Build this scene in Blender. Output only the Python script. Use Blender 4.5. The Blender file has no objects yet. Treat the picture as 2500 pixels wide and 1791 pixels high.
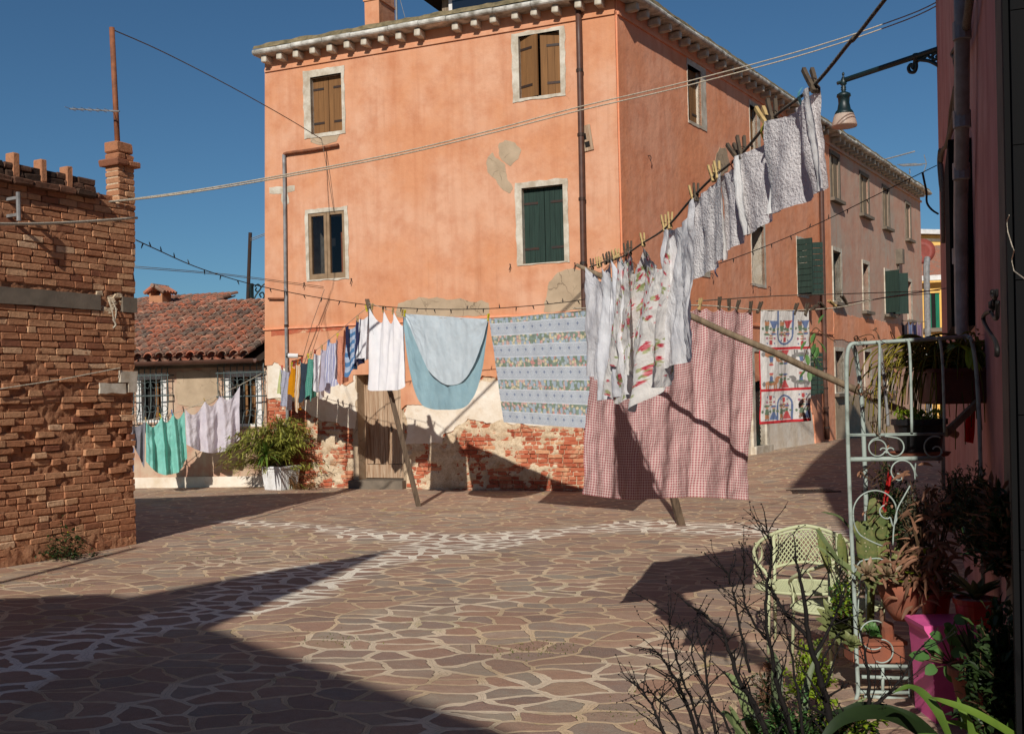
import bpy, math, random
from mathutils import Vector, Matrix, noise as mnoise
from mathutils.geometry import tessellate_polygon
V = Vector
random.seed(7)
R = math.radians
sc = bpy.context.scene
col = sc.collection

# ------------------------------------------------------------------ camera model
F, CX, CY, H = 2600.0, 1250.0, 895.5, 1.6
ROLL = math.atan(0.024); V0 = 68.5
CR, SR = math.cos(ROLL), math.sin(ROLL)
def lev(px, py):
    u = px - CX; v = py - CY
    return (u * CR - v * SR) / F, (u * SR + v * CR - V0) / F
def P(px, py, Y):
    a, b = lev(px, py); return V((a * Y, Y, H - b * Y))
def gz(x, y):
    def ss(t):
        t = max(0, min(1, t)); return t * t * (3 - 2 * t)
    return .28 * ss((x - 2.2) / 3.2) * ss((y - 14.5) / 7.5)
def G(px, py):
    a, b = lev(px, py); Y = H / b
    for _ in range(6):
        Y = (H - gz(a * Y, Y)) / b
    return V((a * Y, Y, gz(a * Y, Y)))
def onplane(px, py, p0, n):
    a, b = lev(px, py); d = V((a, 1, -b)); o = V((0, 0, H))
    t = (V(p0) - o).dot(n) / d.dot(n); return o + d * t
def vplane(a, b):
    d = V((b[0] - a[0], b[1] - a[1], 0)).normalized(); return V((a[0], a[1], 0)), V((-d.y, d.x, 0))

cam = bpy.data.cameras.new('camera'); co = bpy.data.objects.new('camera', cam); col.objects.link(co)
cam.sensor_width = 36; cam.lens = F / 2500 * 36; cam.clip_end = 2000; cam.clip_start = .05
co.location = (0, 0, H)
co.matrix_world = Matrix.Translation((0, 0, H)) @ Matrix.Rotation(R(90), 4, 'X') @ Matrix.Rotation(-ROLL, 4, 'Z')
cam.shift_y = V0 * CR / 2500; cam.shift_x = -V0 * SR / 2500
sc.camera = co

# ------------------------------------------------------------------ tags and mesh builder
def tag(o, label, cat, group=None, kind=None):
    if label: o['label'] = label
    if cat: o['category'] = cat
    if group: o['group'] = group
    if kind: o['kind'] = kind
    return o
def thing(name, label, cat, loc=(0, 0, 0), mtx=None, group=None):
    o = bpy.data.objects.new(name, None); col.objects.link(o); o.empty_display_size = .1
    o.matrix_world = mtx if mtx is not None else Matrix.Translation(V(loc))
    return tag(o, label, cat, group)
def copy_tree(o, parent=None, top=True):
    c = o.copy(); col.objects.link(c)
    if parent is not None: c.parent = parent
    for ch in [k for k in bpy.data.objects if k.parent == o]: copy_tree(ch, c, False)
    return c

class MB:
    def __init__(s): s.v = []; s.f = []; s.var = []; s.uv = {}; s.col = {}; s.cur = .5
    def add(s, p, var=None):
        s.v.append(tuple(p)); s.var.append(s.cur if var is None else var); return len(s.v) - 1
    def face(s, *i): s.f.append(tuple(i))
    def quad(s, a, b, c, d): s.face(s.add(a), s.add(b), s.add(c), s.add(d))
    def box(s, x0, x1, y0, y1, z0, z1, m=None, jit=0):
        ps = []
        for z in (z0, z1):
            for x, y in ((x0, y0), (x1, y0), (x1, y1), (x0, y1)):
                p = V((x + random.uniform(-jit, jit), y + random.uniform(-jit, jit), z + random.uniform(-jit, jit)))
                ps.append(s.add(m @ p if m is not None else p))
        a = ps
        for q in ((0, 3, 2, 1), (4, 5, 6, 7), (0, 1, 5, 4), (1, 2, 6, 5), (2, 3, 7, 6), (3, 0, 4, 7)):
            s.face(*[a[k] for k in q])
    def rbox(s, x0, x1, y0, y1, z0, z1, b=.006, jit=0, m=None):
        # box with chamfered outline: 3 rings front to back
        j = lambda: random.uniform(-jit, jit)
        rings = []
        cs = [(x0, z0), (x1, z0), (x1, z1), (x0, z1)]
        jj = [(j(), j()) for _ in range(8)]
        def ring(inset, y, q):
            r = []
            for i, (x, z) in enumerate(cs):
                sx = 1 if x == x0 else -1; sz = 1 if z == z0 else -1
                for k in (0, 1):
                    e = inset + b * 1.2
                    # two points per corner
                    if (k == 0) ^ (i % 2 == 1):
                        px, pz = x + sx * inset, z + sz * e
                    else:
                        px, pz = x + sx * e, z + sz * inset
                    px += jj[i * 2 + k][0]; pz += jj[i * 2 + k][1]
                    p = V((px, y + q * j() * .6, pz)); r.append(s.add(m @ p if m is not None else p))
            return r
        a = ring(b, y0, 1); bb = ring(0, y0 + b, .5); c = ring(0, y1, 0)
        n = 8
        s.f.append(tuple(a))
        for r1, r2 in ((bb, a), (c, bb)):
            for i in range(n): s.face(r1[i], r1[(i + 1) % n], r2[(i + 1) % n], r2[i])
    def tube(s, pts, r, n=6, cap=True):
        pts = [V(p) for p in pts]; m = len(pts)
        rr = r if isinstance(r, (list, tuple)) else [r] * m
        rings = []; up = None
        for i, p in enumerate(pts):
            t = (pts[min(i + 1, m - 1)] - pts[max(i - 1, 0)])
            if t.length < 1e-9: t = V((0, 0, 1))
            t.normalize()
            if up is None:
                up = V((0, 0, 1)) if abs(t.z) < .9 else V((1, 0, 0))
            a = t.cross(up)
            if a.length < 1e-6: a = t.cross(V((.3, 1, .2)))
            a.normalize(); b = a.cross(t); up = b
            rings.append([s.add(p + (a * math.cos(k * 2 * math.pi / n) + b * math.sin(k * 2 * math.pi / n)) * rr[i]) for k in range(n)])
        for i in range(m - 1):
            for k in range(n):
                s.face(rings[i][k], rings[i][(k + 1) % n], rings[i + 1][(k + 1) % n], rings[i + 1][k])
        if cap:
            s.f.append(tuple(rings[0][::-1])); s.f.append(tuple(rings[-1]))
    def lathe(s, c, prof, n=20, m=None, cap=True):
        rings = []
        for r, z in prof:
            ring = []
            for k in range(n):
                a = 2 * math.pi * k / n; p = V(c) + V((r * math.cos(a), r * math.sin(a), z))
                ring.append(s.add(m @ p if m is not None else p))
            rings.append(ring)
        for i in range(len(rings) - 1):
            for k in range(n): s.face(rings[i][k], rings[i][(k + 1) % n], rings[i + 1][(k + 1) % n], rings[i + 1][k])
        if cap:
            s.f.append(tuple(rings[0][::-1])); s.f.append(tuple(rings[-1]))
    def plate(s, loops, yf, yb, side=True):
        # polygon (x,z) with holes, front at yf (outward), sides back to yb
        loops = [[V((p[0], p[1], 0)) for p in L] for L in loops]
        flat = [p for L in loops for p in L]
        idx = [s.add((p.x, yf, p.y)) for p in flat]
        for t in tessellate_polygon(loops):
            a, b, c = [flat[k] for k in t]
            cr = (b.x - a.x) * (c.y - a.y) - (b.y - a.y) * (c.x - a.x)
            s.face(*([idx[k] for k in t] if cr > 0 else [idx[k] for k in t][::-1]))
        if side:
            for L in loops:
                fr = [s.add((p.x, yf, p.y)) for p in L]; bk = [s.add((p.x, yb, p.y)) for p in L]; n = len(L)
                for i in range(n): s.face(fr[i], bk[i], bk[(i + 1) % n], fr[(i + 1) % n])
    def leaf(s, b, d, L, w, droop=.3, n=4, fold=.15, up=V((0, 0, 1)), tip=0.0, wf=None):
        d = V(d).normalized(); side = d.cross(up)
        if side.length < 1e-4: side = V((1, 0, 0))
        side.normalize(); p = V(b); prev = None
        for i in range(n + 1):
            t = i / n
            ww = w * (wf(t) if wf else (math.sin(math.pi * (.12 + .88 * t)) ** .7 if t < 1 else tip))
            nn = side.cross(d).normalized()
            l = s.add(p - side * ww * .5 + nn * fold * ww); c = s.add(p); r = s.add(p + side * ww * .5 + nn * fold * ww)
            if prev:
                s.face(prev[0], prev[1], c, l); s.face(prev[1], prev[2], r, c)
            prev = (l, c, r)
            p = p + d * (L / n)
            d = (d + V((0, 0, -1)) * droop / n).normalized()
    def build(s, name, mat, parent=None, smooth=False, mtx=None):
        me = bpy.data.meshes.new(name); me.from_pydata(s.v, [], s.f); me.update()
        at = me.attributes.new('var', 'FLOAT', 'POINT'); at.data.foreach_set('value', s.var)
        if s.uv:
            ul = me.uv_layers.new(name='UVMap')
            for lp in me.loops: ul.data[lp.index].uv = s.uv[lp.vertex_index]
        if s.col:
            ca = me.color_attributes.new('print', 'FLOAT_COLOR', 'POINT')
            for i, c in s.col.items(): ca.data[i].color = (*c, 1)
        me.materials.append(mat)
        if smooth:
            me.polygons.foreach_set('use_smooth', [True] * len(me.polygons))
        o = bpy.data.objects.new(name, me); col.objects.link(o)
        if parent is not None:
            o.parent = parent
            if mtx is not None: o.matrix_local = mtx
        elif mtx is not None: o.matrix_world = mtx
        return o

def catmull(pts, k=6):
    pts = [V(p) for p in pts]; out = []
    for i in range(len(pts) - 1):
        p0 = pts[max(i - 1, 0)]; p1 = pts[i]; p2 = pts[i + 1]; p3 = pts[min(i + 2, len(pts) - 1)]
        for j in range(k):
            t = j / k
            out.append(.5 * ((2 * p1) + (p2 - p0) * t + (2 * p0 - 5 * p1 + 4 * p2 - p3) * t * t + (3 * p1 - p0 - 3 * p2 + p3) * t ** 3))
    out.append(pts[-1]); return out
def fbm(p, o=4): return mnoise.fractal(V(p), 1.0, 2.0, o, noise_basis='PERLIN_ORIGINAL')
def rough_loop(pts, amp=.03, step=.06, seed=0, closed=True):
    out = []; n = len(pts)
    for i in range(n if closed else n - 1):
        a = V((*pts[i], 0)); b = V((*pts[(i + 1) % n], 0)); L = (b - a).length; k = max(1, int(L / step))
        for j in range(k):
            p = a.lerp(b, j / k); q = p * 6
            out.append((p.x + amp * fbm((q.x + seed, q.y, 3.1), 5), p.y + amp * fbm((q.x, q.y + seed, 9.7), 5)))
    return out

# ------------------------------------------------------------------ materials
def S(c):   # sRGB 0-255 -> linear
    return tuple((x / 255 / 12.92 if x / 255 <= .04045 else ((x / 255 + .055) / 1.055) ** 2.4) for x in c)
class NT:
    def __init__(s, name):
        s.m = bpy.data.materials.new(name); s.m.use_nodes = True; s.t = s.m.node_tree; s.t.nodes.clear()
        s.out = s.t.nodes.new('ShaderNodeOutputMaterial')
        s.b = s.t.nodes.new('ShaderNodeBsdfPrincipled'); s.t.links.new(s.b.outputs[0], s.out.inputs[0])
        s.tc = s.t.nodes.new('ShaderNodeTexCoord')
        s.b.inputs['Specular IOR Level'].default_value = .3
    def set(s, sock, v):
        if isinstance(v, bpy.types.NodeSocket): s.t.links.new(v, sock)
        elif v is not None:
            if sock.type == 'RGBA' and len(v) == 3: v = (*v, 1)
            sock.default_value = v
    def n(s, typ, ins=None, out=0, **props):
        nd = s.t.nodes.new('ShaderNode' + typ)
        for k, v in props.items(): setattr(nd, k, v)
        for k, v in (ins or {}).items(): s.set(nd.inputs[k], v)
        return nd.outputs[out]
    def math(s, op, a, b=0.0, c=None, clamp=False):
        return s.n('Math', {0: a, 1: b, **({2: c} if c is not None else {})}, operation=op, use_clamp=clamp)
    def mix(s, f, a, b, bt='MIX'):
        nd = s.t.nodes.new('ShaderNodeMix'); nd.data_type = 'RGBA'; nd.blend_type = bt
        s.set(nd.inputs[0], f); s.set(nd.inputs[6], a); s.set(nd.inputs[7], b); return nd.outputs[2]
    def mapr(s, v, a, b, c=0.0, d=1.0):
        return s.n('MapRange', {0: v, 1: a, 2: b, 3: c, 4: d})
    def noise(s, vec, scale, detail=4, rough=.55, out=0, dist=0.0):
        return s.n('TexNoise', {'Vector': vec, 'Scale': scale, 'Detail': detail, 'Roughness': rough, 'Distortion': dist}, out=out)
    def vor(s, vec, scale, feature='F1', out='Distance', rnd=1.0, dim='3D'):
        nd = s.t.nodes.new('ShaderNodeTexVoronoi'); nd.feature = feature; nd.voronoi_dimensions = dim
        s.set(nd.inputs['Vector'], vec); s.set(nd.inputs['Scale'], scale); s.set(nd.inputs['Randomness'], rnd)
        return nd.outputs[out]
    def mapping(s, vec, scale=(1, 1, 1), loc=(0, 0, 0), rot=(0, 0, 0)):
        return s.n('Mapping', {'Vector': vec, 'Location': loc, 'Rotation': rot, 'Scale': scale})
    def ramp(s, f, stops, interp='LINEAR'):
        nd = s.t.nodes.new('ShaderNodeValToRGB'); nd.color_ramp.interpolation = interp
        e = nd.color_ramp.elements
        while len(e) < len(stops): e.new(.5)
        for el, (p, c) in zip(e, stops): el.position = p; el.color = (*c, 1)
        s.set(nd.inputs[0], f); return nd.outputs[0]
    def attr(s, name, out='Fac'):
        nd = s.t.nodes.new('ShaderNodeAttribute'); nd.attribute_name = name; return nd.outputs[out]
    def bump(s, h, dist=.01, strength=.6, prev=None):
        s.nrm = s.n('Bump', {'Height': h, 'Distance': dist, 'Strength': strength, **({'Normal': prev} if prev is not None else {})}); s.set(s.b.inputs['Normal'], s.nrm); return s.nrm
    def base(s, c, rough=.85):
        s.set(s.b.inputs['Base Color'], c); s.set(s.b.inputs['Roughness'], rough); return s
    def translucent(s, c, f):
        tr = s.t.nodes.new('ShaderNodeBsdfTranslucent'); s.set(tr.inputs['Color'], c)
        if hasattr(s, 'nrm'): s.set(tr.inputs['Normal'], s.nrm)
        mx = s.t.nodes.new('ShaderNodeMixShader'); mx.inputs[0].default_value = f
        s.t.links.new(s.b.outputs[0], mx.inputs[1]); s.t.links.new(tr.outputs[0], mx.inputs[2]); s.t.links.new(mx.outputs[0], s.out.inputs[0])

def pm(name, c, c2=None, scale=4, rough=.8, bump=.3, bscale=30, bdist=.004, stretch=(1, 1, 1), var=0.0, metal=0, transl=0, spec=.3, contrast=(.35, .65)):
    """plain surface: two colours in patches, per-piece variation, fine bump"""
    k = NT(name); v = k.mapping(k.tc.outputs['Object'], scale=stretch)
    c2 = c2 or tuple(x * .72 for x in c)
    f = k.mapr(k.noise(v, scale, 5, .6), contrast[0], contrast[1])
    cc = k.mix(f, c2, c)
    if var:
        a = k.attr('var'); cc = k.mix(1.0, cc, k.n('CombineColor', {0: k.mapr(a, 0, 1, 1 - var, 1 + var), 1: k.mapr(a, 0, 1, 1 - var, 1 + var), 2: k.mapr(a, 0, 1, 1 - var, 1 + var)}), 'MULTIPLY')
    k.base(cc, rough); k.b.inputs['Metallic'].default_value = metal; k.b.inputs['Specular IOR Level'].default_value = spec
    if bump: k.bump(k.noise(v, bscale, 4, .6), bdist, bump)
    if transl: k.translucent(cc, transl)
    return k.m
M = {}

def plaster(name, base, dark, light, seed=0):
    k = NT(name); o = k.mapping(k.tc.outputs['Object'], loc=(seed, seed * .7, 0))
    big = k.noise(o, .55, 5, .6); mid = k.noise(o, 2.3, 6, .65)
    streak = k.noise(k.mapping(o, scale=(5, 5, .35)), 1.0, 5, .6)
    c = k.mix(k.mapr(big, .42, .60), base, light)
    c = k.mix(k.math('MULTIPLY', k.mapr(mid, .46, .74), .7), c, dark)
    c = k.mix(k.math('MULTIPLY', k.mapr(streak, .48, .76), .5), c, dark)
    st2 = k.noise(k.mapping(o, scale=(3.2, 3.2, .5), loc=(3, 7, 1)), 1.0, 4, .6)
    c = k.mix(k.math('MULTIPLY', k.mapr(st2, .52, .72), .28), c, light)
    dr_ = k.noise(k.mapping(o, scale=(9, 9, .22), loc=(1, 2, 5)), 1.0, 4, .65)
    c = k.mix(k.math('MULTIPLY', k.math('MULTIPLY', k.mapr(dr_, .54, .7), k.mapr(k.noise(o, .8, 3), .45, .62)), .22), c, tuple(x * .62 for x in dark))
    spk = k.noise(o, 45, 3, .7)
    c = k.mix(k.math('MULTIPLY', k.mapr(spk, .55, .75), .10), c, dark)
    crack = k.vor(k.n('VectorMath', {0: o, 1: k.n('VectorMath', {0: k.noise(o, 2.0, 4, .6, out=1), 3: .5}, operation='SCALE')}, operation='ADD'), .55, 'DISTANCE_TO_EDGE')
    cm = k.math('MULTIPLY', k.math('LESS_THAN', crack, .002), k.mapr(k.noise(o, .9, 2), .58, .66))
    c = k.mix(k.math('MULTIPLY', cm, .25), c, tuple(x * .35 for x in dark))
    k.base(c, .92); k.b.inputs['Specular IOR Level'].default_value = .1
    h = k.math('ADD', k.math('MULTIPLY', k.noise(o, 1.6, 4), 3.0), k.math('ADD', k.math('MULTIPLY', k.noise(o, 9, 5, .6), .6), k.math('MULTIPLY', spk, .12)))
    k.bump(h, .02, .5); return k.m
M['pink'] = plaster('salmon plaster', S((206, 145, 108)), S((184, 118, 84)), S((212, 162, 132)))
M['pinkside'] = plaster('terracotta side plaster', S((230, 154, 114)), S((206, 126, 90)), S((230, 166, 134)), 5)
M['greyplaster'] = plaster('faded brown plaster', S((192, 158, 138)), S((190, 130, 108)), S((178, 162, 146)), 11)
M['cwall'] = plaster('dusky rose plaster', S((186, 132, 126)), S((150, 94, 88)), S((192, 148, 140)), 17)
M['yellow'] = plaster('ochre yellow plaster', S((232, 182, 100)), S((214, 160, 84)), S((238, 196, 120)), 23)
M['annex'] = plaster('brown worn plaster', S((178, 152, 128)), S((164, 96, 78)), S((190, 166, 142)), 31)
M['neighbour'] = plaster('neighbour plaster', S((190, 150, 120)), S((170, 120, 96)), S((200, 165, 140)), 37)

def whiteplaster():
    k = NT('old white plaster'); o = k.tc.outputs['Object']
    c = k.mix(k.mapr(k.noise(o, 2.2, 6, .65), .35, .7), S((230, 221, 207)), S((208, 190, 166)))
    c = k.mix(k.math('MULTIPLY', k.mapr(k.noise(o, 7, 5, .7), .55, .75), .5), c, S((190, 160, 130)))
    k.base(c, .95); k.b.inputs['Specular IOR Level'].default_value = .1
    k.bump(k.math('ADD', k.noise(o, 6, 6, .65), k.math('MULTIPLY', k.noise(o, 60, 3), .15)), .03, .5); return k.m
M['white_plaster'] = whiteplaster()
def cement():
    k = NT('cement repair'); o = k.tc.outputs['Object']
    c = k.mix(k.mapr(k.noise(o, 3, 5, .6), .35, .7), S((184, 162, 136)), S((160, 140, 116)))
    cr = k.vor(k.n('VectorMath', {0: o, 1: k.n('VectorMath', {0: k.noise(o, 5, 4, .6, out=1), 3: .16}, operation='SCALE')}, operation='ADD'), 2.6, 'DISTANCE_TO_EDGE')
    lc = k.math('MULTIPLY', k.math('LESS_THAN', cr, .012), k.mapr(k.noise(o, 2.5, 2), .45, .55))
    c = k.mix(k.math('MULTIPLY', lc, .55), c, S((92, 78, 62)))
    k.base(c, .95); k.b.inputs['Specular IOR Level'].default_value = .1
    k.bump(k.math('ADD', k.noise(o, 8, 5, .6), k.math('MULTIPLY', k.noise(o, 70, 3), .2)), .012, .5); return k.m
M['cement'] = cement()
def brickmat(name, stops, dirt, smear=None, sm=(.6, .7)):
    k = NT(name); o = k.tc.outputs['Object']; a = k.attr('var')
    c = k.ramp(a, stops)
    c = k.mix(k.math('MULTIPLY', k.mapr(k.noise(o, 14, 6, .7), .45, .7), .55), c, dirt)
    c = k.mix(k.math('MULTIPLY', k.mapr(k.noise(o, 60, 4, .7), .5, .7), .3), c, tuple(x * .55 for x in dirt))
    if smear:
        f = k.mapr(k.noise(o, 3.2, 7, .72, dist=.6), sm[0], sm[1]); c = k.mix(k.math('MULTIPLY', f, .8), c, smear)
    k.base(c, .95); k.b.inputs['Specular IOR Level'].default_value = .1
    k.bump(k.math('ADD', k.noise(o, 22, 6, .65), k.math('MULTIPLY', k.noise(o, 90, 3, .6), .35)), .012, .8); return k.m
M['brick'] = brickmat('weathered red brick', [(0, S((134, 86, 66))), (.3, S((173, 118, 86))), (.6, S((186, 134, 100))), (.85, S((200, 155, 118))), (1, S((214, 177, 143)))], S((141, 100, 75)))
M['brickbase'] = brickmat('old red brick with plaster traces', [(0, S((145, 66, 48))), (.4, S((173, 88, 63))), (.75, S((189, 107, 79))), (1, S((204, 151, 114)))], S((176, 125, 96)), S((220, 189, 151)), (.54, .66))
M['coping'] = brickmat('blackened coping brick', [(0, S((58, 46, 40))), (.5, S((86, 66, 54))), (1, S((120, 84, 66)))], S((52, 44, 40)), S((150, 142, 130)), (.66, .72))
def mortar(name, a, b):
    k = NT(name); o = k.tc.outputs['Object']
    c = k.mix(k.mapr(k.noise(o, 5, 6, .7), .35, .7), a, b); c = k.mix(k.math('MULTIPLY', k.mapr(k.noise(o, 40, 4, .7), .5, .7), .5), c, tuple(x * .5 for x in b))
    k.base(c, .97); k.b.inputs['Specular IOR Level'].default_value = .05
    k.bump(k.noise(o, 35, 6, .7), .02, .8); return k.m
M['mortar'] = mortar('lime mortar', S((222, 204, 176)), S((184, 154, 122)))
M['mortar_dark'] = mortar('eroded earthy mortar', S((180, 132, 100)), S((132, 86, 63)))

def tilemat():
    k = NT('clay roof tile'); o = k.tc.outputs['Object']; a = k.attr('var')
    c = k.ramp(a, [(0, S((99, 77, 68))), (.35, S((148, 99, 77))), (.7, S((186, 108, 80))), (1, S((198, 136, 108)))])
    l = k.mapr(k.noise(o, 5, 7, .78), .46, .58); c = k.mix(k.math('MULTIPLY', l, .9), c, S((129, 113, 99)))
    l2 = k.mapr(k.noise(k.mapping(o, loc=(4, 4, 4)), 22, 4, .7), .58, .66); c = k.mix(k.math('MULTIPLY', l2, .6), c, S((198, 186, 165)))
    k.base(c, .92); k.bump(k.noise(o, 40, 4), .008, .5); return k.m
M['tile'] = tilemat()
M['lichen'] = pm('lichen covered eave mortar', S((138, 122, 92)), S((92, 84, 62)), 7, .95, .8, 25, .02)
M['stone'] = pm('white istrian stone', S((208, 200, 184)), S((170, 156, 136)), 6, .85, .5, 30, .006)
M['stone_dirty'] = pm('stained cornice stone', S((218, 214, 204)), S((128, 122, 110)), 5, .85, .6, 26, .01)
M['stone_grey'] = pm('grey concrete', S((124, 112, 98)), S((104, 94, 82)), 5, .95, .5, 40, .006)
def wood(name, a, b, sc_=6, st=(6, 6, .4), rough=.8):
    k = NT(name); o = k.mapping(k.tc.outputs['Object'], scale=st); v = k.attr('var')
    f = k.noise(o, sc_, 5, .6, dist=.8); c = k.mix(k.mapr(f, .35, .68), a, b)
    c = k.mix(k.mapr(v, 0, 1, 0, .35), c, b)
    k.base(c, rough); k.bump(f, .004, .6); return k.m
M['shutter_brown'] = wood('brown painted shutter', S((138, 98, 58)), S((112, 78, 46)), 3)
M['shutter_green'] = wood('dark green painted shutter', S((42, 62, 54)), S((30, 46, 40)), 4)
M['shutter_mint'] = wood('bright green shutter', S((24, 120, 88)), S((18, 92, 68)), 4)
M['door_wood'] = wood('silvery weathered door boards', S((198, 176, 150)), S((134, 98, 70)), 5, (9, 9, .35))
M['pole_wood'] = wood('grey weathered timber', S((150, 132, 108)), S((108, 92, 74)), 9, (3, 3, .5))
M['post_wood'] = wood('dark weathered post', S((112, 94, 76)), S((74, 60, 48)), 9, (3, 3, .5))
M['black_door'] = wood('black green shutter boards', S((10, 10, 11)), S((7, 7, 8)), 5, rough=.95)
M['window_frame'] = pm('taupe painted window frame', S((150, 124, 96)), S((130, 106, 80)), 8, .6, .2)
M['white_paint'] = pm('white painted wood', S((228, 226, 222)), S((200, 196, 190)), 6, .6, .2)
M['iron'] = pm('dark wrought iron', S((52, 50, 48)), S((70, 48, 38)), 14, .6, .3, metal=.3)
M['grille_iron'] = pm('grey green painted iron bar', S((88, 100, 98)), S((66, 74, 74)), 12, .6, .3)
M['lamp_green'] = pm('dark green cast iron', S((14, 40, 42)), S((10, 28, 30)), 10, .45, .2, spec=.5)
M['pipe_brown'] = pm('brown painted drainpipe', S((92, 62, 50)), S((76, 50, 40)), 8, .5, .2, spec=.4)
M['pipe_grey'] = pm('zinc grey pipe', S((142, 142, 142)), S((112, 110, 108)), 8, .5, .2, spec=.5)
M['pipe_rust'] = pm('rusty steel tube', S((150, 92, 60)), S((110, 70, 52)), 9, .7, .4)
M['mint'] = pm('pale mint painted steel', S((158, 170, 162)), S((124, 132, 124)), 16, .55, .4, 60, .003, contrast=(.3, .5))
M['chair_paint'] = pm('cream green chair paint', S((182, 186, 148)), S((136, 106, 76)), 22, .55, .5, 60, .003, contrast=(.28, .36))
M['cable'] = pm('black cable', S((34, 32, 30)), None, 10, .6, 0)
M['rope'] = pm('pale twisted rope', S((196, 186, 168)), S((150, 138, 118)), 60, .9, .6, 120, .004)
M['rope_dark'] = pm('grey twisted rope', S((120, 110, 98)), S((82, 74, 64)), 90, .9, .8, 160, .006)
M['terracotta'] = pm('terracotta clay', S((152, 88, 64)), S((128, 82, 66)), 9, .9, .4)
M['red_glaze'] = pm('red glazed pot', S((170, 30, 28)), S((140, 26, 24)), 6, .35, .1, spec=.5)
M['pink_paint'] = pm('magenta painted panel', S((226, 100, 160)), S((206, 84, 144)), 5, .5, .15, spec=.4)
M['black_plastic'] = pm('black plastic', S((30, 30, 32)), None, 8, .5, .1, spec=.4)
M['planter_brown'] = pm('brown plastic trough', S((112, 66, 54)), None, 6, .6, .1)
M['white_plastic'] = pm('white plastic planter', S((222, 222, 222)), S((196, 194, 190)), 5, .6, .15)
M['soil'] = pm('dark potting soil', S((60, 46, 36)), None, 20, .95, .8)
M['peg_wood'] = pm('pale wooden peg', S((190, 164, 112)), S((160, 134, 88)), 30, .8, .3)
M['peg_dark'] = pm('weathered dark peg', S((92, 80, 66)), S((66, 56, 46)), 30, .85, .4)
M['peg_yellow'] = pm('yellow plastic peg', S((210, 196, 40)), None, 8, .5, 0)
M['peg_red'] = pm('red plastic peg', S((190, 50, 36)), None, 8, .5, 0)
M['peg_orange'] = pm('orange plastic peg', S((222, 116, 40)), None, 8, .5, 0)
M['peg_blue'] = pm('blue plastic peg', S((60, 120, 180)), None, 8, .5, 0)
M['dish'] = pm('brick red satellite dish', S((140, 66, 56)), None, 6, .6, .1)
def leafm(name, a, b, tr=.25, rough=.5, var=.35):
    k = NT(name); o = k.tc.outputs['Object']; v = k.attr('var')
    c = k.mix(v, b, a); c = k.mix(k.math('MULTIPLY', k.mapr(k.noise(o, 18, 3), .45, .7), .35), c, b)
    k.base(c, rough); k.b.inputs['Specular IOR Level'].default_value = .35; k.translucent(c, tr); return k.m
M['bamboo'] = leafm('bamboo leaf', S((172, 170, 78)), S((104, 112, 46)))
M['bamboo_dry'] = leafm('reddish dry leaf', S((128, 92, 56)), S((86, 60, 36)))
M['yucca'] = leafm('yucca blade', S((112, 138, 52)), S((58, 88, 34)))
M['cactus_strap'] = leafm('olive cactus stem', S((150, 134, 30)), S((70, 66, 22)), .2)
M['dark_leaf'] = leafm('deep green leaf', S((62, 84, 40)), S((26, 38, 20)), .2)
M['grey_leaf'] = leafm('grey fuzzy leaf', S((104, 108, 84)), S((60, 62, 50)), .15)
M['dry_leaf'] = leafm('brown withered leaf', S((158, 112, 86)), S((100, 74, 56)), .2, .7)
M['succulent'] = leafm('rosette leaf', S((132, 136, 88)), S((88, 98, 60)), .1)
M['succulent_pink'] = leafm('rosy succulent leaf', S((160, 128, 104)), S((110, 104, 76)), .1)
M['opuntia'] = leafm('cactus pad', S((120, 136, 68)), S((82, 98, 48)), .05)
def padm():
    k = NT('cactus pad skin'); o = k.tc.outputs['Object']; v = k.attr('var')
    c = k.mix(v, S((78, 92, 48)), S((112, 122, 66))); c = k.mix(k.math('MULTIPLY', k.mapr(k.noise(o, 22, 4, .65), .42, .68), .6), c, S((134, 124, 76)))
    d = k.vor(o, 42, 'F1', 'Distance', .35); c = k.mix(k.math('LESS_THAN', d, .2), c, S((180, 170, 130))); c = k.mix(k.math('MULTIPLY', k.mapr(d, .2, .5, 1, 0), .4), c, S((58, 66, 36)))
    k.base(c, .7); k.bump(k.noise(o, 60, 3), .004, .5); return k.m
M['opuntia'] = padm()
M['lime'] = leafm('lime green leaf', S((150, 170, 40)), S((92, 118, 28)), .3)
M['round_leaf'] = leafm('round green leaf', S((98, 138, 74)), S((60, 96, 50)), .25)
M['aloe'] = leafm('grey green blade', S((122, 134, 88)), S((76, 88, 56)), .1)
M['twig'] = pm('dark bare twig', S((27, 21, 19)), S((18, 15, 14)), 30, .85, .5)
M['vine'] = pm('dry vine', S((96, 74, 52)), None, 20, .9, .3)
M['moss'] = leafm('moss tuft', S((120, 124, 48)), S((72, 84, 30)), .2)
def glass():
    k = NT('dark window pane'); k.base(S((24, 30, 40)), .05); k.b.inputs['Specular IOR Level'].default_value = .8; return k.m
M['glass'] = glass()
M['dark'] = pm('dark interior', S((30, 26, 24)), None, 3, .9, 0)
M['curtain'] = pm('rust curtain', S((150, 84, 50)), None, 8, .8, .3)
def frosted():
    k = NT('frosted lamp glass'); k.base(S((230, 214, 200)), .35); k.b.inputs['Alpha'].default_value = 1
    k.translucent(S((240, 220, 205)), .6)
    return k.m
M['frost'] = frosted()

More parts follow.
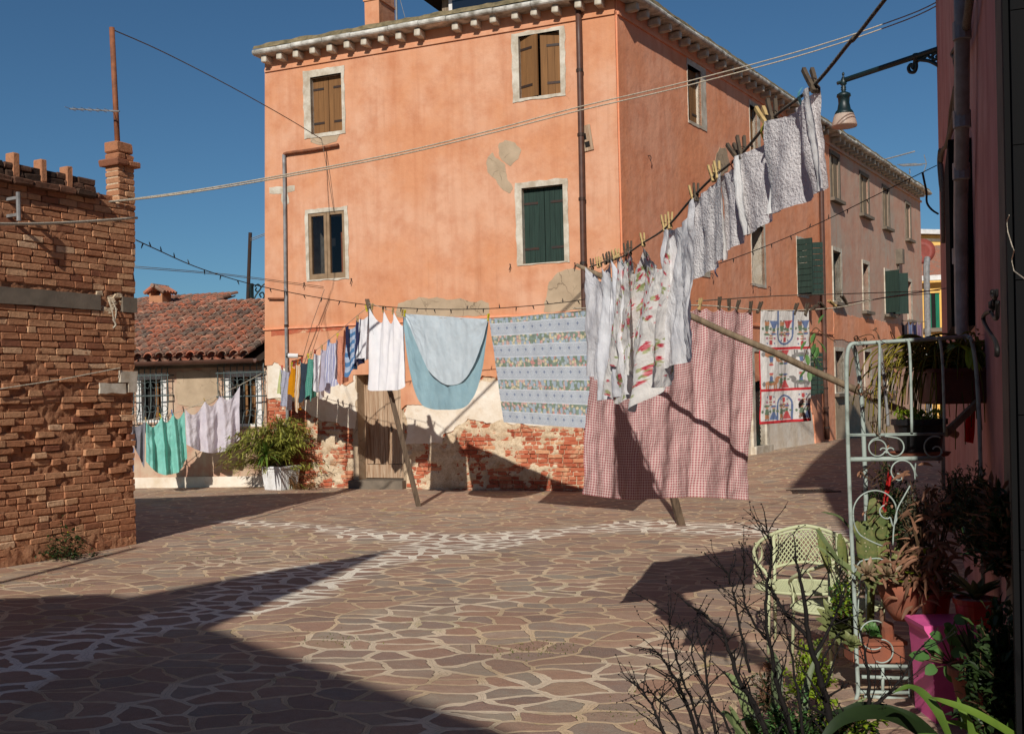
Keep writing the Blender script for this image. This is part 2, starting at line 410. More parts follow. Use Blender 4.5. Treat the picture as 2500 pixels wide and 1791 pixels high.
# ------------------------------------------------------------------ paving material
def paving():
    k = NT('crazy paving of porphyry slabs'); o = k.tc.outputs['Object']; ln = k.attr('lane')
    flat = k.mapping(o, scale=(1, 1, 0))
    w1 = k.n('VectorMath', {0: k.n('VectorMath', {0: k.noise(flat, 1.7, 2, .5, out=1), 1: (.5, .5, .5)}, operation='SUBTRACT'), 3: .34}, operation='SCALE')
    w2 = k.n('VectorMath', {0: k.n('VectorMath', {0: k.noise(flat, 9, 3, .5, out=1), 1: (.5, .5, .5)}, operation='SUBTRACT'), 3: .045}, operation='SCALE')
    p = k.n('VectorMath', {0: k.n('VectorMath', {0: flat, 1: w1}, operation='ADD'), 1: w2}, operation='ADD')
    p = k.mapping(p, scale=(1, 1, 0), rot=(0, 0, R(12)))
    p = k.mapping(p, scale=(.78, 1.12, 0))
    ed = k.vor(p, 4.4, 'DISTANCE_TO_EDGE', 'Distance', 1.0, '2D')
    cc = k.vor(p, 4.4, 'F1', 'Color', 1.0, '2D')
    sx = k.n('SeparateColor', {0: cc}, out=0); sy = k.n('SeparateColor', {0: cc}, out=1); sz = k.n('SeparateColor', {0: cc}, out=2)
    patch = k.mapr(k.noise(flat, .45, 3, .5), .42, .62)
    lane = k.math('MAXIMUM', ln, k.math('MULTIPLY', patch, .25))
    jit = k.mapr(k.noise(flat, 14, 3, .6), .3, .7, -.012, .012)
    thr = k.math('ADD', k.math('ADD', k.mapr(lane, 0, 1, .026, .115), k.math('MULTIPLY', k.mapr(k.noise(flat, 2.6, 3), .35, .65), k.mapr(lane, 0, 1, .045, .055))), jit)
    mort = k.math('SUBTRACT', 1.0, k.mapr(k.math('SUBTRACT', ed, thr), -.006, .008))
    st = k.ramp(sx, [(0, S((123, 107, 98))), (.2, S((152, 123, 105))), (.42, S((168, 131, 109))), (.6, S((141, 119, 109))), (.76, S((159, 147, 129))), (.9, S((129, 121, 112))), (1, S((173, 143, 117)))])
    st = k.mix(k.mapr(sz, .55, 1, 0, .35), st, S((211, 181, 153)))
    st = k.mix(k.mapr(lane, .3, 1, 0, .35), st, S((138, 112, 103)))
    st = k.mix(k.math('MULTIPLY', k.mapr(k.noise(flat, 4.5, 6, .72), .42, .68), .5), st, S((149, 110, 90)))
    st = k.mix(k.math('MULTIPLY', k.mapr(k.noise(k.mapping(flat, loc=(5, 2, 0)), 11, 5, .7), .5, .7), .35), st, S((120, 99, 92)))
    st = k.mix(k.math('MULTIPLY', k.mapr(k.noise(flat, 120, 3, .75), .5, .68), .4), st, S((222, 192, 164)))
    mo = k.mix(k.mapr(lane, .25, .95), k.mix(k.mapr(k.noise(flat, 1.3, 4), .4, .65), S((205, 179, 144)), S((222, 194, 159))), S((245, 235, 216)))
    mo = k.mix(k.math('MULTIPLY', k.mapr(k.noise(flat, 26, 4, .7), .45, .7), .3), mo, S((162, 136, 108)))
    moss = k.math('MULTIPLY', k.mapr(k.noise(flat, .9, 4, .6), .54, .66), k.mapr(k.noise(flat, 12, 3), .42, .56))
    mo = k.mix(k.math('MULTIPLY', k.math('MULTIPLY', moss, k.math('SUBTRACT', 1.0, ln)), .8), mo, S((149, 138, 66)))
    # thin struck lines in the mortar
    l2 = k.math('LESS_THAN', k.math('ABSOLUTE', k.math('SUBTRACT', ed, k.math('MULTIPLY', thr, .25))), .004)
    mo = k.mix(k.math('MULTIPLY', l2, .45), mo, S((96, 82, 66)))
    c = k.mix(mort, st, mo)
    grime = k.mapr(k.noise(flat, .6, 5, .6), .38, .68); c = k.mix(k.math('MULTIPLY', grime, .3), c, S((128, 100, 82)))
    k.base(c, k.mapr(k.noise(flat, 20, 3), .3, .7, .62, .9)); k.b.inputs['Specular IOR Level'].default_value = .28
    h = k.math('ADD', k.math('MULTIPLY', mort, -.5), k.math('ADD', k.math('MULTIPLY', sy, .6), k.math('ADD', k.math('MULTIPLY', k.noise(flat, 16, 5, .6), .3), k.math('MULTIPLY', k.noise(flat, 90, 3, .6), .1))))
    k.bump(h, .026, .8); return k.m
M['paving'] = paving()

# ------------------------------------------------------------------ world and sun
SUN_E, SUN_A = R(32), R(13)
w = bpy.data.worlds.new('World'); sc.world = w; w.use_nodes = True; wt = w.node_tree
bg = wt.nodes['Background']; sky = wt.nodes.new('ShaderNodeTexSky'); sky.sky_type = 'NISHITA'
sky.sun_disc = False; sky.sun_elevation = SUN_E; sky.sun_rotation = math.pi + SUN_A
sky.air_density = 1.0; sky.dust_density = .3; sky.ozone_density = 3.0; sky.altitude = 600
tint = wt.nodes.new('ShaderNodeMix'); tint.data_type = 'RGBA'; tint.blend_type = 'MULTIPLY'; tint.inputs[0].default_value = 1
wt.links.new(sky.outputs[0], tint.inputs[6]); tint.inputs[7].default_value = (.6, .9, 1.04, 1)
wt.links.new(tint.outputs[2], bg.inputs[0]); bg.inputs[1].default_value = .056
sl = bpy.data.lights.new('sun', 'SUN'); sl.energy = 4.3; sl.angle = R(.53); sl.color = (1, .95, .87)
so = bpy.data.objects.new('sun', sl); col.objects.link(so); so.rotation_euler = (math.pi / 2 - SUN_E, 0, -SUN_A); so.location = (0, -10, 20)
sc.view_settings.view_transform = 'Standard'; sc.view_settings.look = 'None'; sc.view_settings.exposure = 0; sc.view_settings.gamma = 1

# ------------------------------------------------------------------ ground
lanes = [[(-300, 1720), (0, 1625), (240, 1560), (480, 1495), (690, 1425), (900, 1370), (1100, 1330), (1340, 1297), (1605, 1283), (1830, 1290), (2100, 1300)],
         [(560, 1272), (642, 1277), (759, 1288), (896, 1309), (1023, 1312)],
         [(380, 1740), (560, 1660), (750, 1610), (930, 1555), (1090, 1480), (1380, 1440)],
         [(760, 1560), (900, 1640), (1130, 1600)], [(1000, 1790), (1250, 1700), (1480, 1660), (1620, 1560), (1700, 1640)], [(-200, 1480), (60, 1430), (330, 1395), (560, 1370)], [(700, 1330), (1000, 1380), (1400, 1400), (1800, 1330), (2000, 1250)], [(1000, 1340), (1250, 1480), (1300, 1640), (1150, 1760)]]
LW = [.42, .28, .30, .2, .22, .22, .8, .5]; LS = [1.0, .95, .5, .45, .5, .45, .30, .25]
lp = [[G(*q) for q in L] for L in lanes]
def laneval(x, y):
    best = 0
    for L, wd, stg in zip(lp, LW, LS):
        for a, b in zip(L, L[1:]):
            d = b - a; l2 = d.x * d.x + d.y * d.y; t = max(0, min(1, ((x - a.x) * d.x + (y - a.y) * d.y) / l2))
            dd = math.hypot(x - a.x - t * d.x, y - a.y - t * d.y)
            ww = wd * (1 + .35 * math.sin(x * 2.1 + y * 1.3))
            if dd < ww * 1.4: best = max(best, stg * min(1, max(0, (ww * 1.4 - dd) / (ww * .35))))
    return best
g = MB(); nx, ny = 150, 230
xs = [-14 + 30 * i / nx for i in range(nx + 1)]; ys = [.5 + 47 * j / ny for j in range(ny + 1)]
lanev = []
for y in ys:
    for x in xs:
        g.add((x, y, gz(x, y) + .012 * fbm((x * .5, y * .5, 0), 3))); lanev.append(laneval(x, y))
for j in range(ny):
    for i in range(nx):
        a = j * (nx + 1) + i; g.face(a, a + 1, a + nx + 2, a + nx + 1)
def outer(pts): return [g.add(p) for p in pts]
go = g.build('ground', M['paving'], smooth=True); tag(go, 'brown crazy paving of irregular stone slabs with pale mortar', 'paving', kind='structure')
at = go.data.attributes.new('lane', 'FLOAT', 'POINT'); at.data.foreach_set('value', lanev)
g2 = MB()
for (x0, x1, y0, y1) in ((-400, -14, -400, 900), (16, 400, -400, 900), (-14, 16, -400, .5), (-14, 16, 47.5, 900)):
    g2.quad((x0, y0, -.03), (x1, y0, -.03), (x1, y1, -.03), (x0, y1, -.03))
tag(g2.build('terrain', M['paving']), 'paved ground beyond the square', 'ground', kind='structure')
# ------------------------------------------------------------------ wall frames
def frame(a, b):
    X = V((b[0] - a[0], b[1] - a[1], 0)).normalized(); Y = V((-X.y, X.x, 0))
    m = Matrix(((X.x, Y.x, 0, a[0]), (X.y, Y.y, 0, a[1]), (0, 0, 1, a[2] if len(a) > 2 else 0), (0, 0, 0, 1)))
    return m
def loc(m, px, py, dy=0.0):
    """pixel -> (s, z) on the wall plane of frame m (dy: plane offset into the wall)"""
    n = V((m[0][1], m[1][1], 0)); p0 = m.translation + n * dy
    q = m.inverted() @ onplane(px, py, p0, n); return q.x, q.z
def rect(m, tl, br, dy=0.0):
    a = loc(m, *tl, dy); b = loc(m, *br, dy); return a[0], b[0], b[1], a[1]     # x0,x1,z0,z1
def rloop(x0, x1, z0, z1): return [(x0, z0), (x1, z0), (x1, z1), (x0, z1)]

A0 = G(656, 1188)
K = V((1.80, A0.y - .42 * (1.80 - A0.x), 0))
FR = frame(A0, K); LF = (K - A0).length
RD = V((.545, .838, 0)).normalized()
RR = frame(K, K + RD)
sP, _ = loc(RR, 2029, 700)
TOP = 8.08
print('facade', A0, K, LF, 'pink side length', sP)

house = thing('pink_house', 'large salmon plastered corner house with white corbelled cornice behind the washing', 'house', mtx=FR)
RL = FR.inverted() @ RR      # right wall frame in house space

def shutters(parent, m, x0, x1, z0, z1, mat, y=.09, hinge=True, ang=(0, 0), boards=3):
    w_ = (x1 - x0) / 2 - .004
    for sgn, xa, an in ((1, x0, ang[0]), (-1, x1, ang[1])):
        b = MB(); bw = w_ / boards
        for i in range(boards):
            b.cur = random.random()
            lo, hi = i * bw + .002, (i + 1) * bw - .002
            b.box(min(sgn * lo, sgn * hi), max(sgn * lo, sgn * hi), 0, .03, z0 + .01, z1 - .01)
        o = b.build('shutter', M[mat], parent, mtx=m @ Matrix.Translation((xa, y, 0)) @ Matrix.Rotation(R(-an * sgn), 4, 'Z'))
        if hinge:
            for zz in (z0 + (z1 - z0) * .2, z0 + (z1 - z0) * .8):
                h = MB(); h.box(min(0, sgn * w_ * .7), max(0, sgn * w_ * .7), -.008, 0, zz - .02, zz + .02)
                hh = h.build('hinge', M['iron'], o)

def stone_frame(parent, m, outer, inner, y0=-.035, mat='stone', depth=.2):
    ox0, ox1, oz0, oz1 = outer; ix0, ix1, iz0, iz1 = inner
    b = MB()
    b.plate([rough_loop(rloop(ox0, ox1, oz0, oz1), .018, .07, ox0 * 7 + oz0), rloop(ix0, ix1, iz0, iz1)[::-1]], y0, .03)
    # reveals
    for (xa, za), (xb, zb) in zip(rloop(ix0, ix1, iz0, iz1), rloop(ix0, ix1, iz0, iz1)[1:] + rloop(ix0, ix1, iz0, iz1)[:1]):
        b.quad((xa, y0 + .001, za), (xb, y0 + .001, zb), (xb, depth, zb), (xa, depth, za))
    return b.build('frame', M[mat], parent, mtx=m)

def window(parent, m, otl, obr, itl, ibr, kind, y0=-.035, depth=.2, ang=(0, 0), name='window', fm='stone'):
    o = rect(m, otl, obr, y0); i = rect(m, itl, ibr, y0)
    root = MB(); root.quad((i[0], depth, i[2]), (i[1], depth, i[2]), (i[1], depth, i[3]), (i[0], depth, i[3]))
    wn = root.build(name, M['dark'], parent, mtx=m)
    I4 = Matrix.Identity(4)
    stone_frame(wn, I4, o, i, y0, fm, depth)
    return wn, o, i

# ---- front facade openings
W1 = ((739, 176), (844, 326), (757, 190), (836, 318))
W2 = ((1248, 84), (1382, 233), (1265, 90), (1369, 227))
W3 = ((744, 513), (853, 680), (752, 522), (844, 677))
W4 = ((1257, 447), (1390, 639), (1273, 460), (1378, 637))
DOOR = ((881, 902), (990, 1184), (895, 915), (984, 1176))
dx0, dx1, dz0, dz1 = rect(FR, (871, 915), (985, 1172), 0)
def irect(m, Wn): return rect(m, Wn[2], Wn[3], -.035)
hl = lambda r: rloop(*r)[::-1]
holes = [irect(FR, q) for q in (W1, W2, W3, W4)]
# pink coat with an irregular torn lower edge
low = [loc(FR, *q) for q in ((657, 891), (672, 884), (690, 898), (730, 915), (775, 928), (815, 932), (842, 940), (866, 928))]
right_low = [loc(FR, *q) for q in ((991, 990), (1010, 986), (1060, 996), (1120, 965), (1154, 942), (1180, 914), (1205, 920), (1260, 935), (1330, 925), (1420, 940))]
edgeL = rough_loop(low, .045, .05, 3, False) + [low[-1]]
edgeR = rough_loop(right_low, .045, .05, 8, False) + [right_low[-1], (LF, right_low[-1][1])]
pd = loc(FR, 991, 990)
XT = loc(FR, 648, 181, -.03)[0]
outline = [(XT, TOP)] + [(0, edgeL[0][1])] + edgeL + [(dx0 - .07, edgeL[-1][1] - .02), (dx0 - .06, dz1 + .002), (dx1 + .0, dz1 + .002), (dx1 + .002, pd[1] - .06)] + edgeR + [(LF, TOP)]
b = MB(); b.plate([outline] + [hl(h) for h in holes], -.032, .02)
b.build('plaster_coat', M['pink'], house)
# wall body: brick core behind everything
b = MB(); core = [(0, -.3), (dx0, -.3), (dx0, dz1), (dx1, dz1), (dx1, -.3), (LF, -.3), (LF, TOP), (XT, TOP)]
b.plate([core] + [hl(h) for h in holes], .03, .5)
b.quad((0, .03, -.3), (0, 8, -.3), (XT, 8, TOP), (XT, .03, TOP))
b.build('wall', M['mortar'], house)
b = MB(); b.quad((-.004, -.03, 0), (-.004, 8, 0), (XT - .004, 8, TOP), (XT - .004, -.03, TOP)); b.build('side_wall', M['pink'], house)
# white plaster layer
lw = [loc(FR, *q) for q in ((657, 880), (870, 880), (870, 1046), (830, 1034), (796, 1028), (760, 1010), (720, 985), (690, 968), (657, 968))]
rw = [loc(FR, *q) for q in ((993, 960), (1420, 900), (1420, 1030), (1330, 1040), (1260, 1034), (1224, 1027), (1191, 1030), (1146, 1022), (1117, 1038), (1087, 1060), (1076, 1086), (1030, 1084), (993, 1082))]
lw[0] = (.0, lw[0][1]); lw[-1] = (0, lw[-1][1])
for L, sd in ((lw, 2), (rw, 5)):
    b = MB(); b.plate([rough_loop(L[::-1], .05, .045, sd)], -.018, .02); b.build('white_plaster_patch', M['white_plaster'], house)
# exposed bricks
def bricks(name, m, parent, x0, x1, z0, z1, mat, hole=None, course=.073, L=.26, depth=(-.004, .004), jit=.004, face=-.002, back=.06, skip=None, gap=.011, seed=1, prot=None, lean=0.0):
    rnd = random.Random(seed); b = MB(); z = z0; r = 0
    x1b = x1
    while z < z1:
        x = x0 - rnd.uniform(0, L); x1 = x1b + lean * max(0, z)
        while x < x1:
            l = L * rnd.choice((1, 1, .95, .5, .9, .7)) ; xa, xb = max(x, x0), min(x + l, x1); x += l
            if xb - xa < .05: continue
            if hole and xb > hole[0] and xa < hole[1] and z < hole[2]: continue
            if skip and skip(xa, xb, z, rnd): continue
            b.cur = min(1, max(0, rnd.gauss(.5, .24)))
            d = rnd.uniform(*depth) + (prot(.5 * (xa + xb), z, rnd) if prot else 0)
            b.rbox(xa + gap / 2, xb - gap / 2, face + d, back, z + gap / 2, z + course - gap / 2, rnd.uniform(.003, .008), jit)
        z += course; r += 1
    return b.build(name, M[mat], parent, mtx=m)
I4 = Matrix.Identity(4)
bricks('brickwork', I4, house, .0, LF, -.05, 2.05, 'brickbase', (dx0 - .03, dx1 + .03, dz1), depth=(-.008, .006), face=.004)
b = MB(); nxm, nzm = 260, 84                              # lumpy mortar that partly covers the bricks
ids = {}
for j in range(nzm + 1):
    for i in range(nxm + 1):
        x = LF * i / nxm; z = -.1 + 2.2 * j / nzm
        f = fbm((x * 1.9, z * 2.3, 5.5), 6) + .55 * fbm((x * 8, z * 12, 1.5), 5)
        amt = -.02 if x < dx0 else .12
        if x > 3.0: amt += .10
        if x > 4.9: amt += .06
        if z < .5: amt -= .10
        yy = .016 - .030 * max(-.6, min(1.1, (f + amt - .12) * 2.2))
        yy -= .012 * max(0, min(1, (.28 - z) / .25))
        ids[i, j] = b.add((x, yy, z))
for j in range(nzm):
    for i in range(nxm):
        x = LF * (i + .5) / nxm; z = -.1 + 2.2 * (j + .5) / nzm
        if dx0 - .02 < x < dx1 + .02 and z < dz1: continue
        b.face(ids[i, j], ids[i + 1, j], ids[i + 1, j + 1], ids[i, j + 1])
b.build('mortar', M['mortar'], house, smooth=True)
# door
b = MB(); nb = 9
for i in range(nb):
    b.cur = random.random(); xa = dx0 + (dx1 - dx0) * i / nb; xb = dx0 + (dx1 - dx0) * (i + 1) / nb
    b.box(xa + .002, xb - .002, .26 + random.uniform(-.008, .004), .30, dz0 + .27, dz1 - .02)
dr = b.build('door', M['door_wood'], house)
b = MB()
for xa, xb in ((dx0, dx0 + .03), ((dx0 + dx1) / 2 - .02, (dx0 + dx1) / 2 + .02), (dx1 - .03, dx1)): b.box(xa, xb, .24, .262, dz0 + .02, dz1 - .02)
b.box(dx0 + .03, dx1 - .03, .245, .27, dz0 + .02, dz0 + .26)
b.build('door_rail', M['door_wood'], dr)
b = MB(); b.box(dx0 - .1, dx0 + .004, -.012, .34, 0, dz1); b.box(dx1 - .004, dx1 + .05, .02, .34, 0, dz1); b.box(dx0 + .004, dx1 - .004, .02, .34, dz1 - .01, dz1 + .06)
b.build('door_reveal', M['cement'], house)
b = MB(); b.box(dx0 - .16, dx1 + .04, -.12, .3, -.05, dz0 + .0); b.build('doorstep', M['stone_grey'], house)
b = MB(); b.box((dx0 + dx1) / 2 + .08, (dx0 + dx1) / 2 + .11, .225, .245, 1.0, 1.08); b.build('lock', M['iron'], dr)

# windows
def fwin(Wn, depth=.2, fm='stone'):
    o = rect(FR, Wn[0], Wn[1], -.04); i = rect(FR, Wn[2], Wn[3], -.04)
    r = MB(); r.quad((i[0], depth, i[2]), (i[1], depth, i[2]), (i[1], depth, i[3]), (i[0], depth, i[3]))
    wn = r.build('window', M['dark'], house); stone_frame(wn, I4, o, i, -.045, fm, depth)
    return wn, i
wn, i = fwin(W1); shutters(wn, I4, *i, 'shutter_brown', .06)
wn, i = fwin(W2); shutters(wn, I4, *i, 'shutter_brown', .05, ang=(20, 9))
wn, i = fwin(W4); shutters(wn, I4, *i, 'shutter_green', .06, boards=4)
wn, i = fwin(W3, .5)
b = MB()
for k_, (xa, xb) in enumerate(((i[0], (i[0] + i[1]) / 2 - .004), ((i[0] + i[1]) / 2 + .004, i[1]))):
    z0, z1 = i[2] + .0, i[3]; t = .055
    b.box(xa, xa + t, -.03, .03, z0, z1); b.box(xb - t, xb, -.03, .03, z0, z1); b.box(xa + t, xb - t, -.03, .03, z1 - t, z1); b.box(xa + t, xb - t, -.03, .03, z0, z0 + t * 1.8)
sash = b.build('sash', M['window_frame'], wn)
b = MB(); b.quad((i[0] + .05, 0, i[2] + .05), (i[1] - .05, 0, i[2] + .05), (i[1] - .05, 0, i[3] - .05), (i[0] + .05, 0, i[3] - .05))
gm = NT('clear window glass'); gl = gm.t.nodes.new('ShaderNodeBsdfGlossy'); gl.inputs['Roughness'].default_value = .02; tr = gm.t.nodes.new('ShaderNodeBsdfTransparent'); tr.inputs[0].default_value = (.8, .82, .84, 1)
fr = gm.t.nodes.new('ShaderNodeFresnel'); mx = gm.t.nodes.new('ShaderNodeMixShader'); ad = gm.math('ADD', fr.outputs[0], .0)
gm.t.links.new(ad, mx.inputs[0]); gm.t.links.new(tr.outputs[0], mx.inputs[1]); gm.t.links.new(gl.outputs[0], mx.inputs[2]); gm.t.links.new(mx.outputs[0], gm.out.inputs[0])
b.build('pane', gm.m, wn)
b = MB(); wd = i[1] - i[0]
for f0, f1 in ((.28, .40), (.72, .82)): b.box(i[0] + wd * f0, i[0] + wd * f1, .18, .2, i[2] + .03, i[3] - .35)
b.build('curtain', M['curtain'], wn)
b = MB()
for q in range(14): b.box(i[0] + wd * .42, i[0] + wd * (.46 + .03 * (q % 2)), .12, .13, i[3] - .3 - q * .05, i[3] - .26 - q * .05)
b.build('lace_curtain', M['white_paint'], wn)

# cornice, front and side
zf = loc(FR, 648, 181, -.04)[1]
zf = .5 * (zf + loc(FR, 1400, 37, -.04)[1]); print('frieze z', zf, TOP)
def cornice(m, L, mods, xs0=0.0, lichen='lichen', ov=.28, left_end=.22, right_end=0.0, zf=zf, stonem='stone_dirty', parent=None, side=False):
    a = xs0 - left_end; e = L + right_end
    b = MB(); b.box(xs0, L, -.06, .02, zf - .035, zf + .02); b.build('frieze_fillet', M['pinkside' if side else 'pink'] if parent is house else M['greyplaster'], parent, mtx=m)
    # white rolled eave stone made of separate lengths
    b = MB(); x = a
    while x < e:
        l = min(random.uniform(.5, .9), e - x); dz = random.uniform(-.012, .012); n = 8
        prof = [(.0, .0)] + [(-ov - .055 * math.cos(t) * 0 - .05 * math.sin(t * math.pi / 6), .0 + .1 * (1 - math.cos(t * math.pi / 6)) * .5) for t in range(7)] + [(.0, .1)]
        rings = [[b.add((xx, py, zf + .225 + pz + dz)) for py, pz in prof] for xx in (x + .004, x + l - .004)]
        for q in range(len(prof)):
            b.face(rings[0][q], rings[1][q], rings[1][(q + 1) % len(prof)], rings[0][(q + 1) % len(prof)])
        b.f.append(tuple(rings[0])); b.f.append(tuple(rings[1][::-1])); x += l
    b.build('cornice', M[stonem], parent, mtx=m)
    b = MB(); n = int((e - a) / .09); top = []; bot = []
    for q in range(n + 1):
        x = a + (e - a) * q / n; nz = .025 * fbm((x * 3, 1, 2 + L), 4)
        top.append((b.add((x, -ov - .02 + .02 * fbm((x * 5, 3, 3), 3), zf + .328)), b.add((x, -ov + .03, zf + .42 + nz)), b.add((x, .1, zf + .47 + nz)), b.add((x, 1.6, zf + .80 + nz))))
    for q in range(n):
        for r in range(3): b.face(top[q][r], top[q + 1][r], top[q + 1][r + 1], top[q][r + 1])
    b.build('eave_edge', M[lichen], parent, mtx=m, smooth=False)
    first = None
    for x in mods:
        if first is None:
            b = MB(); b.rbox(-.055, .055, -.24, .02, 0, .13, .012, .004); first = b.build('modillion', M['stone'], parent, mtx=m @ Matrix.Translation((x, 0, zf + .09)))
        else:
            c = first.copy(); col.objects.link(c); c.parent = parent
            c.matrix_local = m @ Matrix.Translation((x, random.uniform(-.01, .02), zf + .09 + random.uniform(-.008, .008))) @ Matrix.Rotation(random.uniform(-.06, .06), 4, 'Y')
mx_front = [loc(FR, 600 + q / 2.709, 150, -.2)[0] for q in (125, 225, 332, 445, 557, 672, 783, 898, 1012, 1137, 1385, 1510, 1637, 1780, 1905, 2045, 2190, 2320, 2430)]
# pixel columns were read along the sloping eave: convert with the row of the eave
mx_front = []
for q in (125, 225, 332, 445, 557, 672, 783, 898, 1012, 1137, 1385, 1510, 1637, 1780, 1905, 2045, 2200, 2330):
    px = 600 + q / 2.709; py = 160 - (px - 646) * .182; mx_front.append(loc(FR, px, py, -.2)[0])
cornice(I4, LF, mx_front, parent=house, right_end=.3, left_end=.08, xs0=XT)
mods_r = [.35 + .42 * q for q in range(int((sP - .3) / .42))]
cornice(RL, sP, mods_r, parent=house, left_end=0.05, side=True)
# right wall of the pink house
Wr = {'a': ((1675.8, 138), (1725, 322), (1677, 156), (1713, 309)),
      'b': ((1828, 243), (1857, 388), (1829, 255), (1850, 378)),
      'c': ((1698, 500), (1733, 678), (1700, 512), (1724, 668)),
      'd': ((1832, 535), (1870.5, 704), (1833.5, 545), (1867, 697)),
      'e': ((1943, 575), (1975, 729), (1944, 584), (1971, 722)),
      'f': ((1972, 852), (1990, 966), (1973, 860), (1988, 962))}
dr_r = rect(RR, (1836, 858), (1868, 1085), 0)
hr = [rect(RR, q[2], q[3], -.03) for q in Wr.values()]
low_r = [loc(RR, *q) for q in ((1560, 950), (1700, 960), (1830, 930), (1885, 920), (1905, 928), (1950, 945), (1975, 975), (1984, 1020), (1990, 1072))]
b = MB()
out = [(0, TOP), (0, 1.75)] + [(q[0], q[1]) for q in low_r]
out = [(0, TOP), (0, low_r[0][1])] + rough_loop(low_r, .06, .08, 4, False) + [(loc(RR, 1990, 1075)[0], .1), (sP, .1), (sP, TOP)]
b.plate([out] + [hl(h) for h in hr], -.03, .02); b.build('side_plaster_coat', M['pinkside'], house, mtx=RL)
b = MB(); b.plate([rloop(0, sP, -.3, TOP)] + [hl(h) for h in hr] + [hl(dr_r)], .0, .4); b.build('side_wall_core', M['white_plaster'], house, mtx=RL)
for key, Wn in Wr.items():
    dep = .3 if key in 'cd' else .16
    o = rect(RR, Wn[0], Wn[1], -.03); i = rect(RR, Wn[2], Wn[3], -.03)
    r = MB(); r.quad((i[0], dep, i[2]), (i[1], dep, i[2]), (i[1], dep, i[3]), (i[0], dep, i[3]))
    wn = r.build('window', M['dark' if key not in 'cd' else 'white_paint'], house, mtx=RL); stone_frame(wn, I4, o, i, -.042, 'stone', dep)
    if key in 'ab': shutters(wn, I4, *i, 'shutter_brown', .07)
    if key == 'd':
        b = MB(); b.box(i[0] + .02, i[0] + .1, .16, .24, i[2], i[3]); b.build('sash', M['white_paint'], wn)
    if key in 'ef':
        wd = (i[1] - i[0]) / 2
        for sgn, xa, an in ((1, i[0], 96), (-1, i[1], 118)):
            b = MB(); nb = 9; hh = (i[3] - i[2]) / nb
            for q in range(nb):
                b.cur = random.random(); b.box(min(0, sgn * wd), max(0, sgn * wd), -.02, .02, i[2] + q * hh + .006, i[2] + (q + 1) * hh - .006)
            b.build('shutter', M['shutter_green'], wn, mtx=Matrix.Translation((xa, -.05, 0)) @ Matrix.Rotation(R(-an * sgn), 4, 'Z'))
        b = MB(); b.box(i[0] + .08, i[0] + .14, .1, .15, i[2], i[3]); b.build('sash', M['white_paint'], wn)
# side door with diamond lattice
b = MB(); b.box(dr_r[0], dr_r[1], .1, .14, dr_r[2], dr_r[3]); sd = b.build('door', M['shutter_green'], house, mtx=RL)
b = MB(); n = 9; dw = dr_r[1] - dr_r[0]; dh = dr_r[3] - dr_r[2]
for q in range(-24, 30):
    for sg in (1, -1):
        za = dr_r[2] + q * .09; pts = [V((dr_r[0], .09, za)), V((dr_r[1], .09, za + sg * dw))]
        b.tube(pts, .009, 4) if dr_r[2] < za < dr_r[3] - dw and (sg > 0 or za - dw > dr_r[2]) else None
b.build('lattice', M['iron'], sd)
b = MB(); b.box(dr_r[0] - .2, dr_r[1] + .2, -.12, .1, dr_r[2] - .3, dr_r[2]); b.build('doorstep', M['stone'], house, mtx=RL)
b = MB(); b.box(dr_r[1], dr_r[1] + .18, -.05, .1, dr_r[2], dr_r[3]); b.box(dr_r[0] - .16, dr_r[0], -.05, .1, dr_r[2], dr_r[3]); b.box(dr_r[0] - .16, dr_r[1] + .18, -.05, .1, dr_r[3], dr_r[3] + .16); b.build('door_frame', M['stone'], house, mtx=RL)
# string courses
sc_z = loc(FR, 661, 803)[1]; sc_z = .5 * (sc_z + loc(FR, 850, 793)[1])
for m, L, s0 in ((I4, LF, .0), (RL, sP, .0)):
    b = MB(); x = s0
    while x < L:
        l = random.uniform(.3, .8); b.plate([rough_loop(rloop(x, min(x + l, L), sc_z - .02, sc_z + .012), .006, .05, x)], -.062, 0); x += l
    b.build('string_course', M['pinkside'], house, mtx=m)
def patch(m, pts, y=-.036, mat='cement', amp=.03, name='cement_patch', sd=0):
    b = MB(); b.plate([rough_loop(pts, amp, .016, sd)], y, .0); return b.build(name, M[mat], house, mtx=m)
def pxs(fr_, L, ox=600, oy=0, s=2.709): return [loc(fr_, ox + x / s, oy + y / s, -.035) for x, y in L]
ccw = lambda L: L[::-1]
patch(I4, ccw(pxs(FR, [(1675, 940), (1720, 925), (1785, 945), (1815, 1000), (1800, 1060), (1775, 1075), (1745, 1095), (1700, 1050), (1668, 1010)])), sd=1)
patch(I4, ccw(pxs(FR, [(1600, 1035), (1630, 1005), (1660, 1050), (1715, 1090), (1730, 1180), (1770, 1250), (1750, 1285), (1700, 1260), (1650, 1190), (1595, 1140), (1585, 1080)])), sd=2)
patch(I4, ccw(pxs(FR, [(990, 575), (1010, 520), (1060, 495), (1110, 490), (1150, 470), (1210, 490), (1260, 470), (1330, 495), (1420, 480), (1490, 510), (1560, 495), (1605, 510), (1610, 590), (1500, 600), (1000, 605)], 600, 550)), amp=.02, sd=3)
patch(I4, ccw(pxs(FR, [(1975, 530), (1990, 440), (2010, 370), (2060, 310), (2120, 290), (2170, 285), (2260, 300), (2300, 420), (2300, 560), (1970, 575)], 600, 550)), amp=.02, sd=4)
patch(I4, ccw(pxs(FR, [(425, 905), (520, 895), (620, 890), (600, 935), (530, 960), (470, 955), (430, 940)])), amp=.015, sd=5)
patch(I4, ccw(pxs(FR, [(155, 1240), (322, 1228), (325, 1260), (278, 1275), (285, 1340), (250, 1370), (232, 1330), (240, 1285), (158, 1280)])), mat='stone', amp=.015, sd=6, name='bare_patch')
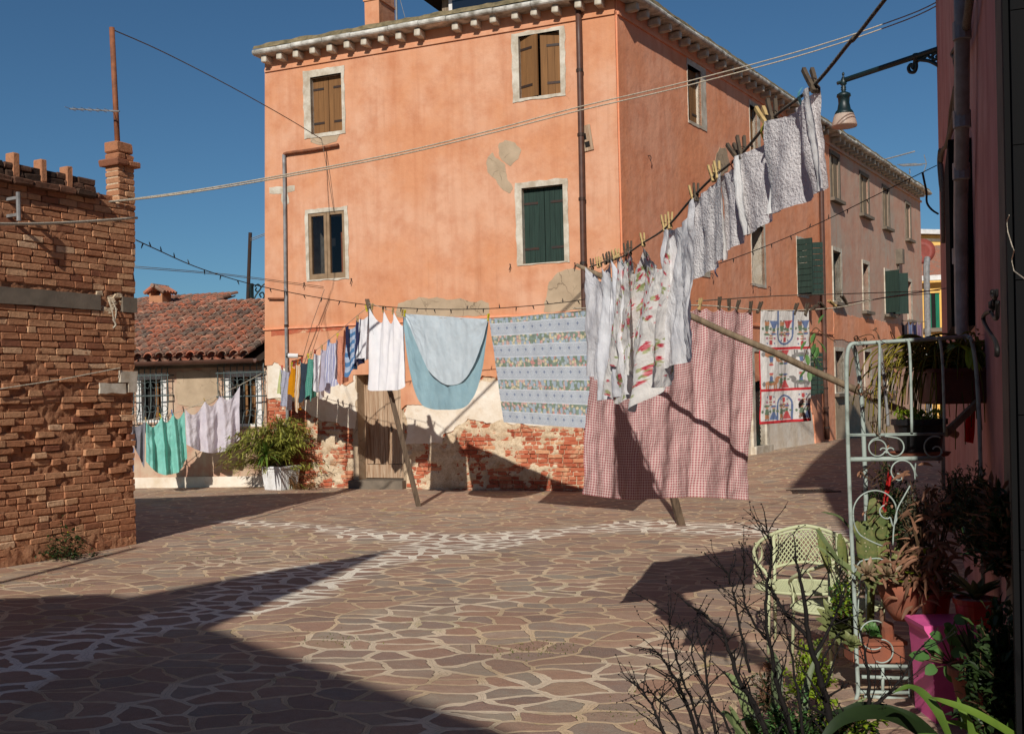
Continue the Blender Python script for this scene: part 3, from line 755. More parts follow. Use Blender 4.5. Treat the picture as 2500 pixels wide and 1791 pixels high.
patch(I4, ccw(pxs(FR, [(168, 690), (400, 672), (640, 660), (640, 690), (450, 705), (300, 718), (168, 732)], 600, 550)), mat='brickbase', amp=.012, sd=7, name='bare_patch', y=-.034)
patch(RL, ccw(pxs(RR, [(1205, 1100), (1215, 1020), (1240, 980), (1280, 975), (1300, 1060), (1290, 1130), (1240, 1170)], 1300, 0)), amp=.03, sd=8)
# drainpipes
def pipe(parent, m, L, r, mat, name='drainpipe', y=-.1, fr_=None, ox=0, oy=0, s=1, clips=3):
    pts = [V((*(lambda q: (q[0], y if len(p) < 3 else p[2], q[1]))(loc(fr_, ox + p[0] / s, oy + p[1] / s, y)),)) for p in L]
    b = MB(); b.tube(catmull(pts, 3) if len(pts) > 3 else pts, r, 10)
    o = b.build(name, M[mat], parent, smooth=True, mtx=m)
    a, e = pts[-2], pts[-1]
    for q in range(clips):
        p = a.lerp(e, (q + .4) / clips); c = MB(); c.tube([p - V((0, 0, .025)), p + V((0, 0, .025))], r * 1.18, 10); c.box(p.x - .012, p.x + .012, y, .0, p.z - .012, p.z + .012)
        c.build('pipe_clip', M['iron'], o)
    return o
pipe(house, I4, [(1393, -6, -.3), (1402, 8, -.22), (1408, 22, -.1), (1414, 110), (1432, 1050)], .05, 'pipe_brown', fr_=FR, clips=6)
pipe(house, I4, [(693, 378), (695, 480), (697, 700), (698, 745), (703, 1120)], .032, 'pipe_grey', fr_=FR, y=-.08, name='vent_pipe')
pipe(house, I4, [(826, 354), (760, 366), (700, 374), (694, 380)], .028, 'pipe_rust', fr_=FR, y=-.08, name='vent_pipe', clips=0)
pipe(house, I4, [(655, 729), (696, 729)], .02, 'pipe_rust', fr_=FR, y=-.07, name='vent_pipe', clips=0)
pipe(house, RL, [(2000, 305, -.3), (2002, 322, -.12), (2003, 345), (2013, 860), (2012, 880), (2020, 1072)], .06, 'pipe_brown', fr_=RR, clips=4)
# iron cramp box, hooks and lamp camera
b = MB(); c0 = loc(FR, 1431, 338, -.04); rot = Matrix.Translation((c0[0], 0, c0[1])) @ Matrix.Rotation(R(-8), 4, 'Y')
b.box(-.1, .1, -.055, .0, -.21, .21); bx = b.build('wooden_panel', M['door_wood'], house, mtx=rot)
b = MB(); b.box(-.03, .01, -.062, -.05, -.02, .08); b.box(-.03, .05, -.062, -.05, -.15, -.06); b.build('hole', M['dark'], bx)
def hook(m, fr_, px, py, mat='iron'):
    x, z = loc(fr_, px, py, -.06); b = MB(); b.tube([(x, .0, z), (x, -.07, z), (x + .015, -.08, z - .03), (x - .01, -.08, z - .1)], .008, 5); b.build('shutter_stay', M[mat], house, mtx=m)
for q in ((742, 690), (857, 680), (1245, 645), (1403, 642)): hook(I4, FR, *q)
for q in ((1738, 668), (1836, 693), (1879, 700), (1586, 380)): hook(RL, RR, *q)
x, z = loc(FR, 712, 869, -.2)
b = MB(); b.tube([(x - .05, -.24, z + .01), (x + .12, -.17, z - .0)], .042, 12); cm = b.build('wall_camera', M['white_plastic'], house, smooth=False)
b = MB(); b.tube([(x - .075, -.25, z + .011), (x - .048, -.239, z + .01)], .045, 12); b.build('camera_lens', M['black_plastic'], cm)
b = MB(); b.tube([(x + .1, -.17, z), (x + .12, 0, z)], .015, 6); b.build('camera_bracket', M['black_plastic'], cm)
# roof, chimney, roof terrace cabin
b = MB(); zr = zf + .02
b.quad((XT + .05, .1, zr + .36), (LF, .1, zr + .36), (LF, 9, zr + .9), (-.05, 9, zr + .9)); b.build('roof', M['tile'], house)
b = MB(); b.quad((0, .1, zr + .42), (sP, .1, zr + .42), (sP, 7, zr + .9), (0, 7, zr + .9)); b.build('roof', M['tile'], house, mtx=RL)
cx0 = loc(FR, 891, 60, .7)[0]; cx1 = loc(FR, 926, 60, .7)[0]
b = MB(); b.box(cx0, cx1, .7, 1.3, zr + .3, zr + 3.2); b.box(cx0 - .02, cx1 + .02, .68, 1.32, zr + 1.22, zr + 1.26); b.build('chimney', M['pink'], house)
b = MB(); x = loc(FR, 968, 30, .8)[0]; b.tube([(x, .8, zr), (x, .8, zr + 3)], .02, 6); b.tube([(x + .02, .8, zr + 1.4), (x + .25, .9, zr + .4)], .006, 4); b.build('antenna_mast', M['pipe_grey'], house)
ax0 = loc(FR, 1079, 10, 1.2)[0]; ax1 = ax0 + 2.4
b = MB(); b.box(ax0, ax1, 1.2, 3, zr + .2, zr + 2.2); cab = b.build('roof_cabin', M['pole_wood'], house)
b = MB(); b.box(ax0 - .35, ax1 + .3, .9, 3.2, zr + 1.23, zr + 1.32); b.build('cabin_eave', M['black_door'], cab)
b = MB(); b.box(ax0 + .16, ax1 - .1, 1.15, 1.2, zr + .3, zr + 1.2); b.build('cabin_window', M['white_paint'], cab)
b = MB(); b.box(ax0 + .24, ax1 - .2, 1.13, 1.15, zr + .4, zr + 1.12); b.build('cabin_pane', M['glass'], cab)

# ------------------------------------------------------------------ brown house further up the lane
sG0 = sP + .02; KG = K + RD * sG0
sG1 = loc(RR, 2249, 600)[0]; LG = sG1 - sG0
GR = frame(KG, K + RD * sG1)
gh = thing('brown_house', 'long faded brown plaster house joined to the salmon house and running up the lane', 'house', mtx=GR)
Wg = [((2027, 374), (2050, 489)), ((2099.5, 424), (2121.5, 527)), ((2155, 457), (2171.5, 557)), ((2211, 496.6), (2224, 584.6)),
      ((2033, 610), (2055, 737)), ((2106, 642), (2122.7, 758)), ((2160, 662), (2180, 767)), ((2215.7, 686), (2226.8, 779.6)),
      ((2038.5, 856), (2060.6, 956)), ((2110.5, 858), (2127, 954)), ((2166, 871), (2180, 950))]
rg = [rect(GR, a, c, -.02) for a, c in Wg]
b = MB(); b.plate([rloop(0, LG, -.3, TOP)] + [hl(r) for r in rg], 0, .3)
b.quad((LG, 0, -.3), (LG, 9, -.3), (LG, 9, TOP), (LG, 0, TOP)); b.build('wall', M['greyplaster'], gh)
for k_, r in enumerate(rg):
    q = MB(); q.quad((r[0], .22, r[2]), (r[1], .22, r[2]), (r[1], .22, r[3]), (r[0], .22, r[3])); wn = q.build('window', M['dark'], gh)
    wd = r[1] - r[0]; t = .1
    q = MB(); q.plate([rloop(r[0] - t * .3, r[1] + t, r[2] - t, r[3] + t), rloop(*r)[::-1]], -.03, .02)
    if k_ >= 4: q.quad((r[1], -.03, r[2]), (r[1], -.03, r[3]), (r[1], .22, r[3]), (r[1], .22, r[2]))
    q.build('frame', M['stone' if k_ >= 4 else 'stone_grey'], wn)
    q = MB(); q.box(r[0] - .12, r[1] + .16, -.14, .0, r[2] - .12, r[2] - .04); q.build('sill', M['stone_grey'], wn)
    if k_ < 4:
        q = MB(); q.box(r[0] - .02, r[0] + wd * .42, .03, .06, r[2], r[3]); q.box(r[0] + wd * .55, r[1], .03, .06, r[2], r[3]); q.build('shutter', M['pole_wood'], wn)
    elif k_ == 6:
        for sgn, xa in ((1, r[0]), (-1, r[1])):
            q = MB(); q.box(min(0, sgn * wd * .5), max(0, sgn * wd * .5), -.02, .02, r[2], r[3]); q.build('shutter', M['shutter_green'], wn, mtx=Matrix.Translation((xa, -.04, 0)) @ Matrix.Rotation(R(-108 * sgn), 4, 'Z'))
    else:
        q = MB(); q.box(r[0], r[0] + wd * .8, .1, .14, r[2], r[3]); q.build('shutter', M['shutter_green' if k_ < 8 else 'stone_grey'], wn)
cornice(I4, LG, [.3 + .42 * q for q in range(int(LG / .42))], parent=gh, left_end=-.05, right_end=.3)
b = MB(); b.quad((0, .1, zr + .42), (LG, .1, zr + .42), (LG, 7, zr + .9), (0, 7, zr + .9)); b.build('roof', M['tile'], gh)
lz = loc(GR, 2060, 765, 0)[1]
b = MB(); b.plate([rough_loop(rloop(.1, LG * .72, loc(GR, 2060, 830)[1], loc(GR, 2060, 768)[1]), .05, .1, 2)], -.012, .01); b.build('red_plaster_patch', M['pinkside'], gh)
b = MB(); b.plate([rough_loop(rloop(.05, LG * .6, -.1, loc(GR, 2060, 965)[1]), .04, .1, 3)], -.02, .01); b.build('render_patch', M['cement'], gh)
b = MB(); x, z = loc(GR, 2189, 625); b.box(x - .12, x + .16, -.2, 0, z - .25, z + .2); b.tube([(x, -.05, z - .2), (x, -.05, loc(GR, 2190, 770)[1])], .02, 5); b.build('cable_box', M['stone_grey'], gh)
b = MB(); x = LG - .25; b.tube([(LG + .4, -.1, loc(GR, 2249, 628)[1]), (LG + .15, -.12, loc(GR, 2246, 650)[1]), (LG + .12, -.12, loc(GR, 2246, 690)[1]), (LG + .05, -.12, 0.2)], .1, 8); b.build('drainpipe', M['pipe_grey'], gh)
for px in (2222, 2238):
    pass
an = MB(); Yg = GR.translation + (GR.to_3x3() @ V((LG * .82, 2.2, 0)))
base = V((Yg.x, Yg.y, TOP + .6)); top = P(2234, 392, Yg.y)
an.tube([base, top + V((0, 0, .3))], .025, 5); q = P(2221, 412, Yg.y); an.tube([V((q.x, q.y, TOP + .5)), q], .02, 5)
an.tube([P(2197, 404, Yg.y), P(2262, 400, Yg.y)], .02, 5)
for t in range(12): c = P(2199 + t * 4, 404 - t * .25, Yg.y); an.tube([c - V((0, .3, 0.1)), c + V((0, .3, .1))], .012, 4)
an.tube([P(2262, 400, Yg.y), P(2256, 378, Yg.y)], .015, 4); an.tube([P(2262, 400, Yg.y), P(2255, 422, Yg.y)], .015, 4)
tag(an.build('roof_antenna', M['pipe_grey']), 'pale television aerial with crossbars above the brown house roof', 'aerial')

# ------------------------------------------------------------------ yellow houses at the end of the lane
yY = 47.0
pA = P(2238, 800, yY); pB = P(2320, 800, yY)
YR = frame((pA.x, pA.y, 0), (pB.x + 4, pB.y + 1.5, 0))
yh = thing('yellow_house', 'tall yellow house with grey bands at the far end of the lane', 'house', mtx=YR)
zt = loc(YR, 2270, 574)[1]
b = MB(); b.box(-4, 8, 0, 6, -.3, zt); b.build('wall', M['yellow'], yh)
b = MB(); b.box(-4.2, 8.2, -.25, 6, zt + .02, zt + .22); b.build('roof_edge', M['white_paint'], yh)
b = MB()
for py in (586, 632): z = loc(YR, 2270, py)[1]; b.box(-4.02, 8.02, -.03, 0, z - .06, z + .06)
b.build('band', M['stone_grey'], yh)
b = MB(); x = loc(YR, 2250, 560)[0]; b.box(x - .55, x + .5, 1.5, 2.5, zt + .2, zt + .75); b.box(x - .65, x + .6, 1.4, 2.6, zt + .75, zt + .9); b.build('chimney', M['stone_grey'], yh)
yY2 = 41.0
pA = P(2247, 800, yY2); pB = P(2300, 800, yY2)
YR2 = frame((pA.x, pA.y, 0), (pB.x + 2, pB.y - 1.0, 0))
yl = thing('low_yellow_house', 'low ochre house with tiled roof and bright green shutters beyond the brown house', 'house', mtx=YR2)
zt = loc(YR2, 2270, 690)[1]
b = MB(); b.box(-.3, 6, 0, 4, -.3, zt); b.build('wall', M['yellow'], yl)
b = MB(); b.quad((-.5, -.4, zt + .2), (6, -.4, zt + .2), (6, 4, zt + 1.9), (-.5, 4, zt + 1.9)); b.build('roof', M['tile'], yl)
b = MB(); b.box(-.5, 6, -.45, -.28, zt + .05, zt + .24); b.build('gutter', M['white_paint'], yl)
r = rect(YR2, (2266, 716), (2288, 800), -.05)
b = MB(); b.box(r[0], r[1], -.06, .0, r[2], r[3]); wn = b.build('window', M['dark'], yl)
b = MB(); b.box(r[0] - .12, r[0] + .1, -.12, -.06, r[2], r[3]); b.box(r[0] + .25, r[1] + .1, -.12, -.06, r[2], r[3]); b.build('shutter', M['shutter_mint'], wn)
b = MB(); b.box(r[0] - .2, r[1] + .25, -.16, -.05, r[2] - .15, r[2]); b.build('sill', M['stone_grey'], wn)
ds = MB(); c = P(2249, 614, GR.translation.y + RD.y * LG + 1.4); mt = Matrix.Translation(c) @ Matrix.Rotation(R(78), 4, 'X') @ Matrix.Rotation(R(-20), 4, 'Y')
ds.lathe((0, 0, 0), [(.0, -.12), (.25, -.08), (.45, .02), (.46, .03), (.26, -.05), (.0, -.09)], 24, mt, False)
dish = ds.build('satellite_dish', M['dish'], smooth=True); tag(dish, 'round red satellite dish at the far corner of the brown house', 'satellite dish')
ds = MB(); ds.tube([c + V((0, .1, 0)), c + V((-.2, -.5, -.3))], .025, 6); ds.tube([c + V((-.2, -.5, -.3)), c + V((-.25, -.56, -.2))], .04, 6); ds.tube([c + V((0, .1, -.05)), c + V((-.8, -.2, -.1))], .03, 6)
ds.build('bracket', M['pipe_grey'], dish)

# ------------------------------------------------------------------ low annex on the left
aL = G(300, 1191); aR = G(655, 1187)
AN = frame(aL, aR); LA = (aR - aL).length
ann = thing('low_annex', 'low worn brown outbuilding with tiled roof and two barred windows', 'outbuilding', mtx=AN)
ze = loc(AN, 500, 895)[1]
B1 = ((330, 912), (408, 1030)); B2 = ((548, 905), (640, 1040))
rb = [rect(AN, *q) for q in (B1, B2)]
b = MB(); b.plate([rloop(0, LA, -.2, ze + .1)] + [hl(r) for r in rb], 0, .3); b.build('wall', M['annex'], ann)
pz = loc(AN, 500, 1163)[1]
b = MB(); b.box(0, LA - .02, -.04, 0.01, -.1, pz); b.build('plinth', M['white_plaster'], ann)
b = MB(); b.box(0, LA - .01, -.06, 0.01, ze - .02, ze + .11); b.build('eave_board', M['stone_grey'], ann)
def pp(L, ox=320, oy=860, s=4.515): return [loc(AN, ox + x / s, oy + y / s, -.01) for x, y in L]
b = MB(); b.plate([rough_loop(pp([(505, 215), (975, 190), (960, 330), (985, 480), (900, 560), (640, 600), (520, 570), (480, 440), (500, 300)])[::-1], .04, .05, 3)], -.012, .01); b.build('render_patch', M['cement'], ann)
for r in rb:
    q = MB(); q.quad((r[0], .25, r[2]), (r[1], .25, r[2]), (r[1], .25, r[3]), (r[0], .25, r[3])); wn = q.build('window', M['dark'], ann)
    q = MB(); q.plate([rloop(r[0] - .0, r[1] + .0, r[2], r[3]), rloop(r[0] + .1, r[1] - .12, r[2] + .05, r[3] - .12)[::-1]], .02, .2); q.build('frame', M['white_paint'], wn)
    q = MB(); q.box(r[0] + .34, r[0] + .4, .12, .16, r[2], r[3] - .1); q.box((r[0] + r[1]) / 2 + .1, (r[0] + r[1]) / 2 + .22, .18, .2, r[2], r[3] - .2); q.build('sash', M['shutter_brown'], wn)
    q = MB(); x0, x1, z0, z1 = r[0] - .06, r[1] + .12, r[2] - .05, r[3] + .08; nb = 8; y = -.16
    def prof(x):
        return [V((x, 0, z1 + .02)), V((x, y, z1 + .03)), V((x, y - .02, z1 - .04)), V((x, y - .01, z0 + (z1 - z0) * .45)), V((x, y - .05, z0 + (z1 - z0) * .25)), V((x, y - .14, z0 + .12)), V((x, y - .12, z0 + .02)), V((x, 0, z0))]
    for t in range(nb):
        q.tube(prof(x0 + (x1 - x0) * t / (nb - 1)), .011, 5)
    for zz in (z1 - .13, z0 + (z1 - z0) * .52):
        q.tube([(x0 - .03, 0, zz), (x0 - .03, y - .02, zz), (x1 + .03, y - .02, zz), (x1 + .03, 0, zz)], .014, 5)
    for t in range(nb - 1):
        cx_ = x0 + (x1 - x0) * (t + .5) / (nb - 1); sg = 1 if t % 2 else -1
        for zz, up in ((z1 - .32, 1), (z0 + .32, -1)):
            pts = [V((cx_ + sg * (.085 - .055 * a / 9) * math.cos(a * .75), y - .02 - (.05 if up < 0 else 0), zz + up * (.085 - .055 * a / 9) * math.sin(a * .75))) for a in range(10)]
            pts += []; q.tube(pts, .006, 4)
    q.build('grille', M['grille_iron'], wn)
# tiled roof: every tile a half round
def tiled(parent, x0, x1, y0, y1, z0, slope, pitch=.21, seed=1, name='roof'):
    rnd = random.Random(seed); b = MB(); L = .42; rows = int((y1 - y0) / (L * .8)); ncol = int((x1 - x0) / pitch)
    for c in range(ncol):
        for kind in (0, 1):
            for r_ in range(rows):
                b.cur = min(1, max(0, rnd.gauss(.5, .27))); xc = x0 + (c + .5 * kind) * pitch + rnd.uniform(-.012, .012)
                ya = y0 + r_ * L * .8 + rnd.uniform(-.02, .02) + (.03 if kind == 0 else 0); yb = ya + L; h0 = .05 if kind else -.0
                n = 6; ra, rb_ = (.085, .07) if kind else (.09, .075); rr = [[], []]
                for e, (yy, rad, lift) in enumerate(((ya, ra, .028), (yb, rb_, 0))):
                    for t in range(n + 1):
                        a = math.pi * t / n; zz = math.sin(a) * rad * (1 if kind else -.7)
                        rr[e].append(b.add((xc + math.cos(a) * rad, yy, z0 + (yy - y0) * slope + h0 + zz + lift + rnd.uniform(-.003, .003))))
                for t in range(n): b.face(rr[0][t], rr[0][t + 1], rr[1][t + 1], rr[1][t])
                if kind:
                    m_ = [b.add((b.v[i][0], b.v[i][1] + .001, b.v[i][2] - .02)) for i in rr[0]]
                    for t in range(n): b.face(rr[0][t + 1], rr[0][t], m_[t], m_[t + 1])
    return b.build(name, M['tile'], parent)
zg = loc(AN, 500, 876, -.3)[1]
yr_ = 4.2; zrid = loc(AN, 500, 744, yr_)[1]
slope = (zrid - zg) / (yr_ + .3)
tiled(ann, -4.2, LA - .06, -.3, yr_ - .1, zg + .0, slope, seed=4)
b = MB(); b.quad((-4.2, -.2, zg - .06), (LA, -.2, zg - .06), (LA, yr_, zrid - .1), (-4.2, yr_, zrid - .1)); b.quad((-4.2, yr_, zrid - .1), (LA, yr_, zrid - .1), (LA, yr_ + 4, zrid - 1.4), (-4.2, yr_ + 4, zrid - 1.4)); b.build('roof_deck', M['soil'], ann)
b = MB(); x = -4.2
while x < LA - .1:
    b.cur = random.random(); b.tube([(x, yr_, zrid + .0), (x + .38, yr_, zrid + .02 + random.uniform(-.02, .02))], .085, 8); x += .34
b.build('ridge_tiles', M['tile'], ann)
b = MB(); n = 10; rings = []
for x in (-4.2, LA - .05): rings.append([b.add((x, -.38 + .085 * math.cos(math.pi + math.pi * t / n), zg - .02 + .085 * math.sin(math.pi + math.pi * t / n))) for t in range(n + 1)])
for t in range(n): b.face(rings[0][t], rings[1][t], rings[1][t + 1], rings[0][t + 1])
b.box(-.2, LA - .05, -.3, -.06, zg - .07, zg - .05); b.build('gutter', M['pipe_brown'], ann)
# rear house roof with little pantiled chimney
bk = frame(G(250, 1160) + V((0, 4, 0)), G(480, 1160) + V((0, 4, 0)))
rh = thing('rear_roof_house', 'red tiled roof peeping over the low annex beside the brick wall', 'house', mtx=bk)
zb = loc(bk, 420, 742)[1]
tiled(rh, -2, loc(bk, 480, 740)[0], -.6, 2.4, zb - .45, .3, seed=9)
b = MB(); b.box(-2, loc(bk, 480, 740)[0], .3, 4, 0, zb - .5); b.build('wall', M['annex'], rh)
x0, x1 = loc(bk, 364, 725, .6)[0], loc(bk, 396, 725, .6)[0]; zc = loc(bk, 380, 730, .6)[1]; zc2 = loc(bk, 380, 716, .6)[1]; zc3 = loc(bk, 380, 703, .6)[1]
b = MB(); b.box(x0, x1, .6, 1.0, zc - .6, zc2 - .06); b.box(x0, x0 + .05, .6, 1, zc2 - .06, zc2 + .05); b.box(x1 - .05, x1, .6, 1, zc2 - .06, zc2 + .05); b.build('chimney', M['brick'], rh)
b = MB(); xm = (x0 + x1) / 2
for q in range(5):
    for sg in (1, -1):
        y = .55 + q * .13; b.cur = random.random(); b.tube([(xm + sg * .02, y, zc3 + .05), (xm + sg * .32, y, zc2 + .02)], .055, 7)
b.tube([(xm, .45, zc3 + .06), (xm, 1.15, zc3 + .06)], .06, 7); b.build('chimney_cap', M['tile'], rh)

# pole and scroll bracket seen above the annex ridge
q = MB(); p0 = P(604, 760, 26); p1 = P(611, 568, 26); q.tube([V((p0.x, p0.y, 2.5)), p0, p1], .045, 8)
tag(q.build('clothesline_mast', M['iron']), 'tall dark iron mast rising behind the annex ridge beside the salmon house', 'mast')
q = MB()
for off in (0, .12): q.tube([p1 + V((0, 0, -.15 - off * .4)), P(655, 567 + off * 30, 23)], .008, 4)
tag(q.build('mast_line', M['rope']), 'pale double line from the dark mast to the salmon house', 'rope')
q = MB(); Yb = 24.5
def sp(pts, Y, k=5): return catmull([P(*p, Y) for p in pts], k)
q.tube([P(615, 735, Yb), P(614, 692, Yb)], .05, 6)
q.tube(sp([(618, 735), (625, 720), (634, 708), (640, 698), (650, 692), (655, 700)], Yb), .018, 5)
q.tube(sp([(622, 700), (630, 694), (637, 702), (630, 712), (624, 708), (627, 702)], Yb), .018, 5)
q.tube(sp([(636, 735), (645, 725), (642, 714), (634, 718), (638, 726)], Yb), .018, 5)
q.tube([P(654, 735, Yb), P(653, 695, Yb)], .04, 6)
tag(q.build('scroll_railing', M['lamp_green']), 'small green wrought iron scroll railing above the annex ridge', 'railing')
# ------------------------------------------------------------------ old brick house on the left
cL = G(333, 1327); nL = G(0, 1384)
dL = (V((cL.x, cL.y, 0)) - V((nL.x, nL.y, 0))).normalized()
oL = V((cL.x, cL.y, 0)) - dL * 4.2
LR = frame(oL, V((cL.x, cL.y, 0))); LL = 4.2
brh = thing('brick_house', 'old eroded red brick building with toothed parapet and corner chimney', 'house', mtx=LR)
lz = lambda px, py, dy=0: loc(LR, px, py, dy)
zcop = .5 * (lz(0, 447)[1] + lz(240, 487)[1]); print('brick house', cL, nL, 'cope z', zcop, 'corner top', lz(330, 485), 'x at frame edge', lz(0, 900))
xv = lz(0, 900)[0] - .35
def er(x, z, rnd):
    # belt of frost-eaten bricks, deepest around z .9-1.7
    e = math.exp(-((z - 1.25) / .55) ** 2)
    n = fbm((x * 1.6, z * 2.6, 4.2), 4)
    return max(0, e * (.035 + .06 * n)) + (rnd.uniform(0, .055) if rnd.random() < e * .5 else 0)
zb0 = lz(100, 717)[1]; 
def skp(xa, xb, z, rnd):
    return abs(z + .036 - (lz(100, 735)[1])) < .10 and False
concr = (lz(120, 745)[1], lz(120, 707)[1])
cz0 = .5 * (lz(10, 738)[1] + lz(235, 759)[1]); cz1 = .5 * (lz(10, 698)[1] + lz(235, 721)[1]); hx0 = lz(243, 730)[0]; hx1 = lz(297, 740)[0]
def skipband(xa, xb, z, rnd):
    zc = z + .036; xm = .5 * (xa + xb)
    if cz0 - .02 < zc < cz1 + .02: return True
    e = math.exp(-((z - 1.25) / .5) ** 2); return rnd.random() < .10 * e
LEAN = (lz(331, 500)[0] - LL) / lz(331, 500)[1]; print('lean', LEAN)
bricks('brickwork', I4, brh, xv, LL - .002, -.05, zcop, 'brick', depth=(-.007, .006), jit=.005, face=-.004, back=.12, skip=skipband, seed=3, prot=er, gap=.010, L=.24, lean=LEAN)
# end face of the wall at the corner (bricks seen as ragged edge)
EM = Matrix.Translation((LL, 0, 0)) @ Matrix.Rotation(R(90), 4, 'Z')
b = MB(); ids = {}; nxm, nzm = 130, 140
for j in range(nzm + 1):
    for i_ in range(nxm + 1):
        z = -.1 + (zcop + .1) * j / nzm; x = xv + (LL - .01 + LEAN * max(0, z) - xv) * i_ / nxm
        e = math.exp(-((z - 1.25) / .55) ** 2); f = fbm((x * 2, z * 2.4, 8.5), 5)
        ids[i_, j] = b.add((x, .012 + e * .05 + .018 * fbm((x * 12, z * 14, 2), 4) - (.010 * max(0, f * 1.6 - .1) * (1 - e)) - .02 * max(0, 1 - z / .35), z))
for j in range(nzm):
    for i_ in range(nxm): b.face(ids[i_, j], ids[i_ + 1, j], ids[i_ + 1, j + 1], ids[i_, j + 1])
b.build('mortar', M['mortar_dark'], brh, smooth=True)
b = MB(); pass
q_ = [(.1, -.2), (4.4, -.2), (4.4, 2.3), (.402, zcop - .05), (.1, zcop + .1)]
fa = [b.add((LL - .012 + LEAN * max(0, z), y, z)) for y, z in q_]; fb = [b.add((-2.6, y, z)) for y, z in q_]; b.f.append(tuple(fa)); b.f.append(tuple(fb[::-1]))
for t in range(5): b.face(fa[t], fb[t], fb[(t + 1) % 5], fa[(t + 1) % 5])
b.build('wall', M['mortar_dark'], brh)
bricks('brickwork_end', I4, brh, -2.6, xv, -.05, zcop, 'brick', depth=(-.005, .005), jit=.004, face=-.004, back=.12, L=.3, seed=5)
# concrete lintel band with a broken socket
b = MB(); b.plate([rough_loop(rloop(-2.6, hx0, cz0, cz1), .006, .08, 1)], -.022, .05); b.plate([rough_loop(rloop(hx1, LL + .004 + LEAN * cz0, cz0, cz1), .006, .08, 2)], -.022, .05); b.build('concrete_band', M['stone_grey'], brh)
b = MB()
for q in range(22):
    b.cur = random.random(); x = random.uniform(hx0, hx1); z = random.uniform(cz0, cz1 + .03); s_ = random.uniform(.02, .05); b.rbox(x - s_, x + s_, random.uniform(-.01, .03), .08, z - s_ * .7, z + s_ * .7, .01, .012)
b.build('broken_socket', M['mortar'], brh)
b = MB()
for r in (((241, 936), (305, 959)), ((311, 934), (334, 957)), ((291, 905), (334, 934))):
    x0, x1, z0, z1 = rect(LR, *r); b.plate([rough_loop(rloop(x0, min(x1, LL + .003 + LEAN * z0), z0, z1), .012, .04, x0)], -.02, .05)
b.build('white_stone', M['stone'], brh)
# parapet: projecting coping courses, merlons, chimney
ch0 = lz(288, 450, 0)[0] ; 
chL = lz(330, 450, 0)[0] - ch0
b = MB(); random.seed(11)
cend = ch0 - .32
for (z0, z1, yf, yb) in ((zcop, zcop + .07, -.085, .4), (zcop + .073, zcop + .145, -.025, .3), (zcop + .148, zcop + .22, -.02, .28)):
    x = -2.6
    while x < cend:
        l = random.uniform(.22, .34); b.cur = random.random(); b.rbox(x + .004, min(x + l, cend) - .004, yf + random.uniform(-.008, .008), yb, z0, z1, .01, .007); x += l
b.build('coping', M['coping'], brh)
mz = zcop + .072
for (xa, xb, yt) in ((36, 46, 366), (103, 114, 383), (166.5, 177.5, 400)):
    x0 = lz(xa, 430, -.05)[0]; x1 = lz(xb, 430, -.05)[0]; zt_ = lz((xa + xb) / 2, yt + 5, -.05)[1]
    b = MB(); b.cur = .45; b.rbox(x0, max(x1, x0 + .075), -.035, .085, mz, zt_, .008, .004); b.build('merlon', M['brick'], brh)
zc_b = zcop - .05; zc_t = lz(330, 412, 0)[1]; cd = .20
chm = MB()
random.seed(5); z = zc_b
while z < zc_t - .01:
    row = int(round((z - zc_b) / .073)); off = .0 if row % 2 else .5
    L_ = chL
    cuts = [0, L_ * (.5 + .12 * (1 if row % 2 else -1)), L_]
    for xa, xb in zip(cuts, cuts[1:]):
        chm.cur = min(1, max(0, random.gauss(.6, .2))); chm.rbox(ch0 + xa + .004, ch0 + xb - .004, -.004 + random.uniform(-.006, .004), cd, z + .005, z + .068, .008, .005)
    z += .073
chimney = chm.build('chimney', M['brick'], brh)
b = MB(); b.box(ch0 + .012, ch0 + chL - .012, .012, cd - .012, zc_b - .3, zc_t); b.build('chimney_core', M['mortar'], chimney)
b = MB()
def crow(z0, z1, ov, n):
    for q in range(n):
        b.cur = random.uniform(.0, .35); xa = ch0 - ov + (chL + 2 * ov) * q / n; xb = ch0 - ov + (chL + 2 * ov) * (q + 1) / n
        b.rbox(xa + .003, xb - .003, -ov + random.uniform(-.006, .006), cd + ov, z0, z1, .01, .007)
crow(zc_t, zc_t + .07, .05, 2); crow(zc_t + .078, zc_t + .15, .0, 2)
xm = ch0 + chL * .42; b.rbox(xm - .11, xm + .13, .0, .2, zc_t + .153, zc_t + .28, .012, .006); b.build('chimney_cap', M['brick'], chimney)
# grey pipe stub on brackets
x, z = lz(37, 502, -.12); b = MB(); b.tube([(x, -.17, z + .13), (x, -.17, z - .16)], .022, 8); b.box(x - .015, x + .015, -.16, 0, z + .06, z + .09); b.box(x - .015, x + .015, -.16, 0, z - .11, z - .08); b.build('pipe_stub', M['pipe_grey'], brh)
b = MB(); x, z = lz(266, 735, -.03); b.tube(catmull([V((x, -.03, z)), V((x + .02, -.05, z - .1)), V((x + .05, -.05, z - .22)), V((x + .08, -.05, z - .1)), V((x + .05, -.03, z + .0))], 4), .008, 5); b.tube(catmull([V((x + .03, -.05, z - .2)), V((x + .06, -.06, z - .26)), V((x + .03, -.05, z - .3))], 3), .012, 5); b.build('rope_knot', M['rope'], brh)
b = MB(); b.tube([V((lz(-20, 952, -.02)[0], -.03, lz(-20, 952, -.02)[1])), V((lz(150, 926, -.05)[0], -.05, lz(150, 926, -.05)[1])), V((lz(292, 898, -.03)[0], -.03, lz(292, 898, -.03)[1]))], .007, 5); b.build('wall_cord', M['rope'], brh)
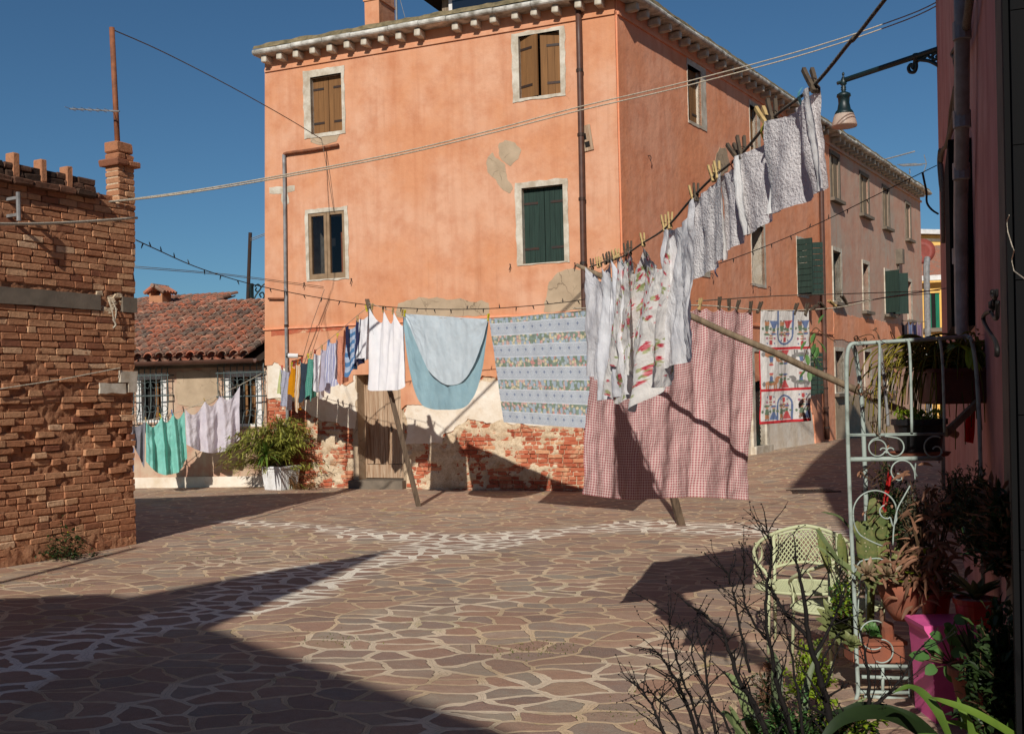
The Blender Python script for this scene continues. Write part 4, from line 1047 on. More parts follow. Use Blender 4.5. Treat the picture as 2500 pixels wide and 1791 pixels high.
# mast and yagi
mp = LR @ V((xm, .1, zc_t)); mY = mp.y
q = MB(); q.tube([mp, P(273, 68, mY)], .032, 8)
mast = q.build('antenna_mast', M['pipe_rust'], smooth=True); tag(mast, 'tall rust brown mast standing on the brick corner chimney', 'mast')
q = MB(); q.tube([P(170, 266, mY), P(292, 272, mY - .2)], .009, 5)
for t in range(11): c = P(172 + t * 9.5, 266 + t * .45, mY - .016 * t); q.tube([c + V((.01, .13, .01)), c - V((.01, .13, .01))], .003, 4) if t % 2 == 0 else None
q.tube([P(288, 258, mY), P(288, 284, mY)], .006, 4); q.build('yagi_aerial', M['pipe_grey'], mast)

# ------------------------------------------------------------------ dark house on the right
def cpt(Y): return V((.357 + .382 * Y, Y, 0))
cF, cN = cpt(16.4), cpt(3.4)
CRm = frame(cF, cN); LC = (cN - cF).length
chs = thing('rose_house', 'shaded dusky rose house with drainpipe and dark door at the right edge', 'house', mtx=CRm)
b = MB(); b.quad((0, 0, -.2), (LC, 0, -.2), (LC, 0, 8.4), (0, 0, 8.4)); b.quad((LC, 0, -.2), (LC, 7, -.2), (LC, 7, 8.4), (LC, 0, 8.4)); b.quad((0, 7, -.2), (0, 0, -.2), (0, 0, 8.4), (0, 7, 8.4)); b.quad((LC, 7, -.2), (0, 7, -.2), (0, 7, 8.4), (LC, 7, 8.4)); b.build('wall', M['cwall'], chs)
b = MB(); b.quad((-.3, -.45, 8.42), (LC + .3, -.45, 8.42), (LC + .3, 3.6, 9.6), (-.3, 3.6, 9.6)); b.quad((LC + .3, 7.4, 8.42), (-.3, 7.4, 8.42), (-.3, 3.6, 9.6), (LC + .3, 3.6, 9.6)); b.build('roof', M['tile'], chs)
clz = lambda px, py, dy=0.0: loc(CRm, px, py, dy)
x0 = clz(2450, 500, -.07)[0]; x00 = clz(2432, 500, -.03)[0]
b = MB(); b.box(x00, x0 + .01, -.03, .02, .0, 4.6); b.build('door_jamb', M['stone_grey'], chs)
b = MB(); nb = 9
for t in range(nb): b.box(x0 + .01, LC + .12, -.055, .0, .15 + t * .42, .15 + t * .42 + .417)
dk = b.build('dark_shutter_door', M['black_door'], chs)
b = MB(); b.box(x0, x0 + .06, -.075, -.0, .1, 4.4); b.build('door_stile', M['black_door'], dk)
b = MB()
p = [(2458, 600), (2452, 612), (2455, 640), (2466, 680), (2470, 690), (2464, 710), (2470, 740), (2500, 775)]
b.tube([V((clz(a, c, -.08)[0], -.08, clz(a, c, -.08)[1])) for a, c in p], .0016, 5); b.build('cord', M['rope'], dk)
def cpipe(L, r, mat, name, y=-.06, k=1):
    pts = [V((clz(a, c, y)[0], y, clz(a, c, y)[1])) for a, c in L]; q = MB(); q.tube(catmull(pts, 4) if k else pts, r, 8); return q.build(name, M[mat], chs, smooth=True)
cpipe([(2340, -60), (2342, 100), (2343, 330), (2341, 560), (2345, 820), (2352, 1000)], .042, 'pipe_grey', 'drainpipe', -.08, 0)
for zz in ((2342, 105), (2343, 320), (2342, 445), (2341, 650)):
    x, z = clz(*zz, -.08); q = MB(); q.tube([(x, -.08, z - .05), (x, -.08, z + .05)], .05, 10); q.build('pipe_collar', M['pipe_grey'], chs)
cpipe([(2368, -40), (2356, 70), (2345, 130), (2330, 155), (2328, 170), (2332, 200), (2325, 300), (2306, 365), (2298, 372), (2294, 400), (2297, 450), (2300, 600)], .022, 'rope_dark', 'cable_bundle', -.06)
cpipe([(2360, -40), (2352, 55), (2340, 120), (2322, 140), (2318, 150), (2326, 160)], .014, 'rope_dark', 'cable_bundle', -.05)
cpipe([(2326, 230), (2316, 280), (2312, 330), (2304, 365)], .014, 'rope_dark', 'cable_bundle', -.05)
cpipe([(2292, 372), (2290, 400), (2294, 450), (2297, 470)], .03, 'rope_dark', 'cable_bundle', -.05)
x0_, z0_ = clz(2308, 440, -.12); x1_, z1_ = clz(2330, 820, -.12)
b = MB(); b.box(x0_, x0_ + 1.1, -.14, .0, z1_, z0_); b.build('dark_shutter', M['black_door'], chs)
b = MB(); b.box(.02, .5, -.05, 0, 0, z0_ - 1.0); b.build('corner_pilaster', M['stone_grey'], chs)
# hook
q = MB()
hk = lambda L: catmull([V((clz(a, c, -.1)[0], -.1, clz(a, c, -.1)[1])) for a, c in L], 4)
q.tube(hk([(2434, 868), (2434, 850), (2428, 830), (2412, 805), (2402, 785), (2402, 770), (2412, 762), (2421, 761)]), .008, 6)
q.tube(hk([(2421, 765), (2426, 775), (2432, 778), (2435, 770), (2436, 735)]), .007, 6)
q.tube(hk([(2424, 750), (2428, 742), (2428, 728), (2423, 722), (2423, 710)]), .008, 6); q.tube(hk([(2428, 728), (2431, 722), (2431, 706)]), .008, 6)
q.lathe((0, 0, 0), [(0, -.02), (.018, -.01), (.018, .01), (0, .02)], 10, Matrix.Translation(V((clz(2427, 744, -.1)[0], -.1, clz(2427, 744, -.1)[1]))))
ho = q.build('wall_hook', M['cable'], smooth=True, mtx=CRm); tag(ho, 'curly dark iron bracket hook on the rose wall beside the dark door', 'hook')

chs.matrix_world = Matrix(((1, 0, .013, 0), (0, 1, 0, 0), (0, 0, 1, 0), (0, 0, 0, 1))) @ CRm
# ------------------------------------------------------------------ street lamp on the rose house
lamp = thing('street_lamp', 'dark green wall lamp with frosted glass bell on a long iron arm', 'street lamp', loc=(0, 0, 0))
pw = CRm @ V((.35, -.02, 0)); Yw = pw.y
wp = P(2303, 116, Yw - .3); lpx = P(2062, 196, Yw + 1.2)
q = MB(); q.tube([wp, lpx], .045, 8); q.build('arm', M['lamp_green'], lamp)
t1 = wp.lerp(lpx, .27)
q = MB()
def LP(px, py): 
    f = (2303 - px) / (2303 - 2062); return P(px, py, (Yw - .3) + 1.5 * f)
q.tube(catmull([LP(*a) for a in ((2303, 172), (2290, 160), (2270, 150), (2250, 147), (2238, 147), (2232, 156), (2224, 164))], 4), .03, 6)
q.tube(catmull([LP(*a) for a in ((2236, 150), (2237, 165), (2232, 176), (2222, 176), (2218, 166), (2224, 158), (2230, 164), (2227, 169))], 4), .028, 6)
q.tube(catmull([LP(*a) for a in ((2303, 150), (2296, 134), (2284, 130), (2276, 138), (2280, 146), (2288, 143), (2286, 137))], 4), .025, 6)
q.tube(catmull([LP(*a) for a in ((2272, 142), (2264, 136), (2256, 142), (2250, 143), (2246, 138))], 4), .022, 6)
q.tube([LP(2236, 132), LP(2237, 152)], .05, 8); q.tube([LP(2300, 166), LP(2298, 176)], .05, 6); q.build('bracket_scroll', M['lamp_green'], lamp, smooth=True)
lc = P(2060, 240, Yw + 1.2); px_m = (Yw + 1.2) / F
def lathe_px(prof, mat, name, par, n=20, cap=True, cx=2060):
    q = MB(); c = P(cx, 240, Yw + 1.2)
    q.lathe((c.x, c.y, 0), [(r * px_m, P(cx, y, Yw + 1.2).z) for r, y in prof], n, None, cap); return q.build(name, M[mat], par, smooth=True)
lathe_px([(.5, 176), (3, 179), (3, 183), (1.5, 186), (4, 190), (7, 198), (8, 206), (5, 209), (5, 212), (7, 214), (4.5, 217), (7, 219), (4.5, 222), (6, 225), (9, 226), (16, 230), (17, 236), (14, 238), (13, 252), (16, 268), (20, 272), (22, 276), (23, 280), (18, 281)], 'lamp_green', 'cap', lamp)
lathe_px([(22.5, 279), (25, 285), (28, 296), (30, 306), (29.5, 310), (28, 306), (24, 288), (21, 280)], 'frost', 'glass_shade', lamp, 24, False)
q = MB(); q.tube([P(2044, 204, Yw + 1.2), P(2062, 198, Yw + 1.2)], .03, 6); q.build('finial', M['lamp_green'], lamp)

# ------------------------------------------------------------------ houses behind the photographer (they throw the foreground shade)
t6 = V((math.sin(SUN_A), math.cos(SUN_A), 0)) / math.tan(SUN_E)
def back(px, py, h): q = G(px, py); return V((q.x, q.y, 0)) - t6 * h
h6 = 6.0
E1 = back(397, 1474, h6); E2 = back(518, 1532, h6); E3 = back(1180, 1764, h6); dE = (E3 - E2).normalized(); E4 = E3 + dE * 2.6
U1 = back(270, 1450, h6); U2 = back(-60, 1462, h6)
apex = G(962, 1340); mid = (E1 + E2) / 2
ap = V((mid.x, mid.y, 0)); dist = (V((apex.x, apex.y, 0)) - ap).dot(V((math.sin(SUN_A), math.cos(SUN_A), 0))); hA = dist * math.tan(SUN_E)
apx = V((apex.x, apex.y, 0)) - t6 * hA; print('gable', E1, E2, E3, apx, hA)
hb = thing('gabled_house', 'plastered house with a pointed gable behind the viewer', 'house')
poly = [E2, E3, E4, V((-5, -13, 0)), V((-14, -9, 0)), V((-15, U2.y - .2, 0)), U2, U1, E1]
b = MB(); n = len(poly)
bt = [b.add((p.x, p.y, -.1)) for p in poly]; tp = [b.add((p.x, p.y, h6)) for p in poly]
for i_ in range(n): b.face(bt[i_], bt[(i_ + 1) % n], tp[(i_ + 1) % n], tp[i_])
b.f.append(tuple(tp)); b.build('wall', M['neighbour'], hb)
b = MB(); bk_ = -V((.75, .66, 0)) * 3
a1, a2, a3 = b.add((E1.x, E1.y, h6)), b.add((E2.x, E2.y, h6)), b.add((apx.x, apx.y, hA))
c1, c2, c3 = b.add((E1.x - 3, E1.y - 3, h6)), b.add((E2.x - 2, E2.y - 4, h6)), b.add((apx.x - 1.2, apx.y - 5, hA - .2))
b.face(a1, a2, a3); b.face(a2, c2, c3, a3); b.face(c1, a1, a3, c3); b.face(c2, c1, c3); b.build('gable_roof', M['tile'], hb)
hw = thing('courtyard_wall', 'rendered courtyard wall behind the viewer', 'wall')
b = MB(); b.box(-2.2, 5, -5.0, -4.6, -.1, 3.3); b.build('wall', M['neighbour'], hw); b = MB(); b.box(-2.25, 5.05, -5.06, -4.54, 3.302, 3.4); b.build('coping', M['stone_grey'], hw)
# slim post whose shadow crosses the paving towards the brick corner
q = G(-5, 1421); e = G(333, 1336); ln_ = 5.6; dd = V((math.sin(SUN_A), math.cos(SUN_A), 0)); bs = V((e.x, e.y, 0)) - dd * (ln_ / math.tan(SUN_E))
pq = MB(); pq.tube([(bs.x, bs.y, -.05), (bs.x, bs.y, ln_)], .045, 10); pq.lathe((bs.x, bs.y, 0), [(.09, 0), (.09, .3), (.05, .36)], 12)
tag(pq.build('iron_post', M['lamp_green']), 'slim green iron post standing left of the viewer', 'post')
# ------------------------------------------------------------------ cloth materials
def clothm(name, c, c2=None, wr=1.0, tr=.22, tex=60, terry=0.0):
    k = NT(name); o = k.tc.outputs['Object']; c2 = c2 or tuple(x * .9 for x in c)
    cc = k.mix(k.mapr(k.noise(o, 6, 4, .6), .35, .7), c, c2)
    k.base(cc, .95); k.b.inputs['Specular IOR Level'].default_value = .08
    h = k.math('ADD', k.math('MULTIPLY', k.noise(k.mapping(o, scale=(1, 1, .5)), 9, 5, .65, dist=1.0), wr), k.math('MULTIPLY', k.noise(o, tex, 3, .6), .1 + terry))
    k.bump(h, .02 if not terry else .03, .5); k.translucent(cc, tr); return k.m
def printm(name, tr=.2, wr=1.0):
    k = NT(name); o = k.tc.outputs['Object']; cc = k.attr('print', 'Color')
    k.base(cc, .95); k.b.inputs['Specular IOR Level'].default_value = .08
    k.bump(k.math('ADD', k.math('MULTIPLY', k.noise(k.mapping(o, scale=(1, 1, .5)), 9, 5, .65, dist=1.0), wr), k.math('MULTIPLY', k.noise(o, 80, 3, .6), .1)), .02, .45); k.translucent(cc, tr); return k.m
def uvm(name, fn, tr=.2, wr=1.0):
    k = NT(name); uv = k.tc.outputs['UV']; cc = fn(k, uv); k.base(cc, .95); k.b.inputs['Specular IOR Level'].default_value = .08
    o = k.tc.outputs['Object']
    k.bump(k.math('ADD', k.math('MULTIPLY', k.noise(k.mapping(o, scale=(1, 1, .5)), 8, 5, .65, dist=1.2), wr), k.math('MULTIPLY', k.noise(o, 80, 3, .6), .1)), .022, .5); k.translucent(cc, tr); return k.m
def gingham(k, uv):
    s = k.mapping(uv, scale=(1 / .0172, 1 / .0172, 1)); fx = k.math('FRACT', k.n('SeparateXYZ', {0: s}, out=0)); fy = k.math('FRACT', k.n('SeparateXYZ', {0: s}, out=1))
    a = k.math('LESS_THAN', fx, .5); b_ = k.math('LESS_THAN', fy, .5); t = k.math('ADD', a, b_)
    c = k.mix(k.math('GREATER_THAN', t, .5), S((222, 200, 194)), S((206, 168, 164)))
    return k.mix(k.math('GREATER_THAN', t, 1.5), c, S((174, 98, 104)))
M['gingham'] = uvm('red gingham cotton', gingham, .18)
def florals(k, uv):
    w_ = k.n('VectorMath', {0: uv, 1: k.n('VectorMath', {0: k.noise(uv, 22, 3, .6, out=1), 3: .035}, operation='SCALE')}, operation='ADD')
    c = S((242, 238, 234))
    def spots(c, scale, r0, r1, cols, gate, seed):
        u = k.mapping(w_, loc=(seed, seed * 1.7, 0)); d = k.vor(u, scale, 'F1', 'Distance', .9, '2D'); q = k.vor(u, scale, 'F1', 'Color', .9, '2D')
        h = k.n('SeparateColor', {0: q}, out=0); g_ = k.n('SeparateColor', {0: q}, out=1)
        ring = k.ramp(k.math('MULTIPLY', d, scale * 0 + 1.0), [(0, cols[1]), (.12, cols[0]), (.22, cols[1]), (.32, cols[0])])
        f = k.math('MULTIPLY', k.math('SUBTRACT', 1.0, k.mapr(d, r0, r1)), k.math('GREATER_THAN', g_, gate)); return k.mix(f, c, ring)
    c = spots(c, 25, .2, .3, (S((190, 194, 150)), S((166, 178, 126))), .5, 2.2)
    c = spots(c, 40, .18, .3, (S((226, 150, 150)), S((212, 100, 108))), .55, 5.1)
    c = spots(c, 19, .16, .28, (S((212, 92, 102)), S((228, 146, 148))), .6, 8.7)
    return c
M['rose_print'] = uvm('white cotton with red roses', florals, .3)
def damask(k, uv):
    sx, sy = k.n('SeparateXYZ', {0: uv}, out=0), k.n('SeparateXYZ', {0: uv}, out=1)
    per = .295; ph = k.math('FRACT', k.math('ADD', k.math('DIVIDE', sy, per), .02)); band = k.math('GREATER_THAN', ph, .52)
    # scroll band: mirrored spirals
    mirr = k.math('PINGPONG', sx, .075)
    cen = k.math('SUBTRACT', k.math('MULTIPLY', ph, per), .09)
    vv = k.n('CombineXYZ', {0: mirr, 1: k.math('ABSOLUTE', cen), 2: 0.0})
    d1 = k.vor(vv, 26, 'F1', 'Distance', .55, '2D')
    rings = k.math('ABSOLUTE', k.math('SINE', k.math('MULTIPLY', d1, 17.0)))
    sc_ = k.mix(k.mapr(rings, .45, .75), S((136, 146, 166)), S((204, 210, 213)))
    star = k.math('ADD', k.math('ABSOLUTE', cen), k.math('MULTIPLY', mirr, 1.0)); sc_ = k.mix(k.math('LESS_THAN', star, .022), sc_, S((131, 141, 161)))
    # flower band
    w_ = k.n('VectorMath', {0: uv, 1: k.n('VectorMath', {0: k.noise(uv, 30, 3, .6, out=1), 3: .02}, operation='SCALE')}, operation='ADD')
    q = k.vor(w_, 26, 'F1', 'Color', 1.0, '2D'); d = k.vor(w_, 26, 'F1', 'Distance', 1.0, '2D'); h = k.n('SeparateColor', {0: q}, out=0)
    fl = k.ramp(h, [(0, S((124, 141, 120))), (.22, S((169, 182, 187))), (.42, S((209, 171, 161))), (.58, S((209, 197, 164))), (.75, S((134, 152, 138))), (.92, S((199, 141, 134)))], 'CONSTANT')
    fl = k.mix(k.mapr(d, .3, .9), fl, S((124, 132, 126)))
    ell = k.vor(k.mapping(uv, scale=(1, .62, 1)), 9.5, 'F1', 'Distance', .25, '2D'); fl = k.mix(k.math('LESS_THAN', ell, .24), fl, S((159, 174, 187)))
    c = k.mix(band, sc_, fl)
    e1 = k.math('LESS_THAN', k.math('ABSOLUTE', k.math('SUBTRACT', ph, .52)), .018); e2 = k.math('LESS_THAN', k.math('ABSOLUTE', k.math('SUBTRACT', ph, .985)), .018)
    return k.mix(k.math('MAXIMUM', e1, e2), c, S((207, 212, 219)))
M['damask'] = uvm('blue grey tablecloth with floral bands', damask, .15, .4)
def stripes(a, b_, n, horiz=False):
    def f(k, uv):
        x = k.n('SeparateXYZ', {0: uv}, out=1 if horiz else 0); return k.mix(k.math('LESS_THAN', k.math('FRACT', k.math('MULTIPLY', x, n)), .45), a, b_)
    return f
M['stripe_shirt'] = uvm('white cloth with violet pinstripes', stripes(S((203, 203, 216)), S((151, 154, 190)), 28))
M['stripe_blue'] = uvm('blue striped jersey', stripes(S((176, 190, 212)), S((88, 131, 176)), 9, True))
def dots(a, b_, n, r):
    def f(k, uv): return k.mix(k.math('LESS_THAN', k.vor(uv, n, 'F1', 'Distance', .1, '2D'), r), a, b_)
    return f
M['teal_dots'] = uvm('teal cotton with pale dots', dots(S((77, 142, 126)), S((135, 180, 167)), 40, .2))
M['grey_dots'] = uvm('lilac grey patterned cotton', dots(S((160, 160, 176)), S((185, 185, 198)), 30, .35))
M['peach_dots'] = uvm('peach cotton with fine print', dots(S((207, 144, 118)), S((189, 115, 90)), 34, .22))
M['cream_stripe'] = uvm('cream striped leggings', stripes(S((214, 199, 176)), S((192, 153, 117)), 26))
M['white_cotton'] = clothm('white cotton', S((238, 238, 240)), S((230, 230, 235)), .6, .2)
M['lilac_cotton'] = clothm('lilac white cotton', S((192, 190, 208)), S((180, 178, 199)), .8, .3)
M['white_grey'] = clothm('crumpled grey white linen', S((242, 241, 242)), S((228, 228, 233)), 2.0, .28)
M['sheet_blue'] = clothm('pale blue bed sheet', S((206, 216, 222)), S((197, 209, 216)), .7, .2)
M['sheet_teal'] = clothm('blue green bed sheet lining', S((152, 184, 194)), S((141, 174, 186)), .8, .2)
M['turq'] = clothm('turquoise cotton', S((150, 220, 207)), S((134, 208, 194)), 1.0, .35)
M['pinkwhite'] = clothm('pinkish white sheet', S((226, 219, 226)), S((212, 204, 214)), 1.0, .3)
M['grey_tee'] = clothm('grey jersey', S((135, 133, 140)), None, 1, .2)
M['orange_cotton'] = clothm('orange cotton', S((207, 140, 25)), None, 1, .3)
M['slate'] = clothm('dark slate jersey', S((55, 66, 77)), None, 1, .15)
M['navy'] = clothm('navy cotton', S((50, 52, 82)), None, 1, .15)
M['yellow_cotton'] = clothm('pale yellow cotton', S((199, 203, 144)), None, 1, .3)
M['terry'] = clothm('grey terry towelling', S((230, 226, 225)), S((208, 204, 206)), .6, .15, 130, .6)
M['terry_edge'] = clothm('white towel hem', S((244, 242, 240)), None, 1, .2)
M['tea'] = printm('linen printed with folk figures', .2)
M['dark_cloth'] = clothm('dark laundry', S((52, 48, 56)), None, 1, .1)
M['shirt_print'] = clothm('mauve print laundry', S((150, 128, 150)), S((120, 100, 128)), 1, .2)
M['blue_cloth'] = clothm('grey blue laundry', S((120, 130, 160)), None, 1, .2)

def cloth(name, mat, TL, TR, BL, BR, nu=40, nv=50, pegs=(0, 1), sag=.04, folds=((3, .02),), bottom=None, wr=.006, seed=0, gather=.0, edge_curl=0, parent=None, side_bulge=0, flare=1.0, uvscale=None, painter=None, thick=.0):
    TL, TR, BL, BR = map(V, (TL, TR, BL, BR)); b = MB(); ids = {}
    w = (TR - TL); W = math.hypot(w.x, w.y); Hh = ((TL - BL).length + (TR - BR).length) / 2
    nrm = V((-w.y, w.x, 0)).normalized()
    if nrm.y > 0: nrm = -nrm            # towards the viewer
    uvs = uvscale or (W, Hh)
    for j in range(nv + 1):
        v = j / nv
        for i_ in range(nu + 1):
            u = i_ / nu
            p = (TL.lerp(TR, u)).lerp(BL.lerp(BR, u), v)
            s_ = 0
            for a, e in zip(pegs, pegs[1:]):
                if a <= u <= e and e > a: t = (u - a) / (e - a); s_ = 4 * t * (1 - t) * sag * min(1, (e - a) * len(pegs) * .8)
            p = p - V((0, 0, s_ * (1 - v) ** 1.5))
            if bottom:
                bz = bottom(u); p = p + (TL.lerp(TR, u) - BL.lerp(BR, u)) * (1 - bz) * v
            if side_bulge: p = p + w * side_bulge * (u - .5) * 2 * math.sin(math.pi * v)
            d = 0
            for q, (f, a) in enumerate(folds): d += a * math.sin(2 * math.pi * (f * u + .13 * q + .06 * math.sin(v * 3 + seed))) * (.25 + .75 * v ** .7) * flare
            if sag: d += -.35 * s_ * (1 - v)
            d += wr * 2.2 * fbm((u * W * 7 + seed * 3.1, v * Hh * 3 + seed, seed * 1.3), 5)
            p = p + nrm * d
            idx = b.add(p); ids[i_, j] = idx; b.uv[idx] = (u * uvs[0], (1 - v) * uvs[1])
            if painter: b.col[idx] = painter(u, v)
    for j in range(nv):
        for i_ in range(nu): b.face(ids[i_, j], ids[i_, j + 1], ids[i_ + 1, j + 1], ids[i_ + 1, j])
    return b.build(name, M[mat], parent, smooth=True)

# pegs -------------------------------------------------------------
_peg = {}
def peg(pos, color, label, axis, tilt=0, scale=1.0, group='pegs on the washing lines', turn=0.0):
    if color not in _peg:
        b = MB()
        for sg in (-1, 1):
            pr = [(.004, -.030), (.006, -.022), (.0035, -.012), (.0055, -.004), (.0062, .006), (.0078, .024), (.0088, .044)]
            for (xa, za), (xb, zb_) in zip(pr, pr[1:]):
                m = []
                for (x, z, t) in ((xa, za, .0038), (xb, zb_, .0038)):
                    m.append([(sg * (x - t), -.005, z), (sg * (x + t), -.005, z), (sg * (x + t), .005, z), (sg * (x - t), .005, z)])
                i0 = [b.add(p) for p in m[0]]; i1 = [b.add(p) for p in m[1]]
                for t in range(4): b.face(i0[t], i0[(t + 1) % 4], i1[(t + 1) % 4], i1[t])
                b.f.append(tuple(i0)); b.f.append(tuple(i1))
        o = b.build('clothes_peg', M['peg_' + color])
        s_ = MB(); s_.tube([(math.cos(a * .9) * .006, -.007 + a * .0011, .002 + math.sin(a * .9) * .006) for a in range(14)], .0011, 4); s_.tube([(-.012, .0, .004), (-.012, .0, .012)], .001, 4); s_.tube([(.012, .0, .004), (.012, .0, .012)], .001, 4)
        s_.build('spring', M['iron'], o)
        _peg[color] = o; c = o
    else: c = copy_tree(_peg[color])
    ax = V((axis.x, axis.y, 0)).normalized(); yv = V((-ax.y, ax.x, 0))
    m = Matrix(((yv.x, -ax.x, 0, pos.x), (yv.y, -ax.y, 0, pos.y), (0, 0, 1, pos.z), (0, 0, 0, 1)))
    c.matrix_world = m @ Matrix.Rotation(tilt, 4, 'X') @ Matrix.Rotation(turn, 4, 'Y') @ Matrix.Scale(scale, 4)
    tag(c, label, 'clothes peg', group); return c
def line(name, pts, r, mat, label, cat='clothes line', k=6, group=None):
    b = MB(); b.tube(catmull(pts, k) if k else pts, r, 6); o = b.build(name, M[mat], smooth=True); return tag(o, label, cat, group)

# ------------------------------------------------------------------ near rope (runs overhead past the viewer)
RA, RB = V((.693, 2.45, 0)), V((.393, 6.05, 0))
rp, rn = vplane((RA.x, RA.y), (RB.x, RB.y))
def rpt(px, py): return onplane(px, py, rp, rn)
rope_px = [(2160, 0), (2080, 97), (1984, 212), (1885, 290), (1808, 378), (1736, 437), (1686, 488), (1626, 556), (1565, 596), (1520, 626), (1482, 637), (1440, 652)]
rope_pts = [V((.95, -4.7, 3.35)), V((.86, .6, 2.62))] + [rpt(*q) for q in rope_px]
line('clothes_rope', rope_pts, .0042, 'rope_dark', 'thick grey twisted rope coming from overhead and carrying the grey towels')
def near_item(name, mat, l, r_, bl, br, label, cat, **kw):
    o = cloth(name, mat, rpt(*l), rpt(*r_), rpt(*bl), rpt(*br), **kw); return tag(o, label, cat)
rr_ = random.Random(77); BQ = []
for _ in range(120):
    cx, cy = rr_.uniform(0, 1.35), rr_.uniform(0, .72)
    for _k in range(rr_.choice((2, 3, 4))):
        a_ = rr_.uniform(0, 6.28); d_ = rr_.uniform(.008, .022); BQ.append((cx + d_ * math.cos(a_) * 1.5, cy + d_ * math.sin(a_), rr_.uniform(.008, .015), rr_.uniform(.4, .8), a_, S(rr_.choice(((176, 184, 128), (196, 200, 152), (160, 172, 116))))))
    for _k in range(rr_.choice((1, 1, 2, 3))):
        a_ = rr_.uniform(0, 6.28); d_ = rr_.uniform(0, .022); BQ.append((cx + d_ * math.cos(a_) * 1.5, cy + d_ * math.sin(a_), rr_.uniform(.008, .015), rr_.uniform(.75, 1), a_, 'rose'))
for _ in range(170): BQ.append((rr_.uniform(0, 1.35), rr_.uniform(0, .72), rr_.uniform(.004, .008), .9, 0, S(rr_.choice(((226, 140, 146), (236, 176, 176), (206, 90, 100), (186, 192, 146))))))
def roses(u, v, W_=1.35, Hh_=.72):
    x, y = (u * W_) % 1.35, (v * Hh_) % .72; c = S((243, 239, 234)); q_ = mnoise.noise(V((x * 60, y * 60, 1))) * .004
    for cx, cy, r0, asp, an, cl in BQ:
        dx, dy = x - cx + q_, y - cy - q_
        if abs(dx) > r0 * 1.6 or abs(dy) > r0 * 1.6: continue
        dx /= 1.5
        ex = dx * math.cos(an) + dy * math.sin(an); ey = (-dx * math.sin(an) + dy * math.cos(an)) / asp; d_ = math.hypot(ex, ey) / r0
        if d_ < 1:
            if cl == 'rose': c = S((204, 62, 78)) if (d_ * 3.2 + math.atan2(ey, ex) * .35) % 1 < .58 else S((234, 150, 154))
            else: c = cl
    return c
M['rose_print'] = printm('white cotton with painted roses', .28, 1.3)
# towels: five, in the order of the photograph from upper right to lower left
tw = [((1882, 296), (1994, 212), (1888, 530), (2014, 458), 'grey terry towel nearest the viewer at the upper end of the rope'),
      ((1806, 382), (1890, 294), (1818, 578), (1900, 516), 'grey towel hung between the two brown peg pairs'),
      ((1750, 430), (1818, 374), (1760, 622), (1832, 568), 'narrow grey towel just below the twin dark pegs'),
      ((1692, 486), (1762, 420), (1700, 684), (1776, 630), 'crumpled grey towel by the yellow peg pair')]
for q, (l, r_, bl, br, lb) in enumerate(tw):
    o = near_item('towel', 'terry', l, r_, bl, br, lb, 'towel', pegs=(0, 1), sag=.015, folds=((1.3, .012), (2.7, .006)), wr=.010, seed=q + 1, nu=34, nv=44)
    e = cloth('hem', 'terry_edge', rpt(*l).lerp(rpt(*r_), .86), rpt(*r_), rpt(*bl).lerp(rpt(*br), .84), rpt(*br), nu=6, nv=40, sag=.0, folds=((1, .006),), wr=.012, seed=q + 31, parent=o)
    e.location = (-.006, 0, 0)
# long pieces further down the rope
near_item('pillowcase', 'white_grey', (1622, 558), (1700, 480), (1624, 905), (1700, 862), 'long crumpled grey white pillowcase beside the rose print cloth', 'pillowcase', folds=((1.5, .02), (3.2, .01)), wr=.014, seed=8, nu=50, nv=90)
def nb(u): return 1 - .10 * math.sin(u * 9) * u - .05 * math.cos(u * 17)
near_item('floral_sheet', 'rose_print', (1522, 616), (1636, 550), (1496, 978), (1648, 955), 'white cotton sheet printed with red roses gathered on the rope', 'bed sheet', pegs=(0, .35, 1), sag=.13, folds=((2.2, .05), (5.1, .022), (8, .008)), wr=.012, seed=5, bottom=nb, nu=150, nv=200, painter=roses)
near_item('pillowcase', 'rose_print', (1504, 624), (1540, 610), (1498, 885), (1552, 915), 'small rose print pillowcase pinched between two grey pegs', 'pillowcase', pegs=(0, 1), sag=.05, folds=((1.4, .03),), wr=.012, seed=15, nu=60, nv=110, painter=lambda u, v: roses(u * .33 + .1, v * .7))
near_item('white_shirt', 'white_cotton', (1470, 642), (1518, 626), (1478, 978), (1538, 962), 'white folded bed linen hanging between the striped strip and the roses', 'bed sheet', pegs=(0, .6, 1), sag=.10, folds=((2, .045), (4, .015)), wr=.012, seed=6, nu=50, nv=90)
near_item('curtain_strip', 'white_grey', (1438, 652), (1480, 640), (1442, 915), (1484, 930), 'narrow white cloth strip with small coloured prints at the low end of the rope', 'cloth', pegs=(0, 1), sag=.09, folds=((1.6, .03), (3, .01)), wr=.010, seed=7, nu=40, nv=80)
# coloured tags
def tagpiece(px, py, w_, h_, c, label):
    p = rpt(px, py); m = pm('tag ' + label[:12], S(c), None, 8, .8, .2, transl=.2); b = MB(); ax = (RB - RA).normalized(); n = 4
    rows = [[b.add(p + V((-.008 - .006 * math.sin(t), 0, 0)) + ax * w_ * (u - .5) - V((0, 0, h_ * t / n)) + ax * .004 * t) for u in (0, 1)] for t in range(n + 1)]
    for t in range(n): b.face(rows[t][0], rows[t][1], rows[t + 1][1], rows[t + 1][0])
    o = b.build('hanging_loop', m); tag(o, label, 'tag')
tagpiece(1966, 214, .018, .035, (120, 196, 206), 'pale blue loop on the topmost towel')
tagpiece(1873, 300, .014, .04, (214, 206, 80), 'yellow loop beside the brown pegs')
tagpiece(1797, 385, .012, .03, (226, 130, 90), 'orange loop under the twin dark pegs')
tagpiece(1758, 650, .014, .03, (120, 150, 200), 'small blue tag at the foot of a towel')
